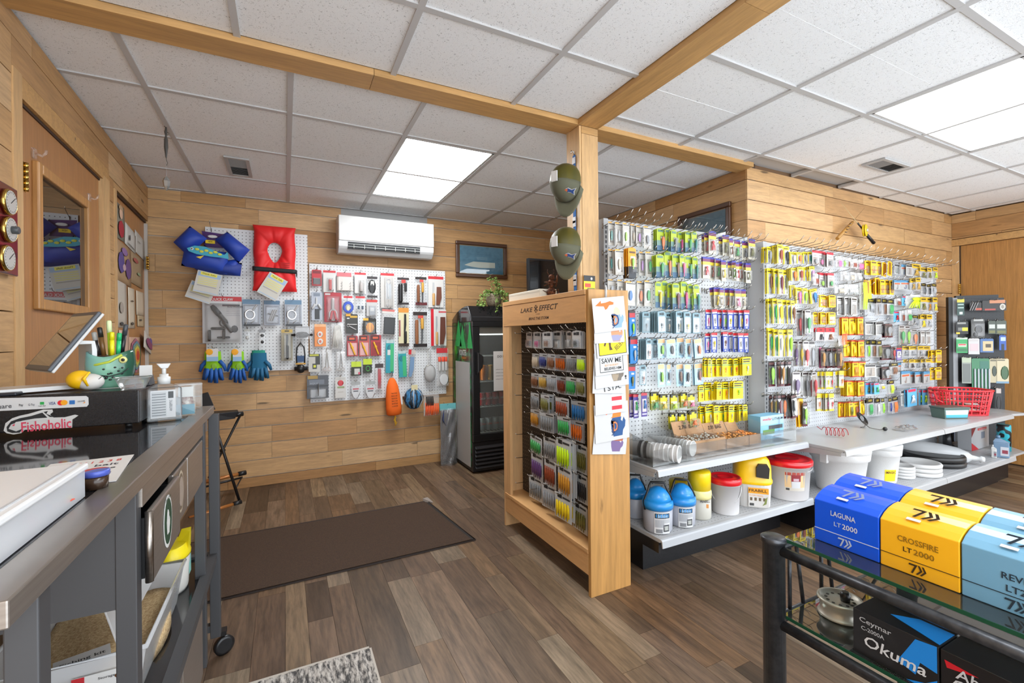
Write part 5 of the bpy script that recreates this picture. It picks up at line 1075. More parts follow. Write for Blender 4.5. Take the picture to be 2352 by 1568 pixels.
for k, (x0, y0, x1, y1) in enumerate([(430, 725, 530, 916), (540, 720, 636, 916), (648, 716, 746, 912)]):
    tool(cb, (x0, y0, x1, y1), 'red card with yellow hook remover, %s of three' % ('left', 'middle', 'right')[k], 'a4323a' if k != 1 else 'b0504a', [('band', .05, .04, .8, .26, '3c1c1e', 0), ('band', .2, .1, .7, .2, 'd05a34', 0), ('band', .1, .36, .9, .95, 'd0a0a0' if k < 2 else '8a1c24', 0), ('rod', .42, .32, .58, .96, 'e0a82c', .012, -.35), ('disc', .3, .5, .62, .66, 'e0b23c', 0)])
tool(cb, (790, 765, 866, 1070), 'teal and green long pack, left of two', '2a9aa4', [('band', .05, 0, .95, .1, 'cfe0e0', 0), ('disc', .2, .14, .8, .34, '1a7a88', 0), ('band', .2, .3, .6, .46, 'e6eaea', 0), ('band', .55, .12, .95, .96, '3cae74', 0), ('band', .08, .5, .5, .95, '2a90a8', 0)], roll=.02)
tool(cb, (902, 868, 976, 1110), 'teal and green long pack, right of two', '2a98a0', [('band', .05, 0, .95, .1, 'cfe0e0', 0), ('disc', .1, .16, .7, .4, '1a7a88', 0), ('band', .5, .2, .95, .96, '3cae74', 0)], roll=-.03)
tool(cb, (1000, 855, 1066, 1110), 'small blue-grey curved knife with red tag', CLEAR, [('band', 0, 0, .4, .18, 'c2242e', 0), ('band', .4, .02, 1, .16, 'dccfc8', 0), ('blade', .2, .26, .85, .98, '6f8eb0', .012)], name='knife_pack', cat='knife', roll=.08)
tool(cb, (470, 965, 562, 1095), 'lime-topped box with dark window, left of two', '2b2f22', [('band', 0, 0, 1, .38, 'b9d01e', 0), ('band', .3, .5, .85, .92, 'dcdcd6', 0), ('disc', .65, .74, .9, .94, 'c8506a', 0)], cat='tackle box')
tool(cb, (580, 940, 660, 1072), 'lime-topped box with round green spool, right of two', '2b2f22', [('band', 0, 0, 1, .4, 'b9d01e', 0), ('ring', .25, .48, .8, .88, '4aa04a', .01)], cat='tackle box')
tool(cb, (690, 985, 766, 1225), 'narrow clear pack with red twisted line', BAG, [('band', 0, 0, 1, .16, '3a2c2c', 0), ('worms', .3, .2, .7, .95, 'c05a60', .01)], cat='tackle bag')
tool(cb, (195, 855, 292, 1056), 'clear bag with metal forceps, left of two', BAG, [('rod', .4, .1, .48, .8, 'c4c2bc', .008, .08), ('rod', .54, .1, .62, .8, 'c4c2bc', .008, -.08), ('ring', .15, .8, .48, .98, 'b9a49c', .008), ('ring', .55, .8, .88, .98, 'b9a49c', .008)], kind='bag', cat='tool bag')
tool(cb, (330, 870, 416, 1056), 'clear bag with metal forceps, right of two', BAG, [('rod', .4, .1, .48, .8, 'a4a2a0', .008, .08), ('rod', .54, .1, .62, .8, 'a4a2a0', .008, -.08), ('ring', .15, .8, .48, .98, '9a948c', .008), ('ring', .55, .8, .88, .98, '9a948c', .008)], kind='bag', cat='tool bag')
tool(cb, (75, 895, 180, 1060), 'black and yellow card with square black gadget', 'd9d8d2', [('band', 0, 0, 1, .16, '1f1e1a', 0), ('band', .1, .02, .9, .12, 'b4b428', 0), ('band', .6, .16, 1, .6, '26261f', 0), ('band', .34, .54, .72, .84, '1a1a1a', 0), ('band', .42, .62, .64, .76, 'd0d02a', 0)])
o = tool(cb, (60, 1090, 260, 1305), 'grey pack with silver cylinder, lowest left', '55585e', [('band', .04, .02, .5, .16, 'a08030', 0), ('band', .1, .2, .8, .4, '6a707a', 0), ('band', 0, .44, 1, .5, '3a3c40', 0), ('rod', .2, .6, .84, .62, 'c2c4c8', .07, PI/2), ('band', .14, .62, .88, .94, 'b9bcc0', .0), ('blister', .1, .56, .92, .98, CLEAR, .05)])
text('AQUA', M('9aa0a8', .5), o, (-.03, -.0024, -.075), .07, .02); text('AQUA', M('55585e', .5), o, (.0, -.0026, -.19), .05, .018)
tool(cb, (320, 1105, 420, 1300), 'white pack with red round print', 'e9e7e3', [('band', .1, .06, .9, .14, 'd8d5d0', 0), ('disc', .22, .16, .78, .44, 'c8343c', 0), ('band', .2, .46, .85, .54, '8a9a6a', 0), ('band', .25, .7, .75, .74, 'b9b5ae', 0)], cat='packet')
for k, (x0, y0, x1, y1) in enumerate([(465, 1150, 556, 1305), (596, 1145, 696, 1305)]):
    tool(cb, (x0, y0, x1, y1), 'white rounded pot under clear wrap, %s of two' % ('left', 'right')[k], CLEAR, [('band', .05, .0, .95, .2, 'b9bcbc', 0), ('disc', .05, .24, .95, 1.0, 'e9ebee', 0), ('band', .08, .28, .92, .7, 'e4e7ea', .0), ('band', .2, .4, .8, .48, 'b8505a', 0), ('band', .25, .54, .75, .6, '4a4a52', 0)], cat='pot')
# small landing net
def _net():
    a, b = cb(1135, 845), cb(1250, 1160); loc, rz, w_, h_, bl, n = place_y(YP)(a, b, .05)
    t = thing('minnow_net', 'small grey aquarium-style dip net with wire handle', 'net', loc)
    obj('handle', G().tube([(-.02, 0, -.01), (-.012, 0, -h_*.46), (-.035, 0, -h_*.5), (-w_*.45, 0, -h_*.62)], .002, 5).tube([(-.02, 0, -.01), (.0, 0, 0), (.012, 0, -.02), (.004, 0, -h_*.46), (.03, 0, -h_*.5)], .002, 5), WIRE, t)
    def fn(u, v): return Vector((w_*.46*math.cos(2*PI*u)*(1-.1*v), .018*math.sin(2*PI*u)-.02*math.sin(v*PI)*(.5-abs(u-.5)), -h_*.72+h_*.26*(.5-abs(math.sin(PI*u)-.5))*0-h_*.22*math.sin(2*PI*u)*1.0))
    obj('bag', G().ell((0, -.01, -h_*.74), (w_*.46, .03, h_*.25), 14, 8), film('net_mesh', .45, (.72, .72, .72, 1), .8), t)
    obj('rim', G().tube([(w_*.46*math.cos(2*PI*k/18), -.005, -h_*.70+h_*.22*math.sin(2*PI*k/18)) for k in range(18)], .0025, 5, True), WIRE, t)
    peg((loc.x, YP, loc.z-.006), 0, .07, 'dark peg hook holding the small grey dip net', 'peg hooks on the back wall pegboards', tip=.02, up=.15)
_net()
tool(cb, (1255, 840, 1366, 1190), 'clear bag with orange-tipped floats and white line spool', BAG, [('band', 0, 0, .9, .13, 'c2343c', 0), ('rod', .12, .24, .32, .6, 'e0e0de', .02), ('rod', .4, .24, .6, .6, 'e0e0de', .02), ('rod', .66, .24, .84, .6, 'e0e0de', .02), ('rod', .1, .23, .34, .36, 'e8563c', .022), ('rod', .38, .23, .62, .36, 'e8563c', .022), ('rod', .64, .23, .86, .36, 'e8563c', .022), ('disc', .2, .68, 1, .98, 'e4e6e8', 0)], kind='bag', cat='float pack')
# orange throw bag
def _throw():
    a, b = cb(770, 1105), cb(915, 1460); loc, rz, w_, h_, bl, n = place_y(YP)(a, b, .075)
    t = thing('rescue_throw_bag', 'bright orange rope throw bag with black lettering hanging from pegboard', 'throw bag', loc)
    t.rotation_euler = (0, -.06, 0)
    pr = [(.016, -.012), (.03, -.03), (.052, -h_*.25), (.064, -h_*.5), (.07, -h_*.8), (.068, -h_*.97), (.05, -h_)]
    obj('bag', G().lathe(pr[::-1], seg=16, sx=w_/.14, sy=.75), M('f06a18', .75), t)
    for k, s in enumerate(('THROWING', 'RESCUE', 'THROW BAG', 'SAC DE', 'SAUVETAGE', 'A LANCER')): text(s, M('3a2010', .8), t, (.0, -.062, -h_*.42-k*.024), .055, .013)
    obj('drawcord', G().tube([(0, 0, 0), (.006, -.01, .03), (0, -.01, .05)], .003, 6), BLACK, t)
    pts = [(.004*math.sin(k*2), -.02+.004*math.cos(k*2), -h_-.012*k) for k in range(8)]
    obj('rope_tail', G().tube(pts, .005, 6).tube([(.012, -.02, -h_-.02), (-.012, -.022, -h_-.045), (.014, -.02, -h_-.07), (-.004, -.02, -h_-.1)], .0045, 6), M('d8a818', .7), t)
    block('label', PAPER, t, .06, .085, -.01, -.008, -h_*.75, -h_*.5)
    peg((loc.x, YP, loc.z+.03), 0, .1, 'dark peg hook holding the orange throw bag', 'peg hooks on the back wall pegboards', tip=.02, up=.15)
_throw()
def _ball():
    a, b = cb(950, 1178), cb(1140, 1405); loc, rz, w_, h_, bl, n = place_y(YP)(a, b, .09)
    t = thing('mesh_bag', 'blue, black and grey anchor rope bundle in a net bag', 'bag', loc)
    obj('bundle', G().ell((0, 0, -h_*.56), (w_*.47, .06, h_*.44), 14, 9), noise_mat('blue_black_cord', '1c2630', '3a78a8', 38, .6, .5, 2, 0, .44, .56, (1, 1, .35)), t)
    for k in range(6):
        q = -1+2*k/5
        obj('strand', G().tube([(q*.012, -.02, -.02), (q*w_*.34, -.058+.02*abs(q), -h_*.4), (q*w_*.40, -.060+.03*abs(q), -h_*.62), (q*w_*.2, -.045, -h_*.92)], .006, 6), M(('2f6f9c', '1d2228', 'c9ccd0', '23262a', '3f86b4', 'b9bcc0')[k], .6), t)
    block('header_card', M('d6cba0', .7), t, -.03, .03, -.035, -.033, -.06, 0)
    peg((loc.x, YP, loc.z-.004), 0, .11, 'dark peg hook holding the blue rope bundle', 'peg hooks on the back wall pegboards', tip=.02, up=.15)
_ball()
tool(cb, (1138, 1240, 1280, 1465), 'clear bag of orange rubber worms with black sticks', BAG, [('band', .02, .0, .98, .05, 'e4e4e0', 0), ('worms', .1, .2, .6, .7, '1f1c1a', .02), ('worms', .05, .45, .6, .96, 'ee5a2a', .02), ('worms', .4, .5, .95, .96, 'f0642e', .02)], kind='bag', cat='bait bag', d=.06)
def _waders():
    y = YP-.10; l = PY(1008, 930, y); r = PY(1047, 1062, y)
    t = thing('wader_bag', 'grey waders folded in a clear bag with teal header, beside fridge', 'bag', ((l.x+r.x)/2, y, l.z))
    w_, h_ = r.x-l.x, l.z-r.z
    block('header_card', M('6cb8bc', .5), t, -w_*.45, w_*.52, -.004, .004, -.055, .01)
    obj('folded_fabric', G().grid(lambda u, v: Vector(((u-.5)*w_*.86*(1+.08*math.sin(v*9)), -.02-.022*math.sin(u*PI)-.008*math.sin(u*17+v*6), -.05-v*(h_-.06))), 14, 14), noise_mat('grey_wader_cloth', '3c3d41', '565860', 14, .35, .3), t, solid=.015)
    obj('clear_bag', G().grid(lambda u, v: Vector(((u-.5)*w_, -.042-.03*math.sin(u*PI)-.008*math.sin(u*11+v*14), -.03-v*(h_-.03))), 16, 18), film('wrinkled_bag', .12, (1, 1, 1, 1), .08, 1.6), t)
    obj('strap', G().tube([(-w_*.3, -.05, -.05), (-w_*.38, -.06, -.14), (-w_*.2, -.06, -.2), (-w_*.05, -.05, -.08)], .007, 6), M('23305a', .6), t)
    peg((t.location.x, YP, l.z-.004), 0, .12, 'dark hook holding the teal-headed wader bag', 'peg hooks on the back wall pegboards', tip=.01, up=.02)
_waders()
# ---- left wall pegboard
def _vest():
    y = YP-.03; l = PY(578, 520, y); r = PY(683, 676, y)
    zt = PY(630, 520, y).z; zb = PY(632, 669, y).z; xm = (l.x+r.x)/2; w_ = r.x-l.x; h_ = zt-zb
    t = thing('life_vest', 'red keyhole life vest with black belt on the left wall pegboard', 'life vest', (xm, y, zt))
    # padded body: ring between the neck hole and the outline
    n = 40
    def outline(a):
        c, s = math.cos(a), math.sin(a); m_ = max(abs(c), abs(s)); x, z = c/m_, s/m_
        flare = 1+.06*(abs(z) > .9)*abs(x)
        return x*w_*.46*flare*(1+.025*math.sin(7*a)), z*h_*.5
    def hole(a):
        c, s = math.cos(a), math.sin(a)
        return c*.056*(1-.35*max(0, -s)), .045*0+s*(.072 if s > 0 else .10)+h_*.12
    def fn(u, v):
        a = 2*PI*u; ox, oz = outline(a); hx, hz = hole(a)
        k = v; th = .045*math.sin(PI*min(1, max(0, k)))**.6*(1-.22*(abs(math.sin(a*4.5))**8))
        return Vector((hx+(ox-hx)*k, -th-.004, -h_/2+hz+(oz-hz)*k))
    obj('body', G().grid(fn, 72, 12), M('de1f22', .6), t)
    bz = PY(632, 622, y).z-zt
    obj('belt', G().grid(lambda u, v: Vector(((u-.5)*w_*.97, -.052-.004*math.sin(u*PI), bz+.018*(v-.5)*2-.012*(u-.5))), 10, 2), M('1a1a1c', .7), t, solid=.003)
    block('belt_end', BLACK, t, w_*.47, w_*.50, -.03, -.02, bz-.045, bz+.01)
    g = G()
    for k in range(3): g.box(w_*.12, w_*.33, -.0535, -.053, bz+.06-k*.016, bz+.066-k*.016)
    obj('printed_stamp', g, M('a01818', .7), t)
    obj('seam', G().tube([(0, -.046, -h_*.5+.01), (0.002, -.047, bz+.02)], .002, 5), M('a81a1c', .7), t)
_vest()
def safety_tag(cx, cy, wpx, hpx, tilt, label, d):
    y = YP-d; c = PY(cx, cy, y); w_ = PY(cx+wpx/2, cy, y).x-PY(cx-wpx/2, cy, y).x; h_ = PY(cx, cy-hpx/2, y).z-PY(cx, cy+hpx/2, y).z
    t = thing('safety_leaflet', label, 'leaflet', (c.x, y, c.z), 0, 'safety leaflets on the life vests')
    t.rotation_euler = (0, tilt, 0)
    block('sheet', M('e6e4dc', .6), t, -w_/2, w_/2, -.001, .001, -h_/2, h_/2)
    block('top_band', M('9db8d6', .6), t, -w_*.46, w_*.46, -.0016, -.001, h_*.27, h_*.46)
    block('yellow_title', M('e6de5a', .6), t, -w_*.36, w_*.3, -.0022, -.0016, h_*.33, h_*.46)
    text('Think Safe', M('4a4a3a', .6), t, (-w_*.03, -.0026, h_*.395), w_*.55, h_*.07)
    for k in range(5): block('text_line', M('d9d58a' if k < 4 else 'a9a6a0', .6), t, -w_*.4, w_*.38, -.0016, -.001, h_*(.17-k*.09), h_*(.215-k*.09))
    block('bottom_band', M('a9bfd4', .6), t, -w_*.46, w_*.46, -.0016, -.001, -h_*.46, -h_*.42)
safety_tag(626, 658, 48, 54, .52, 'safety leaflet hanging tilted from the red life vest', .095)
safety_tag(477, 650, 58, 50, .22, 'front safety leaflet hanging under the blue child vest', .13)
safety_tag(461, 671, 60, 40, .35, 'safety leaflet half hidden behind another, under blue child vest', .10)
def _kid():
    y = YP-.03; c = PY(485, 575, y)
    def P(px, py, d=.0): p = PY(px, py, y-d); return (p.x-c.x, -d, p.z-c.z)
    t = thing('child_float_vest', 'blue child swim vest with arm floats and fish print', 'life vest', c)
    bl = M('1c3fa4', .55); bl2 = M('18348a', .6)
    def pillow(nm, corners, th, mat, d):
        A, B, C_, D_ = [Vector(P(x, yy, d)) for x, yy in corners]
        def fn(u, v, s):
            p = (A*(1-u)+B*u)*(1-v)+(D_*(1-u)+C_*u)*v
            return p+Vector((0, s*th*(math.sin(PI*u)*math.sin(PI*v))**.45, 0))
        g = G().grid(lambda u, v: fn(u, v, -1), 10, 8); g.grid(lambda u, v: fn(u, v, 1), 10, 8)
        return obj(nm, g, mat, t)
    pillow('arm_float', [(398, 556), (436, 519), (476, 548), (432, 588)], .075, bl, .085)
    pillow('arm_float', [(494, 550), (522, 532), (574, 574), (548, 604)], .075, bl, .085)
    pillow('chest_float', [(424, 566), (524, 580), (522, 630), (416, 610)], .075, bl, .09)
    pillow('lower_float', [(418, 594), (556, 604), (552, 634), (462, 628)], .06, bl2, .065)
    pillow('side_float', [(505, 600), (548, 594), (550, 620), (518, 630)], .05, bl, .055)
    pillow('shoulder_panel', [(463, 530), (515, 538), (512, 570), (470, 566)], .012, M('4a2c66', .6), .045)
    fc = P(470, 578, .172)
    f = obj('fish_print', G().prism([(-.115, .005), (-.07, .035), (0, .04), (.07, .02), (.13, .0), (.15, .028), (.165, -.028), (.12, -.025), (.05, -.03), (-.05, -.028), (-.10, -.015)], -.002, .002), M('3fa2bc', .6), t, fc, (0, .12, 0))
    for k in range(6): obj('fish_scale', G().ell((0, 0, 0), (.016, .002, .010), 8, 4), M('c8cc4a', .6), f, (-.05+.03*k, -.003, .010-.012*(k % 2)))
    obj('fish_eye', G().ell((0, 0, 0), (.011, .002, .011), 10, 4), M('f2f2f2', .5), f, (-.083, -.003, .008))
    obj('fish_pupil', G().ell((0, 0, 0), (.005, .002, .005), 8, 4), BLACK, f, (-.083, -.0045, .008))
    obj('fish_fin', G().prism([(0, 0), (.05, .02), (.03, -.01)], -.001, .001), M('d9c23a', .6), f, (-.05, -.003, -.05))
    q = P(483, 555, .07); block('yellow_tag', M('e8c81c', .6), t, q[0]-.032, q[0]+.032, q[1]-.003, q[1], q[2]-.014, q[2]+.012)
    text('NEW', M('2a2a1a', .6), t, (q[0], q[1]-.004, q[2]), .03, .013)
    q = P(488, 543, .07); obj('white_cloud_print', G().ell(q, (.035, .004, .012), 10, 5), PAPER, t)
    block('buckle', M('e4e4e2', .5), t, *(lambda a, b: (a[0], b[0], -.075, -.068, b[2], a[2]))(P(455, 612, .07), P(492, 619, .07)))
    peg((c.x+.0, YP, PY(485, 529, YP).z), 0, .09, 'black hook holding the blue child swim vest', 'peg hooks on the back wall pegboards', tip=.03, up=.4)
_kid()
o = tool(cl, (303, 715, 626, 1095), 'large clear clamshell with black rod-holder clamp and red header', 'd6d6d8', [('band', 0, 0, 1, .1, 'b8282e', 0), ('band', 0, .1, .9, .15, 'e4e4e6', 0), ('band', .5, .17, .95, .21, '4a4a50', 0)]+[('band', .6, .24+.04*k, .95, .255+.04*k, '9a9aa0', 0) for k in range(5)]+[('rod', .36, .16, .5, .62, '1a1a1c', .04, -.62, 'clamp_arm'), ('rod', .28, .22, .44, .42, '26262a', .045, -.62, 'clamp_jaw'), ('rod', .58, .5, .7, .8, '202022', .04, -.6, 'clamp_arm'), ('disc', .72, .62, .9, .78, '2a2a2e', 0), ('ring', .42, .48, .66, .66, '1e1e20', .04, 0, 'clamp_knob'), ('rod', .14, .72, .22, .96, '2a2626', .035, 0, 'clamp_frame'), ('rod', .36, .56, .44, .82, '2a2626', .035, PI/2, 'clamp_frame'), ('rod', .5, .72, .58, .92, '2a2626', .035, 0, 'clamp_frame'), ('rod', .5, .76, .56, 1.0, '3a3a3c', .02, PI/2, 'clamp_screw'), ('blister', .06, .15, .96, .98, CLEAR, .06)], name='rod_holder_pack', d=.05)
text('QUICK CLAW', PAPER, o, (.0, -.0026, -.024), .15, .026)
text('ROD HOLDER', M('3a3a40', .6), o, (.09, -.0026, -.083), .11, .016)
for k, (x0, y0, x1, y1) in enumerate([(630, 740, 776, 956), (976, 744, 1114, 956)]):
    tool(cl, (x0, y0, x1, y1), 'grey card with chrome ring holder and screw, %s of two' % ('left', 'right')[k], 'bcc4d2', [('band', 0, 0, 1, .17, '5c7f9c', 0), ('ring', .1, .36, .72, .78, CHROME, .014), ('rod', .62, .18, .74, .45, 'c8c8c8', .014, .55), ('rod', .18, .74, .26, .94, 'c8c8c8', .014, .15), ('rod', .56, .74, .62, .92, 'a8a8a8', .01, .8), ('band', .05, .93, 1, 1, '26282c', 0), ('blister', .06, .2, .94, .92, CLEAR, .02)], name='hardware_pack')
tool(cl, (806, 748, 936, 950), 'grey card with bundle of metal tubes, between two ring packs', 'a4abb8', [('band', 0, 0, 1, .16, '4f6f8c', 0), ('rod', .4, .35, .5, .85, 'c8c8c8', .015, .35), ('rod', .52, .35, .62, .85, 'd4d4d4', .015, .35), ('rod', .64, .35, .72, .85, 'b9b9b9', .015, .35), ('rod', .2, .55, .9, .6, '6a6a6a', .01, .25), ('blister', .08, .22, .94, .96, CLEAR, .02)], name='hardware_pack')
tool(cl, (645, 982, 692, 1076), 'tiny pack of metal bits, left of two', CLEAR, [('band', .0, 0, 1, .2, 'c8c8c4', 0), ('ring', .2, .3, .8, .6, CHROME, .01), ('spoon', .2, .6, .85, .92, 'b9b9b6', .012)], name='hardware_pack')
tool(cl, (766, 986, 816, 1106), 'tiny pack of dark metal bits, right of two', CLEAR, [('band', .0, 0, 1, .2, '8a8c90', 0), ('spoon', .2, .3, .85, .5, '4a4a4c', .012), ('ring', .2, .48, .8, .7, CHROME, .01), ('spoon', .25, .74, .8, .95, '2a2a2c', .012)], name='hardware_pack')
tool(cl, (948, 985, 1040, 1240), 'long gold-headed card with black serrated knife', 'a39c86', [('band', 0, 0, 1, .1, 'c0a048', 0), ('band', .3, .03, .7, .07, '2c2a24', 0), ('blade', .4, .16, .62, .52, '2c2c2e', .006), ('rod', .4, .5, .66, .95, '1f1f21', .03), ('blister', .2, .12, .9, .98, CLEAR, .03)], name='knife_pack', cat='knife')
def _primer():
    y = YP-.05; a = PY(380+1030/3.563, 480+1030/3.563, y); b = PY(380+1205/3.563, 480+1030/3.563, y)
    t = thing('primer_bulb', 'black rubber fuel primer bulb hanging in a clear pack', 'primer bulb', ((a.x+b.x)/2, y, a.z))
    w_ = b.x-a.x
    obj('bulb', G().lathe([(.008, -w_/2), (.01, -w_*.3), (.024, -w_*.22), (.028, 0), (.024, w_*.22), (.01, w_*.3), (.008, w_/2)], seg=14), M('1c1a1a', .3), t, rot=(0, PI/2, 0))
    block('header_card', M('c6c8cc', .5), t, -w_*.3, w_*.34, .004, .006, -.01, .075)
    block('clear_pack', CLEAR, t, -w_*.32, w_*.36, -.032, -.03, -.035, .06)
    peg((t.location.x, YP, a.z+.07), 0, .06, 'dark peg hook holding the primer bulb', 'peg hooks on the back wall pegboards', tip=.02, up=.15)
_primer()
def _horn():
    y = YP-.05; a = PY(380+1105/3.563, 480+1095/3.563, y); b = PY(380+1105/3.563, 480+1345/3.563, y)
    t = thing('mooring_snubber', 'black rubber mooring loop with pulley and blue card', 'mooring loop', a)
    h_ = a.z-b.z
    obj('loop', G().tube([(-.03, 0, -h_*.72), (-.034, 0, -h_*.4), (-.028, 0, -.04), (0, 0, 0), (.028, 0, -.04), (.034, 0, -h_*.4), (.03, 0, -h_*.72)], .006, 7), BLKPL, t)
    block('blue_card', M('2c4a72', .5), t, -.028, .03, -.003, .0, -h_*.62, -h_*.42)
    block('yellow_strip', M('c8963a', .5), t, -.04, .04, -.008, .002, -h_*.70, -h_*.66)
    obj('pulley', G().ell((0, 0, -h_*.84), (.036, .03, h_*.15), 12, 8), BLKPL, t)
    obj('pulley_pin', G().tube([(-.05, 0, -h_*.84), (.055, 0, -h_*.84)], .018, 10), BLKPL, t)
    peg((a.x, YP, a.z-.01), 0, .07, 'dark peg hook holding the black mooring loop', 'peg hooks on the back wall pegboards', tip=.02, up=.15)
_horn()
def glove(px0, py0, px1, py1, label, palm, tips, cuff, card, d=.06, back=True):
    y = YP-d; l = PY(px0, (py0+py1)/2, y); r = PY(px1, (py0+py1)/2, y); zt = PY((px0+px1)/2, py0, y).z; zb = PY((px0+px1)/2, py1, y).z
    w_, h_ = r.x-l.x, zt-zb
    t = thing('work_gloves', label, 'gloves', ((l.x+r.x)/2, y, zt), 0, 'work gloves on the left wall pegboard')
    for s in ((0, .02), (1, .0)) if back else ((0, 0),):
        k, yy = s; ox = -.04*w_ if k == 0 else .05*w_
        g = G(); q = -.035*k
        g.grid(lambda u, v: Vector((ox+(u-.5)*w_*.52*(1+.12*v), q-.012*math.sin(PI*u)-.006, -h_*.08-v*h_*.5)), 10, 6)
        g.grid(lambda u, v: Vector((ox+(u-.5)*w_*.52*(1+.12*v), q+.012*math.sin(PI*u)-.006, -h_*.08-v*h_*.5)), 10, 6)
        obj('hand', g, M(palm, .85), t)
        for f in range(4):
            x = ox+(-.36+.24*f)*w_*.58; ln = h_*(.30, .38, .4, .33)[f]
            obj('finger', G().tube([(x, q-.006, -h_*.54), (x+(f-1.5)*.006, q-.012, -h_*.54-ln*.5), (x+(f-1.5)*.014, q-.006, -h_*.54-ln)], [w_*.078, w_*.078, w_*.05], 8), M(tips, .6), t)
        sx = -1 if k == 0 else 1
        obj('thumb', G().tube([(ox+sx*w_*.2, q-.006, -h_*.34), (ox+sx*w_*.36, q-.012, -h_*.46), (ox+sx*w_*.44, q-.008, -h_*.62)], [w_*.09, w_*.08, w_*.05], 8), M(tips, .6), t)
    if card:
        block('header_card', PAPER, t, -w_*.2, w_*.22, -.062, -.060, -h_*.34, .0)
        block('card_blue_print', M('8db4d4', .6), t, -w_*.2, w_*.22, -.0625, -.062, -h_*.34, -h_*.22)
        obj('sun_print', G().ell((-w_*.1, -.0625, -h_*.09), (.026, .001, .026), 12, 4), M('eaa41e', .6), t)
        obj('stamp', G().ell((w_*.06, -.054, -h_*.48), (.02, .002, .024), 10, 4), M('7fae3c', .8), t)
    else:
        obj('cuff', G().lathe([(w_*.26, -h_*.14), (w_*.25, 0)], c=(0, -.02, 0), seg=14, sy=.3, caps=False), M(cuff, .85), t)
    peg((t.location.x, YP, zt-.01), 0, d+.05, 'dark peg hook holding the '+' '.join(label.split()[:8]), 'peg hooks on the back wall pegboards', tip=.02, up=.15)
glove(458, 800, 521, 884, 'lime and blue work gloves, left of two card-topped pairs', '86c41c', '1f5aa8', None, True)
glove(522, 800, 570, 884, 'lime and blue work gloves, right of two card-topped pairs', '86c41c', '1f5aa8', None, True, .07)
glove(564, 804, 624, 878, 'teal dipped work gloves without a card', '1c6488', '1c5f86', '2a8f7c', False)
# ================================================================== goods on the shelves
ZD1, ZS1, ZD2, ZS2 = .2562, .5925, .2462, .5815
def drum(label, name, px, pb, pt, wpx, z, profile, mat, cat, group=None, sy=1.0):
    "round container whose foot stands at photo point (px,pb)"
    p = PZ(px, pb, z); dpt = (p-EYE).dot(_F)
    r = wpx/2*dpt/FPX; d = Vector((p.x, p.y, 0)).normalized()
    c = Vector((p.x+d.x*r*sy, p.y+d.y*r*sy, z)); h_ = (pb-pt)*dpt/FPX
    t = thing(name, label, cat, c, 0, group)
    return t, r, h_
def bail(t, r, z0, sag, mat, y=-1, name='handle'):
    pts = []
    for k in range(13):
        a = PI*k/12; pts.append((math.cos(a)*r*1.02, -math.sin(a)*r*1.08*.75, z0-math.sin(a)*sag))
    return obj(name, G().tube(pts, .0035, 6), mat, t)
def facing(t): return math.atan2(t.location.x, t.location.y)
blue = M('1f86cf', .35, coat=.3); tub = M('b9bcc6', .4)
def bait_bucket(px, pb, pt, wpx, label, lab=True):
    t, r, h = drum(label, 'bait_bucket', px, pb, pt, wpx, ZD1, None, None, 'bucket', 'blue-domed bait buckets')
    zb = h*.58
    obj('tub', G().lathe([(r*.88, 0), (r*.96, .01), (r, zb)], seg=28), tub, t)
    obj('dome_lid', G().lathe([(r*1.04, zb-.012), (r*1.05, zb+.008), (r*.99, zb+.03), (r*.93, zb+h*.12), (r*.78, zb+h*.24), (r*.55, zb+h*.34), (r*.28, zb+h*.395), (.004, zb+h*.41)], seg=28), blue, t)
    q = -facing(t)
    t.rotation_euler = (0, 0, q+.12)
    obj('handle', G().tube([(-r*.9, -r*.5, zb-.02), (-r*.92, -r*.3, zb+h*.1), (-r*.62, -.01, zb+h*.34), (-r*.55, 0, h*1.0), (-r*.45, 0, h*1.08), (r*.45, 0, h*1.08), (r*.55, 0, h*1.0), (r*.66, .0, zb+h*.34), (r*.95, -r*.1, zb+h*.1)], .006, 7), BLKPL, t)
    if lab:
        g = G().grid(lambda u, v: Vector((r*1.004*math.sin(-.35+1.1*u), -r*1.004*math.cos(-.35+1.1*u), zb*.04+v*zb*.82)), 8, 1)
        l = obj('paper_label', g, M('e8e9ea', .5), t)
        def lp(u0, u1, v0, v1, col, nm='label_print'):
            obj(nm, G().grid(lambda u, v: Vector((r*1.008*math.sin(-.35+1.1*(u0+(u1-u0)*u)), -r*1.008*math.cos(-.35+1.1*(u0+(u1-u0)*u)), zb*.04+(v0+(v1-v0)*v)*zb*.82)), 6, 1), M(col, .5), l)
        lp(.04, .98, .72, .95, '23262c'); lp(.1, .9, .76, .92, '2f8fd6'); lp(.04, .98, .5, .68, 'c9cbce'); lp(.04, .6, .3, .64, 'a4a7ac'); lp(.1, .5, .04, .22, '7a7c80'); lp(.55, .95, .1, .42, '3a3c40'); lp(.62, .88, .16, .36, 'c9ccc6')
        a = -.35+1.1*.5
        text('Bait Bucket', M('bfe2f8', .5), l, (r*1.012*math.sin(a), -r*1.012*math.cos(a), zb*.04+.84*zb*.82), r*.7, .018, (PI/2, 0, a), shear=.2)
    return t
_q = bait_bucket(1478, 1200, 1110, 50, 'blue-domed bait bucket at the back, half hidden by the other two', False); _q.location.y += .05; _q.location.x -= .012
bait_bucket(1511, 1228, 1126, 68, 'blue-domed bait bucket nearest the shelf corner')
bait_bucket(1566, 1213, 1118, 62, 'blue-domed bait bucket beside the tall yellow-capped jar')
YEL = M('edcb10', .35, coat=.2); FROST = film('frosted_plastic', .6, (.92, .92, .88, 1), .4)
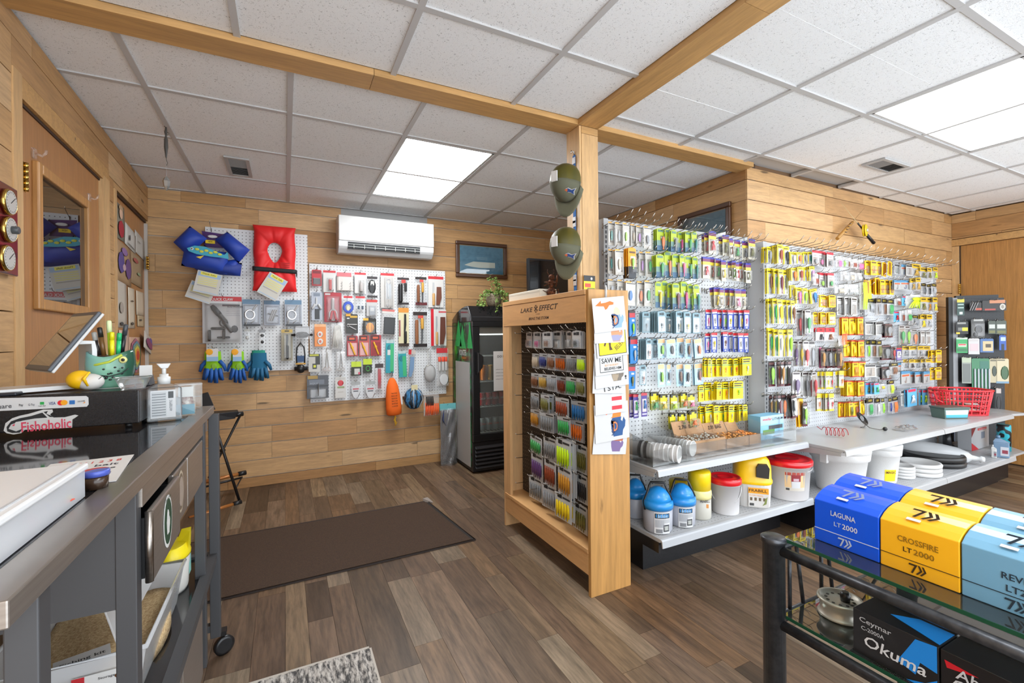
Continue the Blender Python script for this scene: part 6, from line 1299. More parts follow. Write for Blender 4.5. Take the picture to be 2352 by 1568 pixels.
def jar(px, pb, pt, w_, label):
    t, r, h = drum(label, 'yellow_cap_jar', px, pb, pt, w_, ZD1, None, None, 'jar', 'yellow-capped jars')
    obj('body', G().lathe([(r*.94, 0), (r*.98, .008), (r*.98, h*.46)], seg=24), M('cfccc0', .45), t)
    obj('collar', G().lathe([(r*1.0, h*.42), (r*1.02, h*.5), (r*1.02, h*.56), (r*.97, h*.6)], seg=24), M('eadf9a', .4), t)
    obj('cap', G().lathe([(r*.96, h*.58), (r*.98, h*.94), (r*.92, h*.985), (.002, h)], seg=24), YEL, t)
    q = -facing(t); t.rotation_euler = (0, 0, q)
    text('FRABILL', BLACK, t, (r*.45, -r*.9, h*.40), r*.9, .014, (PI/2, 0, .45)); block('orange_patch', M('e8a05a', .5), t, r*.45, r*.75, -r*.80, -r*.78, h*.26, h*.34)
    return t
jar(1558, 1170, 1106, 42, 'yellow-capped jar standing behind the blue-domed buckets')
jar(1607, 1195, 1085, 52, 'tall yellow-capped jar left of the white pail')
def pail(px, pb, pt, wpx, label, z, big):
    t, r, h = drum(label, 'bait_pail', px, pb, pt, wpx, z, None, None, 'pail', 'white pails with red lids')
    lt = h*.80
    obj('pail_body', G().lathe([(r*.82, 0), (r*.84, .006), (r*.93, lt-.02), (r*.97, lt-.02), (r*.97, lt)], seg=32), M('efedee', .4), t)
    obj('lid', G().lathe([(r*1.0, lt-.014), (r*1.03, lt-.012), (r*1.03, lt+.012), (r*.97, lt+.02), (r*.88, lt+.018), (r*.86, lt+.012), (r*.55, lt+.012), (r*.5, lt+.02), (r*.46, lt+.012), (.003, lt+.012)], seg=32), M('d01420', .3, coat=.3), t)
    t.rotation_euler = (0, 0, -facing(t))
    bail(t, r*.96, lt-.03, h*.42 if not big else .02, M('c8c8c8', .4))
    if big:
        def sp(u0, u1, v0, v1, col, par, nm='label_print', o=1.004):
            def rad(z): return r*(.84+.09*z/lt)*o
            def fn(u, v):
                z = lt*(.30+.52*(v0+(v1-v0)*v)); a = -.1+.95*(u0+(u1-u0)*u); return Vector((rad(z)*math.sin(a), -rad(z)*math.cos(a), z))
            return obj(nm, G().grid(fn, 8, 2), M(col, .5), par)
        l = sp(0, 1, 0, 1, 'd9b88a', t, 'paper_label'); sp(0, 1, .0, .18, 'e4ded2', l, o=1.007); sp(.02, .98, .82, .98, 'a4483c', l, o=1.007); sp(.3, .75, .5, .85, '8a2a30', l, o=1.008); sp(.32, .74, .15, .5, 'e4e6ea', l, o=1.008); sp(.4, .66, .52, .66, 'e0c0cc', l, o=1.01); sp(.05, .22, .03, .14, '3a3a3a', l, o=1.01)
    return t
pail(1666, 1186, 1092, 70, 'smaller white pail with red lid between yellow containers', ZD1, False)
pail(1808, 1153, 1048, 104, 'large white bucket with red lid and picture label', ZD1, True)
def combo():
    t, r, h = drum('yellow-topped bait cooler with black grid panel, left of the large white bucket', 'bait_cooler', 1727, 1168, 1050, 82, ZD1, None, None, 'cooler')
    t.rotation_euler = (0, 0, -facing(t)+.15)
    hb = h*.45
    def ov(s, z): return [(s*r*math.copysign(abs(math.cos(a))**.7, math.cos(a)), s*r*.85*math.copysign(abs(math.sin(a))**.7, math.sin(a)), z) for a in [2*PI*k/28 for k in range(28)]]
    obj('bucket', G().hull(ov(.9, 0), ov(.98, hb)), M('ece9e4', .4), t)
    g = G(); layers = [(1.0, hb), (1.04, hb+.006), (1.04, hb+.02), (.99, hb+.03), (.97, h*.78), (.88, h*.9), (.7, h*.985), (.62, h)]
    vs = []; 
    for s, z in layers: vs += ov(s, z)
    g.add(vs, [(i*28+k, i*28+(k+1) % 28, (i+1)*28+(k+1) % 28, (i+1)*28+k) for i in range(7) for k in range(28)]+[tuple(range(7*28, 8*28))], True)
    obj('yellow_top', g, M('f2c30c', .35, coat=.3), t)
    gp = obj('grid_panel', G().hull([(r*(.1+x), -r*.93-.004+(z-h*.7)*-.02, z) for x, z in [(0, h*.62), (.0, h*.8), (.12, h*.87), (.55, h*.87), (.66, h*.8), (.62, h*.60)]], [(r*(.1+x), -r*.7, z) for x, z in [(0, h*.62), (.0, h*.8), (.12, h*.87), (.55, h*.87), (.66, h*.8), (.62, h*.60)]]), M('2a2420', .5), t)
    g = G()
    for i in range(7):
        for j in range(6):
            if 2 <= i <= 4 and j >= 2: continue
            x = r*(.16+i*.085); z = h*(.645+j*.036); g.box(x-.003, x+.003, -r*.945, -r*.93, z-.003, z+.003)
    stuff(obj('vent_hole', g, M('c9842c', .5), gp))
    block('paper_label', M('f0ede8', .5), t, -r*.30, r*.72, -r*.86, -r*.845, h*.03, h*.41)
    block('label_band', M('eba022', .5), t, -r*.30, r*.72, -r*.868, -r*.86, h*.29, h*.40)
    text('FRABILL', BLACK, t, (r*.18, -r*.872, h*.345), r*.9, h*.055)
    text('FLOW-TROLL', M('e8a860', .5), t, (r*.1, -r*.866, h*.25), r*.7, h*.03)
    for k in range(4): block('label_icon', M('6a5a44', .5), t, r*(-.22+.22*k), r*(-.1+.22*k), -r*.866, -r*.86, h*.15, h*.21)
    block('bar_code', M('4a4a4a', .5), t, -r*.24, -r*.02, -r*.866, -r*.86, h*.05, h*.10)
    obj('fish_print', G().prism([(r*.4, h*.06), (r*.6, h*.1), (r*.66, h*.24), (r*.55, h*.2), (r*.5, h*.12)], -r*.868, -r*.86), M('7f8a4a', .6), t)
combo()
# --- upper shelf of the left unit: acrylic bin, cups, cardboard boxes, blue box
def bin_():
    t = thing('acrylic_bin', 'clear acrylic divider bin on the white shelf, holding cups and boxes', 'bin', (0, 0, 0))
    x0, x1, y0, y1, z0 = 1.655, 2.835, 1.73, 2.06, ZS1
    hF, hB = .115, .17
    block('floor_panel', ACRYL, t, x0, x1, y0, y1, z0+.0005, z0+.003)
    block('front_panel', ACRYL, t, x0, x1, y0, y0+.003, z0+.003, z0+.085)
    for k in range(6):
        x = x0+(x1-x0)*k/5
        obj('divider', G().hull([(x-.0015, y0+.003, z0+.003), (x-.0015, y1, z0+.003), (x-.0015, y1, z0+hB), (x-.0015, y0+.003, z0+hF)], [(x+.0015, y0+.003, z0+.003), (x+.0015, y1, z0+.003), (x+.0015, y1, z0+hB), (x+.0015, y0+.003, z0+hF)]), ACRYL, t)
bin_()
def cups(x0, y0, x1, y1, r0, r1, n, label, z):
    a = Vector((x0, y0, z)); b = Vector((x1, y1, z)); d = (b-a); L = d.length
    t = thing('cup_stack', label, 'cups', (x0, y0, z+r1+.002), math.atan2(d.y, d.x), 'sleeves of white foam cups')
    for k in range(n):
        obj('foam_cup', G().lathe([(r0, 0), (r1*.96, .085), (r1, .087), (r1, .092), (r1*.93, .092), (r0*.9, .006)], seg=20, caps=False), FOAM, t, (L*k/n, 0, (r1-r1)*0), (0, PI/2, 0))
    obj('plastic_sleeve', G().lathe([(r1*.7, -.03), (r1*1.02, .0), (r1*1.03, L*.98)], seg=18, caps=False), CLEAR, t, rot=(0, PI/2, 0))
    return t
p = PZ(1465, 1035, ZS1); q = PZ(1545, 1062, ZS1)
t = cups(1.69, 1.96, 1.79, 1.775, .034, .045, 9, 'sleeve of white foam cups with black printed label, front left', ZS1+.003)
for k, x in enumerate((.07, .10)): obj('black_label', G().lathe([(.0468, 0), (.0468, .018)], seg=18, caps=False), M('2a2a2c', .6), t, (x, 0, 0), (0, PI/2, 0))
cups(1.91, 2.02, 1.965, 1.84, .032, .042, 9, 'sleeve of smaller ribbed foam cups behind the first', ZS1+.003)
def carton(px0, px1, pb, d, h_, label, flap, fill, group='open cardboard boxes in the acrylic bin'):
    a, b = PY(px0, pb, 1.80), PY(px1, pb, 1.80); w_ = b.x-a.x
    t = thing('cardboard_box', label, 'box', ((a.x+b.x)/2, 1.80, ZS1+.0035), 0, group)
    w2 = w_/2
    g = G().box(-w2, w2, 0, .003, 0, h_).box(-w2, w2, d-.003, d, 0, h_).box(-w2, -w2+.003, .003, d-.003, 0, h_).box(w2-.003, w2, .003, d-.003, 0, h_).box(-w2+.003, w2-.003, .003, d-.003, 0, .003)
    obj('tray', g, CARDB, t)
    f = obj('flap', G().hull([(-w2, d, h_), (w2, d, h_), (w2*.98, d+.03, h_+flap), (-w2*.98, d+.03, h_+flap)], [(-w2, d+.003, h_), (w2, d+.003, h_), (w2*.98, d+.033, h_+flap), (-w2*.98, d+.033, h_+flap)]), CARDB, t)
    if flap > .05: text('2.70  BAG', M('2a2420', .8), f, (0, d+.012, h_+flap*.55), w_*.6, .022, (PI/2-.3, 0, 0)).location.y -= .0
    r = random.Random(int(px0)); g = G()
    for k in range(60):
        x, y = r.uniform(-w2+.012, w2-.012), r.uniform(.012, d-.012); z = h_-.012+r.random()*.012
        g.ell((x, y, z), (.009, .006, .005), 6, 4)
    stuff(obj('small_goods', g, M(fill, .5), t))
carton(1597, 1667, 1042, .15, .072, 'open cardboard box with raised flap and handwriting, silver bits inside', .075, 'b9b4a8')
carton(1670, 1720, 1030, .15, .055, 'open cardboard box of orange bits, middle of three', .06, 'e09a4a')
carton(1722, 1748, 1018, .15, .055, 'open cardboard box of orange bits, right of three', .05, 'e08a3a')
def bluebox():
    a, b, c = PY(1747, 1010, 1.84), PY(1800, 1018, 1.84), PY(1800, 965, 1.84)
    t = thing('bait_carton', 'light blue product box at right end of the white shelf', 'box', ((a.x+b.x)/2, 1.84, ZS1+.0005))
    w2 = (b.x-a.x)/2; h_ = .15
    obj('carton', G().box(-w2, w2, 0, .085, 0, h_), M('7fbbdc', .35), t, bevel=.001)
    block('printed_top', M('b9dcee', .4), t, -w2, w2, -.0006, 0, h_*.62, h_)
    text('vexilar', M('c8282c', .5), t, (-w2*.45, -.0012, h_*.86), w2*.8, .018, shear=.2); text('LITHIUM', M('1c2430', .5), t, (w2*.45, -.0012, h_*.84), w2*.95, .016, shear=.3)
    block('printed_battery', M('3a4046', .5), t, -w2*.3, w2*.9, -.0012, -.0006, h_*.42, h_*.58); block('printed_grass', M('5a8a4a', .6), t, -w2*.8, w2*.2, -.0010, -.0006, h_*.22, h_*.42)
    block('printed_label', M('2a5a86', .5), t, w2*.1, w2*.8, -.0012, -.0006, h_*.08, h_*.14)
    block('side_print', M('c04a54', .5), t, w2, w2+.0008, .03, .06, h_*.62, h_*.7)
bluebox()
# --- upper shelf of the right unit
def coil():
    p = PZ(1915, 1003, ZS2); t = thing('wire_spiral', 'red coiled wire holder lying on the right shelf', 'spiral', (p.x, p.y, ZS2+.034))
    pts = []
    for k in range(90):
        a = 2*PI*k/16; pts.append((-.05+.0013*k, .028*math.cos(a)+.02-.0004*k, .026*math.sin(a)+.0))
    pts = [Vector(q) for q in pts]
    o = obj('spiral', G().tube([(-.075, .06, .02)]+pts, .0022, 6), M('b01c24', .35), t, rot=(0, 0, -.7))
coil()
def holder():
    p = PZ(2003, 985, ZS2); t = thing('rod_rest', 'black wire ring holder standing on the right shelf', 'holder', (p.x, p.y, ZS2))
    g = G()
    for k in range(6): g.tube([(.034*math.cos(2*PI*i/20), .05+.03*math.sin(2*PI*i/20)*.6+.004*k, .055+.004*k+.03*math.sin(2*PI*i/20)) for i in range(20)], .0022, 5, True)
    obj('ring_coil', g, M('232120', .3, .6), t)
    obj('wire_leg', G().tube([(-.034, .05, .05), (-.03, .0, .012), (-.01, -.05, .006), (.01, -.07, .012)], .003, 6), M('6a6662', .3, .8), t)
    obj('knob', G().ell((.006, -.075, .014), (.014, .014, .014), 10, 6), BLKPL, t)
    obj('foot', G().tube([(.034, .05, .04), (.03, .06, .0035), (-.02, .06, .0035)], .003, 6), M('6a6662', .3, .8), t)
holder()
def crumple():
    a = PZ(2080, 985, ZS2); r = random.Random(3)
    t = thing('crumpled_bag', 'crumpled clear plastic bag lying on the right shelf', 'bag', (a.x, a.y, ZS2))
    obj('film', G().grid(lambda u, v: Vector(((u-.5)*.24, (v-.5)*.08+.02*math.sin(u*7), .006+abs(math.sin(u*13+v*5)*math.cos(v*9-u*4))*.03*math.sin(PI*u)*math.sin(PI*v)**.5)), 22, 12), film('crinkled_film', .12, (1, 1, 1, 1), .1, 1.6), t, rot=(0, 0, .25))
crumple()
def wipes():
    p = PZ(2193, 960, ZS2); t = thing('plastic_tub', 'clear-blue tub with dark green lid before the red basket', 'tub', (p.x-.01, p.y+.025, ZS2), -.42)
    d = (p-EYE).dot(_F); w2 = 30*d/FPX; h_ = 24*d/FPX*1.1
    obj('tub_body', G().hull([(-w2*.9, -.05, .0), (w2*.9, -.05, 0), (w2*.9, .06, 0), (-w2*.9, .06, 0)], [(-w2, -.055, h_*.85), (w2, -.055, h_*.85), (w2, .065, h_*.85), (-w2, .065, h_*.85)]), M('52685f', .35), t, bevel=.003)
    obj('lid', G().box(-w2*1.04, w2*1.04, -.06, .07, h_*.85, h_), M('46564e', .35), t, bevel=.004)
    obj('paper_label', G().hull([(-w2*.84, -.0525, h_*.12), (w2*.84, -.0525, h_*.12), (w2*.9, -.056, h_*.75), (-w2*.9, -.056, h_*.75)], [(-w2*.84, -.05, h_*.12), (w2*.84, -.05, h_*.12), (w2*.9, -.0535, h_*.75), (-w2*.9, -.0535, h_*.75)]), M('d6e6ee', .4), t)
    obj('label_band', G().hull([(-w2*.84, -.0535, h_*.12), (w2*.84, -.0535, h_*.12), (w2*.86, -.0545, h_*.36), (-w2*.86, -.0545, h_*.36)], [(-w2*.84, -.052, h_*.12), (w2*.84, -.052, h_*.12), (w2*.86, -.053, h_*.36), (-w2*.86, -.053, h_*.36)]), M('3f9fc4', .4), t)
wipes()
def basket():
    p = PZ(2238, 954, ZS2); d = (p-EYE).dot(_F); t = thing('shopping_basket', 'red plastic shopping basket full of packets on the right shelf', 'basket', (p.x+.02, p.y+.095, ZS2), -.62)
    W, D, h_ = 52*d/FPX, .13, 57*d/FPX
    red = M('d4202c', .35, coat=.2)
    def loop(s, z, r=.004): return [(s*W*math.copysign(abs(math.cos(a))**.6, math.cos(a)), s*D*math.copysign(abs(math.sin(a))**.6, math.sin(a)), z) for a in [2*PI*k/32 for k in range(32)]]
    obj('rim', G().tube(loop(1.04, h_), .008, 6, True), red, t)
    g = G()
    for k, (s, z) in enumerate(((.86, .006), (.89, h_*.2), (.92, h_*.4), (.95, h_*.6), (.985, h_*.82))): g.tube(loop(s, z), .0055 if k else .008, 5, True)
    obj('rings', g, red, t)
    A, B = loop(.86, .004), loop(1.03, h_)
    for k in range(32): obj('rib', G().bar(A[k], B[k], .009, .005), red, t)
    obj('floor_panel', G().hull([(x*.98, y*.98, .001) for x, y, z in loop(.86, 0)], [(x*.98, y*.98, .006) for x, y, z in loop(.86, 0)]), red, t)
    obj('handle', G().tube([(-W*1.0, .0, h_), (-W*1.12, -.03, h_*.86), (-W*1.14, -.06, h_*.62), (-W*1.04, -.1, h_*.5)], .007, 7), red, t)
    for k, (x, y, z, c, rz) in enumerate(((-.1, 0, .03, 'e4e2dc', .2), (.06, .02, .035, 'd8c8b8', -.3), (-.02, -.03, .075, '8a5a44', .5), (.1, .03, .08, 'e6e4e0', .1), (-.09, .03, .10, '6a7a5c', -.2))):
        q = thing('loose_packet', '%s packet lying in the red basket' % ('white', 'beige', 'brown', 'cream', 'green')[k], 'packet', t.matrix_basis @ Vector((x*.7, y, z)), -.62+rz, 'packets in the red basket')
        block('card', M(c, .6), q, -.06, .06, -.035, .035, -.006, .006)
        obj('pouch', G().ell((0, 0, .008), (.045, .026, .008), 10, 5), M(('b9b4aa', 'c88a6a', '3a2a22', 'c04a44', 'a9b48a')[k], .5), q)
basket()
# --- base of the right unit
def foam_bucket(px, pb, pt, wpx, label, tag_=False):
    t, r, h = drum(label, 'foam_bucket', px, pb, pt, wpx, ZD2, None, None, 'bucket', 'white foam buckets')
    obj('tub', G().lathe([(r*.72, 0), (r*.74, .01), (r*.90, h*.70), (r*.97, h*.71), (r, h*.86), (r*1.0, h*.87)], seg=32), FOAM, t)
    obj('lid', G().lathe([(r*1.01, h*.86), (r*1.02, h*.97), (r*.98, h), (r*.4, h), (r*.38, h*.985), (.003, h*.985)], seg=32), FOAM, t)
    if tag_:
        t.rotation_euler = (0, 0, -facing(t))
        def fn(u, v): a = .25+.75*u; z = h*(.07+.3*v); rr2 = r*(.745+.16*z/(h*.7)); return Vector((rr2*math.sin(a), -rr2*math.cos(a), z))
        l = obj('yellow_label', G().grid(fn, 6, 2), M('e8d020', .5), t)
        text('MAGIC', M('5a2a14', .6), l, (r*.82*math.sin(.62), -r*.84*math.cos(.62), h*.3), r*.5, .016, (PI/2, 0, .62))
        obj('red_twine', G().tube([(-.05, -.02, h+.003), (0, 0, h+.012), (.03, .02, h+.02), (.06, 0, h+.045), (.09, .03, h+.03), (.08, .05, h+.004)], .005, 6), M('d46a70', .8), t)
        obj('twine_knot', G().ell((0, 0, h+.01), (.03, .012, .012), 8, 5), M('d8848a', .8), t)
    else:
        for k in range(2): obj('cup_ring', G().lathe([(r*.34, h+.001), (r*.34, h+.008), (r*.29, h+.008)], c=((-.3+.5*k)*r, -.35*r, 0), seg=20), M('d9d8d6', .5), t)
        for k in range(2): block('side_grip', FOAM, t, (-1)**k*r*.98-.012, (-1)**k*r*.98+.012, -.02, .02, h*.66, h*.84)
foam_bucket(1928, 1140, 1030, 124, 'large white foam bucket nearest the blue reel boxes')
foam_bucket(2022, 1112, 1022, 82, 'white foam bucket with yellow label and red twine', True)
def lids(px, pb, pt, wpx, n, col, label, nm, gr):
    t, r, h = drum(label, nm, px, pb, pt, wpx, ZD2, None, None, 'lids', gr)
    for k in range(n):
        z = h*.72*k/n; e = h*.72/n
        obj('lid', G().lathe([(r*.9, z), (r*.98, z+e*.1), (r*(1-.02*(k % 2)), z+e*.7), (r*.95, z+e*.98), (r*.86, z+e*.98), (r*.84, z+e*.8), (.003, z+e*.8)], seg=32), M(col, .4), t)
    return t, r, h
lids(2071, 1100, 1062, 50, 4, 'e9e8e6', 'short stack of small white lids by the foam bucket', 'lid_stack', 'stacks of bucket lids')
lids(2112, 1096, 1056, 82, 3, 'ecebe9', 'stack of wide white pail lids', 'lid_stack', 'stacks of bucket lids')
lids(2140, 1074, 1040, 122, 2, '1d1c1c', 'stack of two wide black lids', 'lid_stack', 'stacks of bucket lids')
def buoy():
    a = PY(2110, 1022, 1.90); 
    t = thing('boat_fender', 'grey-white inflatable boat fender lying under the right shelf', 'fender', (4.50, 1.885, ZD2+.078))
    e = PZ(2236, 1052, ZD2+.05)-Vector(t.location); L = e.length
    pr = [(.02, -.02), (.05, .0), (.07, .05), (.074, .12), (.074, L-.18), (.064, L-.09), (.04, L-.03), (.022, L-.01), (.018, L+.03), (.026, L+.04), (.02, L+.06)]
    o = obj('body', G().lathe(pr, seg=20), noise_mat('fender_vinyl', '9a9c9e', 'd8d9da', 3.2, .25, 0, 1), t)
    o.rotation_euler = e.to_track_quat('Z', 'Y').to_euler()
buoy()
def boxed(px0, px1, pb, pt, label, col, nm='carton', yv=1.86, dd=.09):
    a, b, c = PY(px0, pb, yv), PY(px1, pb, yv), PY(px0, pt, yv)
    t = thing(nm, label, 'box', ((a.x+b.x)/2, yv, ZD2+.001)); w2 = (b.x-a.x)/2; h_ = c.z-ZD2
    obj('box_body', G().box(-w2, w2, 0, dd, 0, h_), M(col, .3), t, bevel=.002); return t, w2, h_
t, w2, h_ = boxed(2232, 2272, 1060, 984, 'silver and red boxed product with big lettering near the right wall', 'c4c5c8', 'product_box', 1.70)
obj('red_corner', G().prism([(-w2, 0), (-w2*.2, 0), (-w2, h_*.35)], -.0008, 0), M('b8242c', .4), t)
obj('red_top_corner', G().prism([(-w2, h_), (-w2*.5, h_), (-w2, h_*.6)], -.0008, 0), M('7a2a2c', .4), t)
block('red_logo', M('b8242c', .4), t, -w2*.3, w2*.7, -.0012, 0, h_*.84, h_*.94); text('Coleman', PAPER, t, (w2*.2, -.0016, h_*.89), w2*.8, h_*.05)
block('printed_shadow', M('6f7a88', .5), t, w2*.1, w2*.5, -.0008, 0, h_*.45, h_*.75)
def pump():
    p = PZ(2238, 1052, ZD2); t = thing('hand_pump', 'black hand pump standing before the silver box', 'pump', (p.x+.25, 1.84, ZD2))
    obj('base', G().lathe([(.05, 0), (.05, .012), (.03, .03)], seg=16), BLKPL, t)
    obj('barrel', G().tube([(-.03, 0, .02), (-.04, 0, .13)], [.032, .026], 12), BLKPL, t); obj('grip', G().tube([(-.04, 0, .13), (-.042, 0, .17), (-.03, 0, .185)], [.012, .012, .01], 8), BLKPL, t)
pump()
def bottle(px, pb, pt, wpx, col, capc, label, lab):
    t, r, h = drum(label, 'fluid_bottle', px, pb, pt, wpx, ZD2, None, None, 'bottle')
    t.rotation_euler = (0, 0, -facing(t))
    obj('body', G().hull([(-r, -r*.5, 0), (r, -r*.5, 0), (r, r*.5, 0), (-r, r*.5, 0)], [(-r, -r*.5, h*.7), (r, -r*.5, h*.7), (r, r*.5, h*.7), (-r, r*.5, h*.7)]), M(col, .3), t, bevel=.006)
    obj('shoulder', G().hull([(-r, -r*.5, h*.7), (r, -r*.5, h*.7), (r, r*.5, h*.7), (-r, r*.5, h*.7)], [(-r*.7, -r*.3, h*.86), (-r*.1, -r*.3, h*.86), (-r*.1, r*.3, h*.86), (-r*.7, r*.3, h*.86)]), M(col, .3), t)
    obj('cap', G().lathe([(r*.3, h*.86), (r*.3, h), (r*.26, h)], c=(-r*.4, 0, 0), seg=12), M(capc, .4), t)
    if lab:
        block('paper_label', M(lab, .5), t, -r*.1, r*.9, -r*.54, -r*.5, h*.1, h*.5); block('label_print', M('8a3a4a', .5), t, r*.1, r*.8, -r*.56, -r*.54, h*.2, h*.36)
bottle(2300, 1052, 1002, 26, '6f8aa4', '5a7a96', 'grey-blue jug of fluid with white label, right end of base shelf', 'd9dce4')
bottle(2283, 1052, 1022, 9, 'e4e4e2', 'e4e4e2', 'little white bottle between silver box and blue jug', '8a8c90')
def canister():
    t, r, h = drum('black and teal patterned canister behind the blue jug', 'canister', 2306, 1036, 976, 24, ZD2, None, None, 'canister')
    obj('body', G().lathe([(r, 0), (r, h*.94), (r*.94, h)], seg=20), noise_mat('teal_check', '16181a', '2fa4b4', 24, .4, 0, 0, 0, .49, .51), t)
canister()
t, w2, h_ = boxed(2192, 2214, 1026, 985, 'small blue and grey blister pack standing beneath the black rack', '8a9cb4', 'blister_pack', 1.93, .03)
block('white_print', M('d9dce4', .5), t, -w2*.6, w2*.6, -.001, 0, h_*.3, h_*.8); block('blue_print', M('3a66a0', .5), t, -w2*.4, w2*.5, -.0014, -.001, h_*.35, h_*.6)
# --- black rack packets
def rack(px0, py0, px1, py1, label, card, parts, kind='card', nm='camp_packet', d=.05):
    u0, zt = RR(px0, (py0+py1)/2, d)[0], RR((px0+px1)/2, py0, d)[1]; u1, zb = RR(px1, (py0+py1)/2, d)[0], RR((px0+px1)/2, py1, d)[1]
    P = RP0+RU*((u0+u1)/2)-RN*d
    o = pack((P.x, P.y, zt), RANG, u1-u0, zt-zb, nm, label, 'packet', 'packets on the black rack', card, parts, 0, kind)
    Q = P+RN*d; peg((Q.x, Q.y, zt-.004), RANG, d+.04, 'peg hook holding the '+' '.join(label.split()[:9]), 'peg hooks on the black rack', tip=.012, up=.04)
ck = lambda x, y: (2120+x/3.267, 620+y/3.267)
for (x0, y0, x1, y1, lb, cd, ps) in [
 (255, 218, 310, 340, 'dark green card with yellow top, top left of black rack', '2f4a44', [('band', 0, 0, 1, .2, 'c8b83a', 0), ('band', .1, .3, .9, .36, 'a9c0b8', 0), ('band', .1, .5, .9, .56, 'a9c0b8', 0), ('band', .3, .78, .75, .94, 'dce4e0', 0)]),
 (350, 240, 440, 305, 'metal toasting forks in black and red card, top of the rack', '2a2624', [('rod', .1, .0, .16, 1, 'c8c8c8', .008, .35), ('rod', .3, .0, .36, 1, 'c8c8c8', .008, .35), ('rod', .5, .0, .56, 1, 'c8c8c8', .008, .35), ('band', .5, .7, 1, .95, 'a84a34', 0)]),
 (445, 225, 625, 305, 'black card with copper strip and round badge, top right of rack', '2a2826', [('band', .3, .0, .95, .3, 'b87a54', 0), ('band', .1, .8, .55, .95, 'a83a2c', 0), ('disc', .7, .35, .98, .95, 'd9d5cc', 0), ('disc', .76, .45, .92, .85, '8a8478', 0)]),
 (248, 382, 340, 480, 'black headlamp card with yellow lens', '1a1a1a', [('band', .1, .1, .8, .24, '8a8a86', 0), ('band', .15, .5, .95, .75, '6a6a66', 0), ('band', .5, .5, .95, .76, 'e4d428', 0), ('band', 0, .86, .3, 1, 'd0b428', 0)]),
 (360, 366, 462, 508, 'clear blister with black camp tool, second row of rack', '4a4a48', [('band', .2, .02, .9, .12, 'a8a8a4', 0), ('disc', .25, .35, .85, .75, '1c1c1c', 0), ('disc', .15, .7, .5, .95, '2a2a2a', 0), ('blister', .05, .2, .95, .96, CLEAR, .03)]),
 (490, 378, 545, 478, 'dark green packet with white print, left of pair', '4a5248', [('band', .1, .3, .9, .6, 'd5d8d0', 0), ('band', .1, .75, .9, .95, '6a6a3a', 0)]),
 (548, 376, 626, 480, 'dark green packet with white print, right of pair', '4a5248', [('band', .1, .3, .9, .6, 'd5d8d0', 0), ('band', .1, .75, .9, .95, '6a6a3a', 0)]),
 (250, 506, 334, 622, 'bright green packet with red words, third row of rack', '3a9a5a', [('band', 0, 0, 1, .12, 'cfe0cc', 0), ('band', .15, .4, .9, .6, 'd9dcc8', 0), ('band', .2, .42, .85, .5, 'c2343c', 0), ('band', .1, .7, .95, .9, '2a6a3e', 0)]),
 (340, 510, 424, 632, 'white packet with pink print, third row of rack', 'dcdad8', [('band', .1, .1, .9, .2, 'b9b4b2', 0), ('band', .15, .35, .9, .8, 'e0c9cc', 0)]),
 (428, 512, 530, 618, 'blue packet with tan picture, third row of rack', '4a6a9a', [('band', .2, .2, .95, .9, 'c2ae84', 0), ('band', .4, .4, .8, .65, '4a4034', 0)]),
 (572, 486, 624, 600, 'small blue card with black strap at the rack edge', '3458a4', [('band', .2, .15, .9, .4, 'a9bce0', 0), ('band', .3, .6, .7, 1, '17171a', 0)]),
 (292, 655, 362, 850, 'tall grey mesh packet, fourth row of rack', '8f958c', [('band', 0, 0, 1, .2, 'a9b49a', 0), ('band', .1, .25, .9, .95, '6a6f6a', 0)]),
 (366, 660, 500, 888, 'green tent-peg packets with four silver pegs', '3f7a56', [('band', .45, .1, .95, .5, '2f6a58', 0)]+[('rod', .1+.2*k, .35, .2+.2*k, 1, 'b4bac0', .012) for k in range(5)]),
 (500, 662, 556, 845, 'tan card with dark grey pouch, fourth row of rack', 'b4aa8c', [('band', .1, .05, .9, .12, '6a6450', 0), ('disc', .3, .3, .95, .75, '3a4438', 0)]),
 (548, 662, 644, 850, 'tan card with green case, right end of fourth row', 'c4b898', [('band', .1, .05, .7, .1, '6a6450', 0), ('disc', .35, .3, 1.0, .86, '3a5a38', 0), ('band', 0, .92, 1, 1, '6f8fa4', 0)]),
 (545, 885, 590, 1080, 'black corded packet hanging at the rack bottom', '2c2a2a', [('band', .1, 0, .9, .2, 'b9aca4', 0), ('disc', .1, .3, .9, .9, '1a1919', 0)])]:
    a, b = ck(x0, y0), ck(x1, y1); rack(a[0], a[1], b[0], b[1], lb, cd, ps)
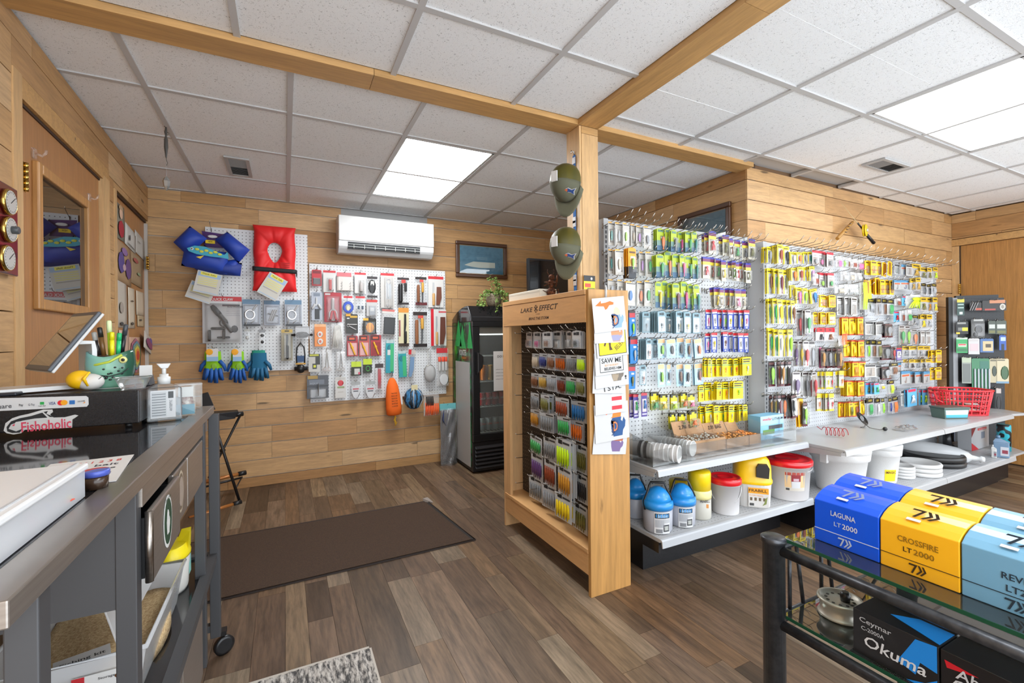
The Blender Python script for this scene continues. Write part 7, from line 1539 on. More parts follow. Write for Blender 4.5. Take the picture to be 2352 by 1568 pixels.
# --- crossed fishing rods on the wall over the right unit
def rods():
    c = PY(1963, 504, YI-.03)
    t = thing('ice_rod', 'short wooden ice-fishing rod crossed with another on the front wall', 'fishing rod', c, 0, 'crossed ice-fishing rods')
    def P(px, py, d=0): p = PY(px, py, YI-.03-d); return (p.x-c.x, p.y-c.y, p.z-c.z)
    obj('rod_blank', G().tube([P(1922, 545, .02), P(1963, 504, .02), P(1986, 477, .02)], [.003, .002, .001], 6), M('8a6a3c', .5), t)
    obj('wooden_grip', G().tube([P(1923, 548, .02), P(1958, 510, .02)], [.014, .011], 8), M('b0813e', .5), t)
    g = G()
    for k in range(4): g.tube([P(1940+k*4, 532-k*6, .03), P(1946+k*3, 534-k*7, .045)], .004, 5)
    obj('line_winder', g, M('7a6450', .5), t)
    t2 = thing('ice_rod', 'ice-fishing rod with yellow reel and black grip on front wall', 'fishing rod', c, 0, 'crossed ice-fishing rods')
    obj('rod_blank', G().tube([P(1934, 468, .045), P(1963, 504, .045), P(1974, 518, .045)], [.001, .002, .003], 6), M('c4b48a', .5), t2)
    obj('black_grip', G().tube([P(1988, 536, .045), P(2007, 558, .045)], [.011, .014], 8), BLKPL, t2)
    obj('rod_butt', G().tube([P(1970, 512, .045), P(1992, 540, .045)], .007, 6), BLKPL, t2)
    r_ = obj('yellow_reel', G().lathe([(.046, -.012), (.05, -.008), (.05, -.002), (.036, .0), (.036, .004), (.05, .006), (.05, .012), (.046, .014)], seg=24), M('e0c012', .35), t2, P(1986, 529, .065), (PI/2, .0, .3))
    obj('reel_hub', G().lathe([(.014, .014), (.012, .022), (.003, .024)], seg=12), M('d9d9d4', .3), r_)
rods()
# --- rust figure and monitor box on the stand top
def figure():
    p = PX(1266, 668, 1.40); t = thing('metal_figure', 'rusty scrap-metal angler figure standing on the wooden stand', 'figure', (1.40, p.y, SZ+.0005), -.9)
    obj('body', G().ell((0, 0, .03), (.028, .02, .03), 10, 7), RUST, t); obj('chest', G().ell((0, 0, .075), (.016, .014, .02), 8, 6), RUST, t)
    obj('hat', G().lathe([(.04, .088), (.041, .092), (.016, .096), (.012, .103)], seg=14), RUST, t); obj('head', G().ell((.004, 0, .118), (.02, .018, .018), 10, 6), RUST, t)
    for s in (-1, 1): obj('antenna', G().tube([(s*.012, 0, .13), (s*.022, -.004, .15), (s*.018, -.008, .165)], .0022, 5), RUST, t)
    for s in (-1, 1):
        obj('leg', G().tube([(s*.02, -.01, .03), (s*.05, -.02, .045), (s*.06, -.025, .002)], .003, 5), RUST, t)
        obj('arm', G().tube([(s*.014, -.004, .08), (s*.04, -.012, .07), (.04, -.02, .095)], .003, 5), RUST, t)
    obj('rod', G().tube([(.036, -.02, .06), (.048, -.022, .13), (.075, -.025, .24)], [.003, .002, .0015], 5), RUST, t)
    obj('rod_sleeve', G().tube([(.042, -.021, .09), (.047, -.022, .125)], .005, 6), RUST, t)
figure()
b0 = thing('storage_box', 'low beige box lying on top of the wooden stand', 'box', (1.395, 2.47, SZ+.0005))
obj('box_body', G().box(-.06, .06, -.17, .24, 0, .052), M('cbc6b8', .6), b0, bevel=.004); block('lid_seam', M('a9a498', .7), b0, -.0606, .0606, -.1706, .2406, .036, .037)
# --- trailing plant on the fridge
def plant():
    t = thing('potted_plant', 'trailing green plant in a woven pot on top of the fridge', 'plant', (FRX+.30, FRY+.17, FH+.153))
    pot = obj('pot', G().lathe([(.06, 0), (.075, .05), (.085, .11), (.082, .12), (.07, .12), (.065, .10)], seg=20), noise_mat('moss_pot', '6a5a48', 'a09480', 60, .9, .4), t)
    r = random.Random(5); g = G(); st = G()
    leafs = []
    for k in range(26):
        a = r.uniform(0, 2*PI); 
        up = k < 5
        L = r.uniform(.12, .2); pts = [(.04*math.cos(a), .04*math.sin(a), .11)]
        for q in range(1, 6):
            f = q/5
            if up: pts.append((.05*math.cos(a)+.02*math.sin(q), .05*math.sin(a), .11+L*.9*f))
            else: pts.append(((.05+.12*f*math.sin(f*2))*math.cos(a)*1.1, (.05+.09*f)*math.sin(a)-.03*f, .12+.04*math.sin(f*PI)-L*1.0*f*f))
        pts = [(x, min(y, .30), max(z, -.12 if y < -.12 else .004)) for x, y, z in pts]
        st.tube(pts, .0018, 4)
        for p in pts[1:]:
            for m_ in range(5): leafs.append((p[0]+r.uniform(-.02, .02), p[1]+r.uniform(-.02, .02), p[2]+r.uniform(-.012, .02)))
    obj('stem', st, M('6a7a3a', .7), t)
    for (x, y, z) in leafs:
        s = r.uniform(.008, .017); d1 = Vector((r.uniform(-1, 1), r.uniform(-1, 1), r.uniform(-.6, .6))).normalized(); d2 = d1.orthogonal().normalized(); c = Vector((x, y, z))
        n_ = d1.cross(d2)*s*.25
        g.add([c-d1*s, c+d2*s*.7+n_, c+d1*s, c-d2*s*.7+n_], [(0, 1, 2), (0, 2, 3)], True)
    stuff(obj('foliage', g, noise_mat('plant_leaves', '3f5f24', '8aa850', 40, .6), t))
    for k, (x, q) in enumerate(((.13, -.10), (.17, -.13), (.10, -.07))):
        obj('long_leaf', G().add([(x-.012, -.03, .05), (x+.012, -.03, .06), (x+.03+.01*k, -.14, q+.02), (x+.045+.01*k, -.17, q-.02)], [(0, 1, 2), (0, 2, 3)]), M('2f8a44', .45), t, solid=.001)
plant()
# --- lure hanging from the ceiling bar
def dangling():
    p = PZ(381, 290, CEIL); t = thing('hanging_lure', 'dark lure on a clear line hanging from the left ceiling', 'lure', (p.x, p.y, CEIL))
    d = (p-EYE).dot(_F); s = d/FPX
    obj('line', G().tube([(0, 0, 0), (0, 0, -118*s)], .0007, 4), M('d9d8d8', .3), t)
    obj('wire_loop', G().tube([(-.008, 0, .0), (0, 0, -.006), (.004, 0, -.004)], .0015, 5), M('3a3836', .5), t)
    obj('dark_body', G().lathe([(.001, -75*s), (.004, -70*s), (.010, -48*s), (.009, -30*s), (.004, -22*s), (.008, -14*s), (.003, -2*s)], seg=10), M('46433f', .5), t)
    obj('hook', G().tube([(0, 0, -12*s), (.012, 0, -14*s), (.012, 0, -18*s), (.004, 0, -20*s)], .0015, 5).tube([(0, 0, -75*s), (.006, 0, -84*s), (.002, 0, -90*s)], .0014, 5), M('46433f', .4), t)
    obj('crystal_drop', G().lathe([(.002, -148*s), (.014, -138*s), (.018, -126*s), (.010, -118*s), (.002, -115*s)], seg=6, smooth=False), M('bcbcba', .1, .6), t)
dangling()
# ================================================================== counter on the left and what stands on it
CT = 1.0
cb_ = thing('work_counter', 'dark steel work counter with black speckled top and drawers, on casters', 'counter', (0, 0, 0))
XF, XB, YN, YFAR = -.255, -.80, .645, 2.14
block('top_slab', GRANITE, cb_, XB, XF-.045, YN+.03, YFAR-.03, CT-.026, CT-.001)
g = G()
for a in ((XF-.045, XF, YN, YFAR), (XB, XF-.045, YN, YN+.03), (XB, XF-.045, YFAR-.03, YFAR), (XB-.03, XB, YN, YFAR)): g.box(a[0], a[1], a[2], a[3], CT-.03, CT)
obj('steel_edge', g, STEELD, cb_, bevel=.002)
def leg(x, y, z1, nm='leg', s=.032): block(nm, GUNM, cb_, x-s/2, x+s/2, y-s/2, y+s/2, .10, z1, bevel=.002)
leg(-.285, .763, CT-.03); leg(-.285, 1.16, CT-.03, s=.034); leg(-.275, 1.94, CT-.03); leg(-.253, 2.115, CT-.03, s=.034); leg(-.77, .763, CT-.03); leg(-.77, 2.115, CT-.03)
block('side_panel', GUNM, cb_, -.80, -.285, 1.145, 1.157, .735, CT-.03)
block('drawer_cabinet', M('1d1d1f', .6), cb_, -.80, -.30, 1.158, 2.0, .90, CT-.03)
block('drawer_rail', STEELD, cb_, -.285, -.262, 1.16, 2.02, .925, CT-.031)
for k, (a, b, out) in enumerate(((1.172, 1.437, .015), (1.446, 1.63, .0), (1.64, 1.905, .0))):
    d_ = obj('drawer', G().box(-.275+out, -.262+out, a, b, .765, .912), STEELD, cb_, bevel=.003)
    g = G().box(-.6, -.276+out, a+.01, a+.014, .77, .895).box(-.6, -.276+out, b-.014, b-.01, .77, .895).box(-.6, -.276+out, a+.014, b-.014, .77, .774)
    obj('drawer_tray', g, BLACK, d_)
    if k == 0: obj('chrome_edge', G().tube([(-.269+out, a-.001, .766), (-.269+out, a-.001, .911)], .0075, 8), STEEL, d_)
    if k < 2:
        yc, zc = ((a+b)/2-.01, .845)
        P = (-.2612+out, yc, zc); R2 = .052 if k == 0 else .05
        rr_ = lambda r0, x: G().lathe([(r0, 0), (r0, .0006)], seg=28)
        e = obj('oval_sticker', rr_(R2, 0), M('e6e6e2' if k == 0 else 'a89a86', .5), d_, P, (0, PI/2, 0), (1.15, .8, 1))
        e2 = obj('sticker_print', rr_(R2*.86, 0), M('23402f' if k == 0 else '6a5c4c', .5), d_, (P[0]+.0006, P[1], P[2]), (0, PI/2, 0), (1.15, .8, 1))
        e3 = obj('sticker_print', rr_(R2*.70, 0), M('e6e6e2' if k == 0 else '94867a', .5), d_, (P[0]+.0012, P[1], P[2]), (0, PI/2, 0), (1.15, .8, 1)) if k == 1 else None
        if k == 0:
            obj('state_print', G().prism([((u-.5)*.030, (v-.5)*.056) for u, v in MITT], 0, .0004), M('e6e6e2', .5), d_, (P[0]+.0016, P[1], P[2]), (0, 0, PI/2))
            text('SINCE 1969', M('23402f', .6), d_, (P[0]+.0016, P[1], P[2]+.052), .05, .006, (PI/2, 0, PI/2))
for (z0, z1) in ((.40, .43),): 
    block('shelf_rail', GUNM, cb_, -.275, -.245, .79, 2.1, z0, z1); block('shelf_rail', GUNM, cb_, -.78, -.752, .79, 2.1, z0, z1)
block('lower_shelf', M('141416', .08), cb_, -.752, -.276, .79, 2.1, .408, .42)
block('end_rail', GUNM, cb_, -.754, -.27, 2.1, 2.128, .40, .43); block('end_rail', GUNM, cb_, -.754, -.27, 2.1, 2.128, .125, .15)
for a, b in ((1.18, 1.50), (1.51, 1.83)): block('lower_drawer', STEELD, cb_, -.27, -.256, a, b, .14, .385, bevel=.003)
block('lower_panel', M('1d1d1f', .6), cb_, -.75, -.28, 1.17, 1.85, .13, .39)
for (x, y) in ((-.285, .763), (-.235, 2.145), (-.77, .763), (-.77, 2.115)):
    obj('caster', G().lathe([(.026, -.012), (.036, -.009), (.037, .009), (.026, .012)], seg=20), BLKPL, cb_, (x+.004, y+.005, .037), (PI/2, 0, .5)) 
    block('caster_fork', BLACK, cb_, x-.015, x+.015, y-.018, y+.018, .085, .102)
# --- cash drawer
CX0, CX1, CY0, CY1, CZ0, CZ1 = -.83, -.397, 1.734, 1.96, CT+.012, CT+.112
cd = thing('cash_drawer', 'black cash drawer with white fish sticker on the counter', 'cash drawer', (0, 0, 0))
obj('drawer_box', G().box(CX0, CX1, CY0, CY1, CZ0, CZ1), noise_mat('black_powder_coat', '18181a', '222225', 400, .25), cd, bevel=.003)
for x in (CX0+.03, CX1-.03):
    for y in (CY0+.02, CY1-.03): obj('rubber_foot', G().lathe([(.009, 0), (.009, .0115)], seg=10), BLACK, cd, (x, y, CT+.0003))
def onfront(poly, mt, y=CY0-.0008, nm='sticker', par=None): return obj(nm, G().prism([(p.x, p.z) for p in (PY(px, py, CY0) for px, py in poly)], y, y+.0006), mt, par or cd)
zc2 = lambda pts: [(x/3.484, 650+y/3.484) for x, y in pts]
s_ = onfront(zc2([(-160, 1030), (-160, 925), (690, 902), (708, 915), (710, 970), (695, 988)]), M('eeeeee', .4), nm='payment_sticker')
def onft(s, x, y, wz, hz, col, yy=CY0-.0016, par=cd, sh=0): 
    p = PY(x/3.484, 650+y/3.484, CY0); a = PY((x+wz)/3.484, 650+y/3.484, CY0)
    text(s, M(col, .5), par, (p.x, yy, p.z), a.x-p.x, (hz/3.484)*1.75/FPX, (PI/2, -.03, 0), shear=sh)
onft('Square', 10, 988, 170, 34, '4a4a4e'); onft('VISA', 420, 962, 54, 18, '27347a'); onft('Pay', 170, 976, 34, 18, '2a2a2c'); onft('G Pay', 254, 972, 52, 18, '6a6a6e'); onft('Cash App', 338, 981, 60, 9, '4a4a4c'); onft('DISCOVER', 652, 945, 58, 9, '4a4a4c')
def dot(x, y, r, col, yy): p = PY(x/3.484, 650+y/3.484, CY0); obj('card_logo', G().lathe([(r, 0), (r, .0004)], seg=18), M(col, .5), cd, (p.x, yy, p.z), (PI/2, 0, 0))
dot(489, 957, .0075, 'd8202c', CY0-.0009); dot(514, 955, .0075, 'eda01c', CY0-.0011)
onfront(zc2([(322, 972), (322, 950), (354, 949), (354, 971)]), M('2aa04a', .5), CY0-.0012, 'card_logo'); onfront(zc2([(556, 970), (556, 938), (600, 936), (600, 968)]), M('2a6ab0', .5), CY0-.0012, 'card_logo'); onfront(zc2([(660, 962), (684, 946), (682, 958)]), M('e08a2c', .5), CY0-.0012, 'card_logo')
fish = [(30, 1180), (45, 1120), (100, 1080), (160, 1060), (230, 1045), (300, 1025), (345, 1012), (420, 1010), (425, 1030), (400, 1050), (430, 1075), (520, 1072), (600, 1052), (628, 1058), (600, 1078), (580, 1090), (578, 1155), (400, 1165), (200, 1172), (170, 1200), (110, 1210), (55, 1200)]
fs = onfront(zc2(fish), M('e9e8e6', .5), nm='fish_sticker')
onfront(zc2([(55, 1150), (90, 1105), (160, 1080), (250, 1062), (340, 1035), (350, 1045), (380, 1075), (280, 1082), (180, 1100), (90, 1130), (70, 1165), (130, 1185), (180, 1165), (160, 1195), (100, 1198), (60, 1185)]), M('232427', .5), CY0-.0014, 'fish_outline', fs)
onfront(zc2([(95, 1150), (130, 1110), (200, 1098), (300, 1090), (380, 1084), (380, 1092), (200, 1110), (180, 1160), (130, 1175)]), M('e9e8e6', .5), CY0-.0019, 'fish_body', fs)
onfront(zc2([(350, 1030), (385, 1022), (372, 1045), (440, 1070), (400, 1070)]), M('232427', .5), CY0-.0014, 'fish_fin', fs)
onfront(zc2([(98, 1140), (122, 1122), (118, 1142)]), M('d0405a', .5), CY0-.0024, 'fish_eye', fs)
onft('Fishoholic', 375, 1138, 385, 58, 'd0405a', CY0-.0024, fs)
# --- tablet on its white stand
ts = thing('tablet_register', 'tilted point-of-sale tablet on a white bent stand atop cash drawer', 'tablet', (0, 0, 0))
A = PY(66, 838, 1.90); B = PY(108, 851, 1.75); ed = (B-A).normalized(); ed.z = 0; ed.normalize()
bk = Vector((-ed.y, ed.x, 0)); bk = bk if bk.x > 0 else -bk
up = (bk*.115+Vector((0, 0, .175))); nn = up.cross(ed).normalized(); nn = nn if nn.x < 0 else -nn
Wd = .225; A = B-ed*Wd
def slab(nm, a0, a1, b0, b1, t0, t1, mt, par, bv=0):
    P = lambda a, b, t: A+ed*(a*Wd)+up*b-nn*t
    return obj(nm, G().hull([P(a0, b0, t0), P(a1, b0, t0), P(a1, b1, t0), P(a0, b1, t0)], [P(a0, b0, t1), P(a1, b0, t1), P(a1, b1, t1), P(a0, b1, t1)]), mt, par, bevel=bv)
slab('bezel', 0, 1, 0, 1, 0, .010, M('4a4f57', .35), ts, .003)
slab('screen', .05, .95, .07, .93, -.0006, .0, M('0b0b0c', .02, spec=1.0, coat=1.0), ts)
slab('white_back', 0.0, 1.0, 0, 1, .010, .018, M('e9e9e8', .35), ts, .003)
mid = A+ed*(Wd*.5)+up*.55-nn*.02
zt_ = CZ1+.0006; base0 = Vector((mid.x+bk.x*.045, mid.y+bk.y*.045, zt_))
prof = [mid, mid+bk*.04+Vector((0, 0, -.002))]+[base0+bk*.0+Vector((0, 0, mid.z-zt_-.03)), base0+Vector((0, 0, .03)), base0-bk*.012+Vector((0, 0, .008)), base0-bk*.035+Vector((0, 0, .004)), base0-bk*.26+Vector((0, 0, .004))]
g = G(); n = len(prof); vs = []
for p in prof: vs += [p-ed*.06, p+ed*.06]
g.add(vs, [(2*i, 2*i+1, 2*i+3, 2*i+2) for i in range(n-1)])
obj('stand', g, M('f0f0ef', .3), ts, solid=.012)
rd = PZ(30, 900, zt_); q = thing('card_reader', 'small dark card reader lying before the tablet stand', 'card reader', (rd.x-.02, CY0+.035, zt_))
block('reader_body', M('2c3038', .3), q, -.07, .075, -.03, .03, 0, .009, bevel=.003)
# --- fish-head pen mug
def mug():
    p = PZ(262, 884, zt_); t = thing('fish_mug', 'green bass-head mug with open mouth holding pens', 'mug', (p.x+.012, 1.885, zt_), .2)
    def fn(u, v):
        a = 2*PI*u; r = .046+.008*math.sin(v*PI)+.010*v; top = .098+.020*abs(math.cos(a+.25))**1.5*(1.1 if math.cos(a) > 0 else .9)
        return Vector((r*math.cos(a)*1.05, r*.9*math.sin(a), top*v))
    m, nt, b = newmat('fish_glaze'); L = nt.links.new
    tc = nt.nodes.new('ShaderNodeTexCoord'); sp = nt.nodes.new('ShaderNodeSeparateXYZ'); L(tc.outputs['Object'], sp.inputs[0])
    mp = math_(nt, 'MULTIPLY_ADD', sp.outputs[0], 6.0); nt.nodes[-1].inputs[2].default_value = .5
    r = ramp(nt, [(.1, '8fc4c4'), (.45, '7fb49a'), (.75, '2f5a48'), (1, '1f3a34')]); L(mp, r.inputs[0]); L(r.outputs[0], b.inputs['Base Color']); b.inputs['Roughness'].default_value = .12
    body = obj('head', G().grid(fn, 28, 10), m, t, solid=.005)
    obj('inside', G().lathe([(.04, .1), (.04, .101)], seg=18), M('5c2a26', .4), t)
    e = obj('eye', G().ell((.032, -.050, .088), (.011, .006, .011), 12, 6), M('d8d28a', .2), t); obj('pupil', G().ell((.032, -.0555, .088), (.005, .003, .005), 8, 5), BLACK, e)
    obj('gill_stripe', G().tube([(-.055, -.018, .07), (-.03, -.046, .075), (.0, -.054, .083), (.03, -.052, .104)], .004, 6), M('b9c84a', .25), t)
    obj('mouth_line', G().tube([(-.03, -.048, .042), (.0, -.053, .038), (.03, -.05, .046), (.045, -.04, .06)], .0018, 5), M('23302c', .4), t)
    r2 = random.Random(2); g = G()
    for k in range(16):
        a = -PI/2+r2.uniform(-.7, .55); z = r2.uniform(.02, .065); rr2 = .0585; g.ell((rr2*math.cos(a)*1.05, rr2*.9*math.sin(a)-.0005, z), (.004, .002, .003), 6, 4)
    stuff(obj('spot', g, M('1a2020', .3), t))
    W_ = t.matrix_basis
    for k, (x, y, dx, dz, col, cap_, lab) in enumerate(((-.028, 0, -.012, .085, '2a2320', 'c8c4bc', 'black and silver pen leaning left'), (-.016, -.008, -.010, .10, '6a4a24', '1e1c1a', 'bronze pen with dark cap'), (.0, .0, -.004, .122, 'b9e02a', 'd9e8b0', 'tall lime highlighter'), (.004, -.016, .0, .085, 'e8e01c', 'd8d010', 'yellow highlighter'), (.018, -.006, .004, .082, '2fbf7a', '23a868', 'green highlighter'), (.026, .004, .012, .11, '1c1e22', '3a3e44', 'black marker on right'))):
        q = thing('pen', lab+' in the fish mug', 'pen', W_ @ Vector((x, y, .102)), .2, 'pens in the fish mug')
        e = Vector((dx, 0, dz-.01)); obj('barrel', G().tube([(0, 0, 0), e*.65], .0062, 8), M(col, .35), q); obj('cap', G().tube([e*.65, e*.97, e], [.0068, .0066, .004], 8), M(cap_, .35), q)
mug()
def hatball():
    p = PZ(212, 890, zt_); t = thing('toy_ball', 'white egg-shaped toy with a yellow cap beside tablet', 'toy', (p.x+.012, 1.80, zt_+.027))
    obj('egg', G().ell((.01, 0, -.0015), (.034, .027, .025), 16, 10), M('f2efe9', .5), t)
    obj('cap', G().ell((-.014, .002, .006), (.032, .0295, .028), 16, 10), M('f0bc10', .45), t); obj('cap_brim', G().tube([(.012, -.024, -.012), (.004, -.030, .01), (.016, -.024, .03)], [.003, .005, .003], 6), M('f0bc10', .45), t)
    obj('smile', G().tube([(.03, -.016, .004), (.036, -.016, .008), (.04, -.012, .014)], .0009, 4), BLACK, t)
hatball()
def dish():
    p = PZ(290, 897, zt_); t = thing('coin_dish', 'small clear plastic dish of pennies on the cash drawer', 'dish', (p.x, 1.79, zt_))
    obj('dish', G().lathe([(.03, 0), (.031, .002), (.045, .034), (.048, .034), (.048, .036)], seg=24, caps=False), film('dish_plastic', .25, (.95, .96, .97, 1), .15), t)
    for k in range(7): 
        c = thing('penny', 'copper penny lying in the clear dish', 'coin', t.location+Vector((.016*math.cos(k*2.1), .014*math.sin(k*2.1), .002+.0016*k)), k, 'pennies in the clear dish')
        obj('coin', G().lathe([(.0095, 0), (.0095, .0014)], seg=14), M('9a5a34', .3, .9), c)
dish()
def holder2():
    p = PZ(338, 880, zt_); t = thing('card_holder', 'dark grey holder with white business cards', 'holder', (-.43, 1.90, zt_))
    obj('tray', G().hull([(-.032, -.03, 0), (.032, -.03, 0), (.032, .03, 0), (-.032, .03, 0)], [(-.028, -.022, .028), (.028, -.022, .028), (.028, .026, .034), (-.028, .026, .034)]), M('3c4046', .3), t, bevel=.002)
    g = G().box(-.004, .03, .0, .012, .026, .066)
    obj('card_stack', g, PAPER, t, rot=(-.15, 0, .2)); block('divider', BLACK, t, -.03, -.025, -.005, .02, .03, .072)
holder2()
wn = thing('paper_slip', 'white paper slip lying on the cash drawer behind dish', 'paper', (-.49, 1.86, zt_), .1); block('sheet', PAPER, wn, -.055, .04, -.03, .03, 0, .0006)
# --- counter goods right of the drawer
def sanitizer():
    p = PZ(376, 969, CT); d = (p-EYE).dot(_F); s = d/FPX; p = Vector((p.x-.004, p.y+.03, CT+.0005))
    t = thing('sanitizer_bottle', 'clear pump bottle of hand sanitizer with white label', 'bottle', p, .24)
    w2 = 33*s; h_ = 78*s*1.1
    cl = film('sanitizer_plastic', .10, (.93, .95, .96, 1), .05, 1.2)
    obj('bottle_body', G().hull([(-w2, -.02, 0), (w2, -.02, 0), (w2, .02, 0), (-w2, .02, 0)], [(-w2, -.02, h_*.9), (w2, -.02, h_*.9), (w2, .02, h_*.9), (-w2, .02, h_*.9)]), cl, t, bevel=.006)
    obj('shoulder', G().hull([(-w2*.95, -.018, h_*.9), (w2*.95, -.018, h_*.9), (w2*.95, .018, h_*.9), (-w2*.95, .018, h_*.9)], [(-w2*.4, -.01, h_), (w2*.4, -.01, h_), (w2*.4, .01, h_), (-w2*.4, .01, h_)]), cl, t)
    obj('gel', G().box(-w2*.93, w2*.93, -.016, .016, .004, h_*.6), film('gel', .12, (.84, .88, .9, 1), .05), t)
    l = block('paper_label', M('dfe2e4', .5), t, -w2*.78, w2*.62, -.0215, -.0208, h_*.1, h_*.84)
    block('text_block', M('b4b8ba', .6), t, -w2*.72, w2*.1, -.0219, -.0215, h_*.14, h_*.8)
    for k in range(9): block('text_line', M('5a6064', .6), t, -w2*.7, w2*.06, -.0223, -.0219, h_*(.17+k*.07), h_*(.185+k*.07))
    block('bar_code', M('4a4e50', .6), t, w2*.2, w2*.5, -.0219, -.0215, h_*.62, h_*.8); text('ANTISEPTIC', M('5a6064', .6), t, (w2*.36, -.0222, h_*.42), h_*.3, w2*.16, (PI/2, -PI/2, 0))
    wp = M('eceeee', .35)
    obj('collar', G().lathe([(.017, h_), (.0175, h_+.022), (.012, h_+.024), (.012, h_+.032)], seg=18), wp, t)
    obj('pump_stem', G().lathe([(.006, h_+.03), (.006, h_+.055)], seg=10), wp, t)
    obj('pump_head', G().hull([(-.008, -.007, h_+.05), (.010, -.007, h_+.05), (.010, .007, h_+.05), (-.008, .007, h_+.05)], [(-.020, -.008, h_+.066), (.018, -.008, h_+.066), (.018, .008, h_+.066), (-.020, .008, h_+.066)]), wp, t, bevel=.002)
sanitizer()
def cube_(px, pb, pt, wpx, label, fill, back=.05):
    p = PZ(px, pb, CT); d = (p-EYE).dot(_F); s = d/FPX; w2 = wpx/2*s; h_ = (pb-pt)*s
    t = thing('acrylic_jar', label, 'jar', (p.x, p.y+.01, CT+.0005), .2, 'clear jars by the sanitizer')
    g = G().box(-w2, w2, 0, .002, 0, h_).box(-w2, w2, back-.002, back, 0, h_).box(-w2, -w2+.002, .002, back-.002, 0, h_).box(w2-.002, w2, .002, back-.002, 0, h_).box(-w2+.002, w2-.002, .002, back-.002, 0, .003)
    obj('jar_walls', g, ACRYL, t); block('jar_lid', film('lid_acrylic', .3, (.95, .96, .96, 1), .2), t, -w2*1.04, w2*1.04, -.001, back+.001, h_, h_+.005)
    if fill:
        b = obj('snack_bag', G().ell((0, back*.5, h_*.42), (w2*.88, back*.4, h_*.40), 12, 8), noise_mat('foil_pouch', '6a2f24', 'c9c0b8', 55, .25, .3), t)
        block('teal_band', M('2f7f96', .35), t, -w2*.92, w2*.92, .004, .006, .006, h_*.38); block('white_print', PAPER, t, -w2*.7, w2*.8, .005, .007, h_*.62, h_*.95)
cube_(425, 957, 886, 38, 'clear square jar of foil snack pouches next to sanitizer', True)
cube_(452, 941, 884, 20, 'empty clear jar at the counter end', False)
nt_ = thing('handwritten_note', 'white card with red and black handwriting on the counter edge', 'note', (-.36, 1.20, CT+.0008), .12)
block('card', PAPER, nt_, -.075, .062, -.12, .11, 0, .0012)
for k, (s, y, c) in enumerate((('NEW 1 2 3 8', .07, 'c83a34'), ('fresh bait', .035, '3a3a44'), ('ask for price', .0, '3a3a44'), ('thanks', -.04, '3a3a44'))): text(s, M(c, .7), nt_, (-.005, y, .0016), .10, .02, (0, 0, 0))
ww = thing('small_jar', 'small jar with a red and blue lid on the counter edge', 'jar', (-.305, 1.06, CT+.0005)); obj('glass_body', G().lathe([(.017, 0), (.018, .022)], seg=18), M('3a2a20', .2), ww); obj('lid', G().lathe([(.0195, .022), (.0195, .03), (.018, .032)], seg=18), noise_mat('red_blue_lid', 'b8343c', '4a5ab0', 30, .3, 0, 0, 0, .48, .52), ww)
# --- tackle organizer in the near corner
def organizer():
    t = thing('tackle_organizer', 'translucent compartment box of colourful lures in the near left corner', 'organizer', (0, 0, 0))
    x0, x1, y0, y1, z0, h_ = -.66, -.305, .675, 1.01, CT+.0006, .045
    w3 = .003
    g = G().box(x0, x1, y0, y0+w3, z0, z0+h_).box(x0, x1, y1-w3, y1, z0, z0+h_).box(x0, x0+w3, y0+w3, y1-w3, z0, z0+h_).box(x1-w3, x1, y0+w3, y1-w3, z0, z0+h_).box(x0+w3, x1-w3, y0+w3, y1-w3, z0, z0+.002)
    om = film('organizer_plastic', .45, (.93, .95, .98, 1), .25)
    obj('box_walls', g, om, t)
    for k in range(1, 5): block('divider', om, t, x0+w3, x1-w3, y0+(y1-y0)*k/5-.001, y0+(y1-y0)*k/5+.001, z0+.002, z0+h_*.9)
    obj('lid', G().box(x0-.004, x1+.004, y0-.004, y1+.004, z0+h_, z0+h_+.011), film('organizer_lid', .8, (.95, .96, .97, 1), .3), t, bevel=.003)
    block('lid_rim', om, t, x1-.012, x1-.008, y0, y1, z0+h_+.011, z0+h_+.013)
    r = random.Random(8)
    for k in range(22):
        c = ('7a6ad0', 'e0563c', 'd8d070', '6a9ac0', 'c84a7a', '8fae5a', 'e8a06a')[r.randrange(7)]
        o_ = obj('loose_lure', SH['minnow' if k % 2 else 'jig'], M(c, .4), None, (r.uniform(x1-.05, x1-.014), r.uniform(y0+.03, y1-.03), z0+.012+.008*r.random()), (PI/2, 0, r.uniform(0, 6)), (.02, .02, .05))
        tag(o_, 'small bright lure lying in the translucent organizer', 'lure', 'lures in the organizer')
organizer()
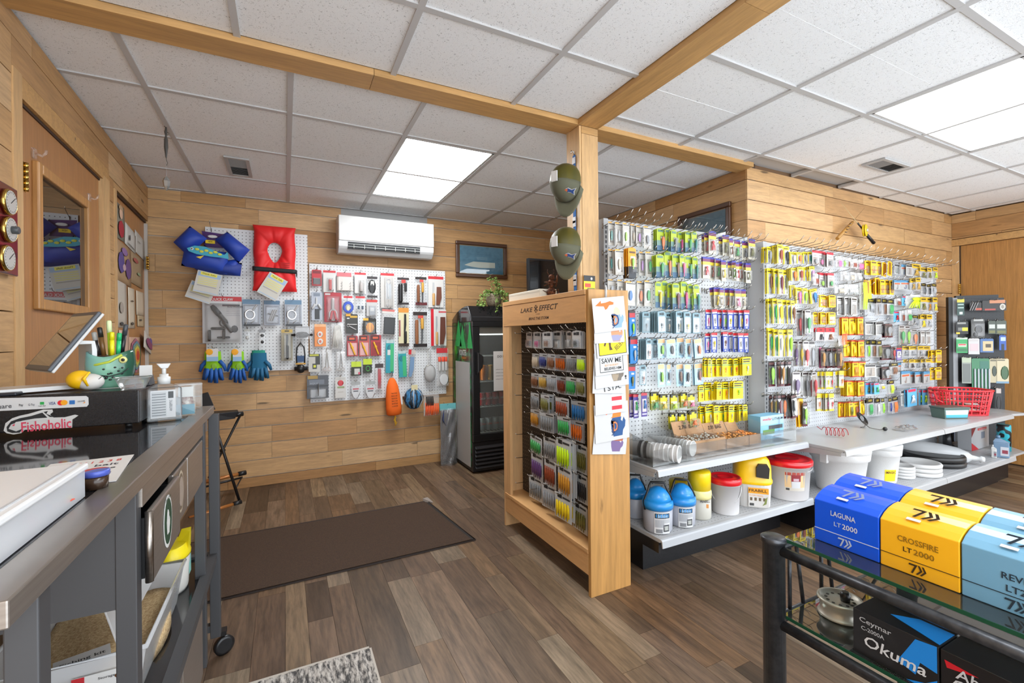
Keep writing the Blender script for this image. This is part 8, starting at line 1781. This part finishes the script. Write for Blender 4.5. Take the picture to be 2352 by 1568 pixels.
# --- lower shelf: clear bin of bedding and yellow-lidded tub
def bedding():
    t = thing('storage_bin', 'clear plastic bin of tan bedding on the counter shelf', 'bin', (0, 0, 0)); m = film('bin_plastic', .42, (.93, .94, .95, 1), .2)
    x0, x1, y0, y1, z0, z1 = -.60, -.298, 1.34, 1.80, .4205, .545; k = .02
    lo = [(x0+k, y0+k, z0), (x1-k, y0+k, z0), (x1-k, y1-k, z0), (x0+k, y1-k, z0)]; hi = [(x0, y0, z1), (x1, y0, z1), (x1, y1, z1), (x0, y1, z1)]
    obj('bin_walls', G().add(lo+hi, [(0, 1, 2, 3)]+[(i, (i+1) % 4, (i+1) % 4+4, i+4) for i in range(4)]), m, t, solid=.002)
    obj('rim', G().tube([(x0, y0, z1), (x1, y0, z1), (x1, y1, z1), (x0, y1, z1)], .006, 6, True), m, t)
    stuff(obj('bedding', G().grid(lambda u, v: Vector((x0+.018+(x1-x0-.036)*u, y0+.018+(y1-y0-.036)*v, z0+.05+.01*math.sin(u*9+v*7))), 14, 14), noise_mat('wood_bedding', 'a98a60', 'd2b88c', 160, .95, .6), t, solid=.045))
    ld = obj('open_lid', G().hull([(x1-.06, y0+.02, z1+.008), (x1-.06, y1-.02, z1+.008), (x1-.10, y1-.02, z1+.16), (x1-.10, y0+.02, z1+.16)], [(x1-.056, y0+.02, z1+.008), (x1-.056, y1-.02, z1+.008), (x1-.096, y1-.02, z1+.16), (x1-.096, y0+.02, z1+.16)]), m, t, bevel=.001)
    l = block('product_label', PAPER, t, -.43, -.318, y0-.003, y0-.001, .462, .512); block('red_corner', M('b8242c', .5), t, -.43, -.408, y0-.0036, y0-.003, .462, .512)
    text('Storage Box', M('3a3a3c', .6), t, (-.36, y0-.0036, .50), .05, .007); block('bar_code', M('3a3a3c', .6), t, -.36, -.325, y0-.0036, y0-.003, .466, .478); obj('food_print', G().ell((-.338, y0-.0034, .497), (.018, .001, .010), 10, 4), M('8a5a34', .6), t)
    nt2 = thing('bait_label', 'white sheet lettered fishing kit, lying in the clear bin', 'label', (-.43, 1.40, .508), .3); obj('sheet', G().box(-.05, .05, -.03, .05, 0, .001), PAPER, nt2); text('Fishing kit', M('2a2a2c', .7), nt2, (0, .02, .0014), .08, .018, (0, 0, 0))
bedding()
def tub2():
    t = thing('pour_tub', 'white plastic tub with a yellow pouring lid on counter shelf', 'tub', (-.345, 1.89, .4205))
    obj('tub_body', G().lathe([(.062, 0), (.066, .01), (.075, .115)], seg=24, sx=.62), M('dcdad4', .45), t)
    obj('lid', G().lathe([(.078, .112), (.079, .12), (.074, .132), (.06, .15), (.058, .152)], seg=24, sx=.62), M('e4d01c', .4), t)
    obj('spout', G().hull([(.0, .02, .13), (.044, -.02, .13), (.044, .03, .13)], [(.02, .02, .19), (.046, .0, .185), (.046, .028, .19)]), M('e4d01c', .4), t)
    block('paper_label', M('8ccabf', .5), t, .044, .0445, -.004, .03, .04, .10)
tub2()
# --- folding stool by the back wall
def stool():
    t = thing('folding_stool', 'folding stool with copper-brown bars and black crossed legs', 'stool', (-.45, 4.0, 0))
    O = Vector(t.location)
    def P(px, py, y): return PY(px, py, y)-O
    bar = M('b0713a', .3, .3); bk_ = M('1b1b1d', .4)
    for nm, a, b in (('seat_bar', P(470, 962, 4.0), P(556, 950, 4.1)), ('foot_bar', P(468, 1107, 4.18), P(563, 1085, 4.28)), ('foot_bar', P(434, 1190, 3.9), P(552, 1153, 4.05))):
        obj(nm, G().tube([a, b], .014, 10), bar, t); e = (b-a).normalized(); obj('end_cap', G().tube([b-e*.05, b+e*.006], .019, 10), bk_, t)
    obj('leg', G().tube([P(491, 968, 4.05), P(550, 1150, 4.06)], .010, 8), bk_, t); obj('leg', G().tube([P(551, 955, 4.13), P(494, 1068, 4.14), P(480, 1097, 4.16)], .009, 8), bk_, t)
    obj('cross_rail', G().tube([P(470, 1118, 4.18), P(556, 1096, 4.27)], .008, 6), bk_, t); obj('brace', G().tube([P(556, 1095, 4.27), P(540, 1124, 4.1)], .006, 6), bk_, t)
    obj('pivot', G().ell(P(511, 1034, 4.1), (.022, .02, .016), 10, 6), bk_, t)
    obj('seat_cloth', G().hull([P(490, 950, 4.0), P(548, 944, 4.06), P(546, 940, 4.3), P(490, 944, 4.3)], [P(490, 968, 4.0), P(540, 961, 4.06), P(540, 956, 4.3), P(490, 958, 4.3)]), M('17171a', .45), t, bevel=.004)
    obj('back_cloth', G().hull([P(462, 904, 4.1), P(478, 900, 4.1), P(495, 940, 4.1), P(462, 944, 4.1)], [P(462, 904, 4.12), P(478, 900, 4.12), P(495, 940, 4.12), P(462, 944, 4.12)]), M('17171a', .35), t, bevel=.003)
stool()
# --- weather instruments on the left wall
def station():
    u0, _ = LW(-22, 520, .03); u1, _ = LW(47, 520, .03); zt = LW(30, 428, .03)[1]; zb = LW(40, 634, .03)[1]
    P = L0+LU*((u0+u1)/2); t = thing('weather_station', 'dark red plaque with three round brass-rimmed dials left of door', 'weather station', (P.x, P.y, (zt+zb)/2), LRZ)
    w2, h2 = (u1-u0)/2, (zt-zb)/2
    obj('plaque', G().box(-w2, w2, -.024, -.001, -h2, h2), M('5a1420', .2, coat=.6), t, bevel=.004)
    for k, (px, py) in enumerate(((29, 465), (30, 528), (25, 593))):
        u, z = LW(px, py, .04); x, zz = u-(u0+u1)/2, z-(zt+zb)/2; R_ = h2*.285
        dl = obj('dial', G().lathe([(R_, 0), (R_*1.02, .008), (R_*.96, .014), (R_*.9, .010)], seg=28), BRASS, t, (x, -.024, zz), (PI/2, 0, 0))
        f = obj('dial_face', G().lathe([(R_*.9, .0135), (R_*.9, .0142)], seg=28), M('dcdad4', .3), dl)
        g = G()
        for q in range(20): a = 2*PI*q/20; g.bar((R_*.7*math.cos(a), R_*.7*math.sin(a), .0146), (R_*.82*math.cos(a), R_*.82*math.sin(a), .0146), .0012, .0006)
        stuff(obj('tick_mark', g, M('4a4a48', .6), dl)); obj('needle', G().bar((-R_*.15, -R_*.1, .0152), (R_*.5, R_*.4, .0152), .002, .0006), BLACK, dl)
        if k == 1: obj('clock_button', G().lathe([(R_*.3, .01), (R_*.3, .03), (R_*.24, .032)], seg=16), M('4a4c4e', .4), dl)
station()
# --- papers on the second door
def paper(px0, py0, px1, py1, label, col, cat='paper', prints=(), tilt=0.0, off=.004):
    u0, zt = LW(px0, py0, 0); u1, zb = LW(px1, py1, 0)
    zt = LW((px0+px1)/2, py0)[1]; zb = LW((px0+px1)/2, py1)[1]
    P = L0+LU*((u0+u1)/2)+LN*(off-.02); w2, h2 = abs(u1-u0)/2, (zt-zb)/2
    t = thing('taped_paper', label, cat, (P.x, P.y, (zt+zb)/2), LRZ, 'papers taped to the second left door'); t.rotation_euler = (0, tilt, LRZ)
    obj('sheet', G().grid(lambda u, v: Vector(((u-.5)*2*w2, -.004*math.sin(v*PI*.8)*abs(u-.3), h2-2*h2*v)), 4, 5), M(col, .75), t, solid=.0008)
    for (a, b, c, d, cc) in prints: obj('drawn_shape', G().ell(((a+c)/2*2*w2-w2, -.007, h2-(b+d)*h2), (abs(c-a)*w2, .0008, abs(d-b)*h2), 10, 4), M(cc, .8), t)
    return t
paper(272, 470, 293, 550, 'photo print of a child in red, top of the second left door', '8a8474', 'photo', [(.3, .08, .7, .42, 'd9b49a'), (.2, .45, .85, .95, 'a8303a'), (.25, .02, .75, .2, 'b89a78')])
paper(294, 524, 318, 572, 'white printed sheet beside the child photo', 'dedbd4', 'paper', [(.3, .4, .4, .7, '3a3a3a'), (.1, .85, .9, .9, '6a6a6a')], .1)
paper(316, 540, 337, 588, 'white sheet with faint print near the brass hinge', 'dcd8d0', 'paper', [(.2, .4, .5, .44, '8a8a88')], .1)
paper(272, 560, 308, 650, 'brown paper with purple hand prints on the second left door', 'a98a68', 'drawing', [(.1, .25, .5, .8, '5a4a86'), (.55, .3, .95, .85, '6a4a7a'), (.3, .1, .7, .3, '8a6a9a'), (.3, .5, .6, .7, 'b89aa0')], .05)
paper(304, 585, 333, 655, 'brown curled paper with red scribble on the second left door', 'a28a6c', 'drawing', [(.2, .15, .6, .3, 'a85a50'), (.5, .55, .8, .65, '8a9a7a')], .05)
paper(273, 645, 298, 752, 'long white sheet with pencil drawing on second left door', 'd8cfc2', 'drawing', [(.25, .45, .6, .7, 'a49a90'), (.3, .88, .6, .96, '4a4a48')])
paper(301, 662, 316, 754, 'cream sheet with a stick-figure drawing on second left door', 'cdbfaa', 'drawing', [(.3, .3, .7, .34, '6a5a4a'), (.3, .84, .7, .92, '5a5248')])
paper(319, 670, 337, 724, 'blank beige sheet at the right of the second left door', 'c8b8a2'); paper(322, 725, 337, 750, 'small beige note beneath the blank beige sheet', 'bda98a', 'paper', [(.2, .3, .5, .5, '5a5248')])
paper(281, 758, 303, 812, 'pale pink sheet low on the second left door', 'cdae9c')
rb = paper(302, 774, 329, 858, 'rainbow-ringed oval drawing low on the second left door', 'c8a28a', 'drawing', [(.02, .02, .98, .98, 'a86a78')])
for k, (s, c) in enumerate(((.84, '6a8a9a'), (.7, '8a9a6a'), (.56, 'd0c050'), (.42, 'd88a3c'), (.28, 'b8442c'))):
    o = [q for q in rb.children if q.name.startswith('drawn_shape')][0]; m2 = o.copy(); COL.objects.link(m2); m2.parent = rb; m2.data = o.data; m2.scale = (s, 1, s); m2.location = (0, -.0016*(k+1)-.0035, 0); m2.material_slots[0].link = 'OBJECT'; m2.material_slots[0].material = M(c, .8)
paper(326, 775, 356, 812, 'fan-shaped purple drawing hanging low by the corner', 'd8cfc4', 'drawing', [(.1, .2, .7, .8, '8a4a6a'), (.3, .1, .6, .5, '6a5a9a')], .25, .03)
# ================================================================== floor things and the glass table in front
m_ = thing('door_mat', 'long dark brown ribbed mat on the plank floor', 'mat', (0, 0, 0))
mp4 = [PZ(500, 1238, 0), PZ(982, 1152, 0), PZ(1092, 1241, 0), PZ(503, 1380, 0)]
e0 = (mp4[1]-mp4[0]).normalized(); e1 = (mp4[2]-mp4[3]).normalized()
q0, q3 = mp4[0]-e0*.35, mp4[3]-e1*.45
qs = [q0, mp4[1], mp4[2], q3]
def lift(p, z): return (p.x, p.y, z)
obj('backing', G().hull([lift(p, .0005) for p in qs], [lift(p, .004) for p in qs]), M('1e1a18', .8), m_)
cen = sum(qs, Vector())/4
qi = [p+(cen-p).normalized()*.025 for p in qs]
stuff(obj('pile', G().hull([lift(p, .004) for p in qi], [lift(p, .009) for p in qi]), MATBR, m_))
g = G(); g.tube([lift(p, .0055) for p in qs], .005, 6, True); obj('border', g, M('2c211c', .7), m_)
c_ = mp4[1]; obj('curled_corner', G().hull([(c_.x-.03, c_.y-.0, .004), (c_.x+.02, c_.y, .004), (c_.x+.03, c_.y-.05, .004)], [(c_.x-.035, c_.y+.012, .028), (c_.x+.005, c_.y+.014, .03), (c_.x+.03, c_.y-.03, .008)]), M('8a8078', .7), m_)
rg = thing('striped_rug', 'black, grey and white striped woven rug at lower edge', 'rug', (0, 0, 0))
x0, x1, y0, y1 = -.42, .294, .9, 1.907
stuff(obj('weave', G().grid(lambda u, v: Vector((x0+(x1-x0)*u, y0+(y1-y0)*v, .006+.0015*math.sin(u*140))), 280, 2), RUGST, rg))
block('hem', M('cfc6ba', .9), rg, x0, x1, y1, y1+.012, .0005, .006); block('hem', M('cfc6ba', .9), rg, x1, x1+.008, y0, y1, .0005, .006); block('backing', M('8a8078', .9), rg, x0, x1, y0, y1, .0005, .004)
# ---- tubular table with glass shelves
TX, TY, TG, TL = 1.03, .685, .785, .605
tb = thing('glass_table', 'dark grey tubular metal table with two glass shelves', 'table', (TX, TY, 0))
TM = noise_mat('gunmetal_tube', '3a3c40', '4c4e52', 60, .35, .1, 2, .6)
YN_, XF_ = -.62, .62
for (x, y) in ((0, 0), (XF_, 0), (0, YN_), (XF_, YN_)):
    obj('post', G().lathe([(.024, 0), (.024, TG-.012), (.0275, TG-.012), (.0275, TG-.002), (.022, TG+.001), (.003, TG+.001)], seg=24), TM, tb, (x, y, 0))
for z in (.757, .585):
    for a, b in (((0, 0), (0, YN_)), ((0, 0), (XF_, 0)), ((XF_, 0), (XF_, YN_)), ((0, YN_), (XF_, YN_))):
        obj('rail', G().tube([(a[0], a[1], z), (b[0], b[1], z)], .0115, 10), TM, tb)
for x in (.06, .085, .19, .21): 
    obj('brace', G().tube([(x, 0, .757), (x+(.03 if x in (.085, .21) else 0), 0, .585)], .005, 6), TM, tb)
GE = M('1f4a34', .1)
for z in (TG-.008, TL-.008):
    s = obj('glass_shelf', G().box(.012, XF_-.012, YN_+.012, -.014, z, z+.0075), GLASS, tb)
    block('glass_edge', GE, s, .0105, .012, YN_+.012, -.014, z, z+.0075)
obj('lattice', G().tube([(XF_*.1, -.004, .765), (XF_*.5, -.004, .765)], .003, 5), TM, tb)
XB_ = 1.10
def logo(par, x, y, z, s, mt, flat=False):
    "slanted bar with two chevrons"
    P = [[(-.5, .42), (.0, .42), (-.28, -.45), (-.40, -.45), (-.17, .26), (-.54, .26)], [(.02, .42), (.14, .42), (.30, -.02), (.02, -.45), (-.10, -.45), (.16, -.02)], [(.26, .42), (.38, .42), (.54, -.02), (.26, -.45), (.14, -.45), (.40, -.02)]]
    g = G()
    for p in P: g.prism([(a*s, b*s*.8) for a, b in p], 0, .0003)
    return obj('printed_logo', g, mt, par, (x, y, z), (-PI/2 if flat else 0, 0, -PI/2))
def reelbox(y1, y0, x0, hf, hb, d, col, label, line, ink_, words, dy=0):
    t = thing('reel_box', label, 'box', (x0, (y0+y1)/2, TG+.0003), 0, 'fishing reel boxes on the glass table')
    w2 = (y1-y0)/2
    pr = [(0, 0), (0, hf), (d*.2, hf+(hb-hf)*.45), (d*.45, hf+(hb-hf)*.8), (d*.75, hb), (d, hb+.001), (d, 0)]
    obj('carton', G().hull([(x, -w2+.0008, z) for x, z in pr], [(x, w2-.0008, z) for x, z in pr]), M(col, .3, coat=.3), t, bevel=.0015)
    ik = M(ink_, .4)
    block('printed_line', M(line, .4), t, -.0007, -.0002, -w2+.001, w2-.001, hf*.30, hf*.315)
    if words:
        for (s, yy, zz, ww, hh, c) in words: text(s, M(c, .4), t, (-.0012, yy, zz), ww, hh, (PI/2, 0, -PI/2))
    logo(t, -.0012, .0, hf*.16, .026, ik)
    g = logo(t, d*.45, 0, hf+(hb-hf)*.86+.002, .043, ik, True); g.rotation_euler = (-PI/2+.35, 0, -PI/2); g.rotation_euler = (0, 0, 0)
    g.data = g.data.copy(); 
    M_ = Matrix(((0, 0, 1, 0), (-1, 0, 0, 0), (0, 0, 0, 0), (0, 0, 0, 1)))
    sl = (hb-hf)*.45/(d*.3)
    for v in g.data.vertices:
        x, z = v.co.x, v.co.z; v.co = (z*.75, -x, .0006+z*.75*sl)
    block('price_sticker', PAPER, t, d*.12, d*.22, .0, .022, hf+(hb-hf)*.55, hf+(hb-hf)*.55+.0012).rotation_euler = (0, -.3, 0)
    return t
def yat(px, x): 
    r = ray(px, 1200); return x*r.y/r.x
ya, yb2, yc2 = yat(1870, XB_), yat(2020.5, XB_), yat(2206, XB_)
W_ = 'eef0f2'
reelbox(ya, yb2+.0008, XB_, .094, .116, .072, '0f52d6', 'royal blue reel box with white lettering, front left on glass table', 'e6ecf4', 'c9d6ea', [('LAGUNA', .004, .072, .050, .0115, W_), ('2000', -.010, .050, .030, .0115, W_), ('LT', .015, .050, .014, .0095, 'cfdcf4')])
reelbox(yb2, yc2+.0008, XB_, .094, .116, .072, 'f2b01e', 'yellow-orange reel box with brown lettering, middle of the front row', '4a3414', '3a2a14', [('CROSSFIRE', .0, .066, .064, .0115, '8a6414'), ('2000', -.010, .047, .032, .0115, '8a6414'), ('LT', .016, .047, .014, .0095, '2a1e10')])
reelbox(yc2, yc2-.14, XB_, .094, .116, .072, '6fa0bc', 'pale steel-blue reel box with dark lettering, right of front row', '1e2a34', '22303c', [('REVROS', -.01, .060, .055, .0115, '22303c'), ('LT2000', -.012, .040, .048, .0115, '22303c')])
reelbox(ya, yb2+.0008, XB_+.075, .112, .132, .072, '0f52d6', 'royal blue reel box in the back row on the glass table', 'e6ecf4', 'c9d6ea', None)
reelbox(yb2, yc2+.0008, XB_+.075, .112, .132, .072, 'f2b01e', 'yellow-orange reel box in the back row on the glass table', '4a3414', '3a2a14', None)
reelbox(yc2, yc2-.14, XB_+.075, .112, .132, .072, '6fa0bc', 'pale steel-blue reel box in the back row on the glass table', '1e2a34', '22303c', None)
def spool():
    p = PZ(1918, 1418, TL); t = thing('reel_spool', 'silver perforated fly-reel spool on the lower glass shelf', 'spool', (p.x+.02, p.y, TL+.0003))
    sv = M('b9b4a8', .4, .5); R_ = .046
    obj('rim', G().lathe([(R_*.9, 0), (R_*.98, .002), (R_*.94, .006), (R_*.86, .008), (R_*.84, .03), (R_*.94, .034), (R_, .037), (R_*.97, .041), (R_*.86, .041), (R_*.84, .036), (.004, .036)], seg=36), sv, t)
    g = G()
    for k in range(12): a = 2*PI*k/12; g.lathe([(.0035, .0365), (.0035, .037)], c=(R_*.58*math.cos(a), R_*.58*math.sin(a), 0), seg=8)
    stuff(obj('perforation', g, M('3a3834', .6), t)); obj('knob', G().lathe([(.009, .036), (.011, .05), (.007, .058)], c=(R_*.1, -R_*.2, 0), seg=14), BLKPL, t)
spool()
def blackbox(px0, px1, label, words, splash):
    x = 1.052; y1, y0 = yat(px0, x), yat(px1, x); w2 = (y1-y0)/2; h_ = .088
    t = thing('reel_box', label, 'box', (x, (y0+y1)/2, TL+.0003), 0, 'fishing reel boxes on the glass table')
    obj('carton', G().box(0, .08, -w2+.001, w2-.001, 0, h_), M('1c1c1f', .3, coat=.3), t, bevel=.001)
    for (s, yy, zz, ww, hh, c, sh) in words: text(s, M(c, .4), t, (-.0016, yy, zz), ww, hh, (PI/2, 0, -PI/2), shear=sh)
    if splash:
        for poly in ([(-.1, .3), (-.5, .95), (-.95, 1), (-.95, .45), (-.6, .5), (-.5, .2)], [(-.3, 0), (-.95, .0), (-.95, .3), (-.7, .12)]):
            obj('blue_splash', G().hull([(-.0008, a*w2, b*h_) for a, b in poly], [(-.0002, a*w2, b*h_) for a, b in poly]), M('1f86dc', .35), t)
        obj('blue_splash', G().hull([(.01, -w2*.95, h_+.0008), (.07, -w2*.95, h_+.0008), (.07, -w2*.2, h_+.0008), (.04, w2*.3, h_+.0008)], [(.01, -w2*.95, h_+.0002), (.07, -w2*.95, h_+.0002), (.07, -w2*.2, h_+.0002), (.04, w2*.3, h_+.0002)]), M('1f86dc', .35), t)
    else: obj('red_crest', G().hull([(-.0008, w2*.9, h_*.82), (-.0008, w2*.2, h_*.78), (-.0008, w2*.85, h_*.68)], [(-.0002, w2*.9, h_*.82), (-.0002, w2*.2, h_*.78), (-.0002, w2*.85, h_*.68)]), M('c8202c', .4), t)
    return t
blackbox(1956, 2155, 'black reel box with bright blue splash on the lower glass shelf', [('Ceymar', .03, .072, .055, .013, 'c9ccd0', 0), ('C-2000A', .034, .056, .04, .008, 'c9ccd0', 0), ('Okuma', .0, .032, .10, .022, 'f0f2f4', .15)], True)
blackbox(2156, 2400, 'black reel box with small red crest on the lower glass shelf', [('Abu', .02, .058, .045, .018, 'dfe1e4', .1), ('Garcia', .012, .038, .07, .018, 'dfe1e4', .1), ('FOR LIFE', .01, .020, .07, .006, 'c9ccd0', 0)], False)
fit_texts()
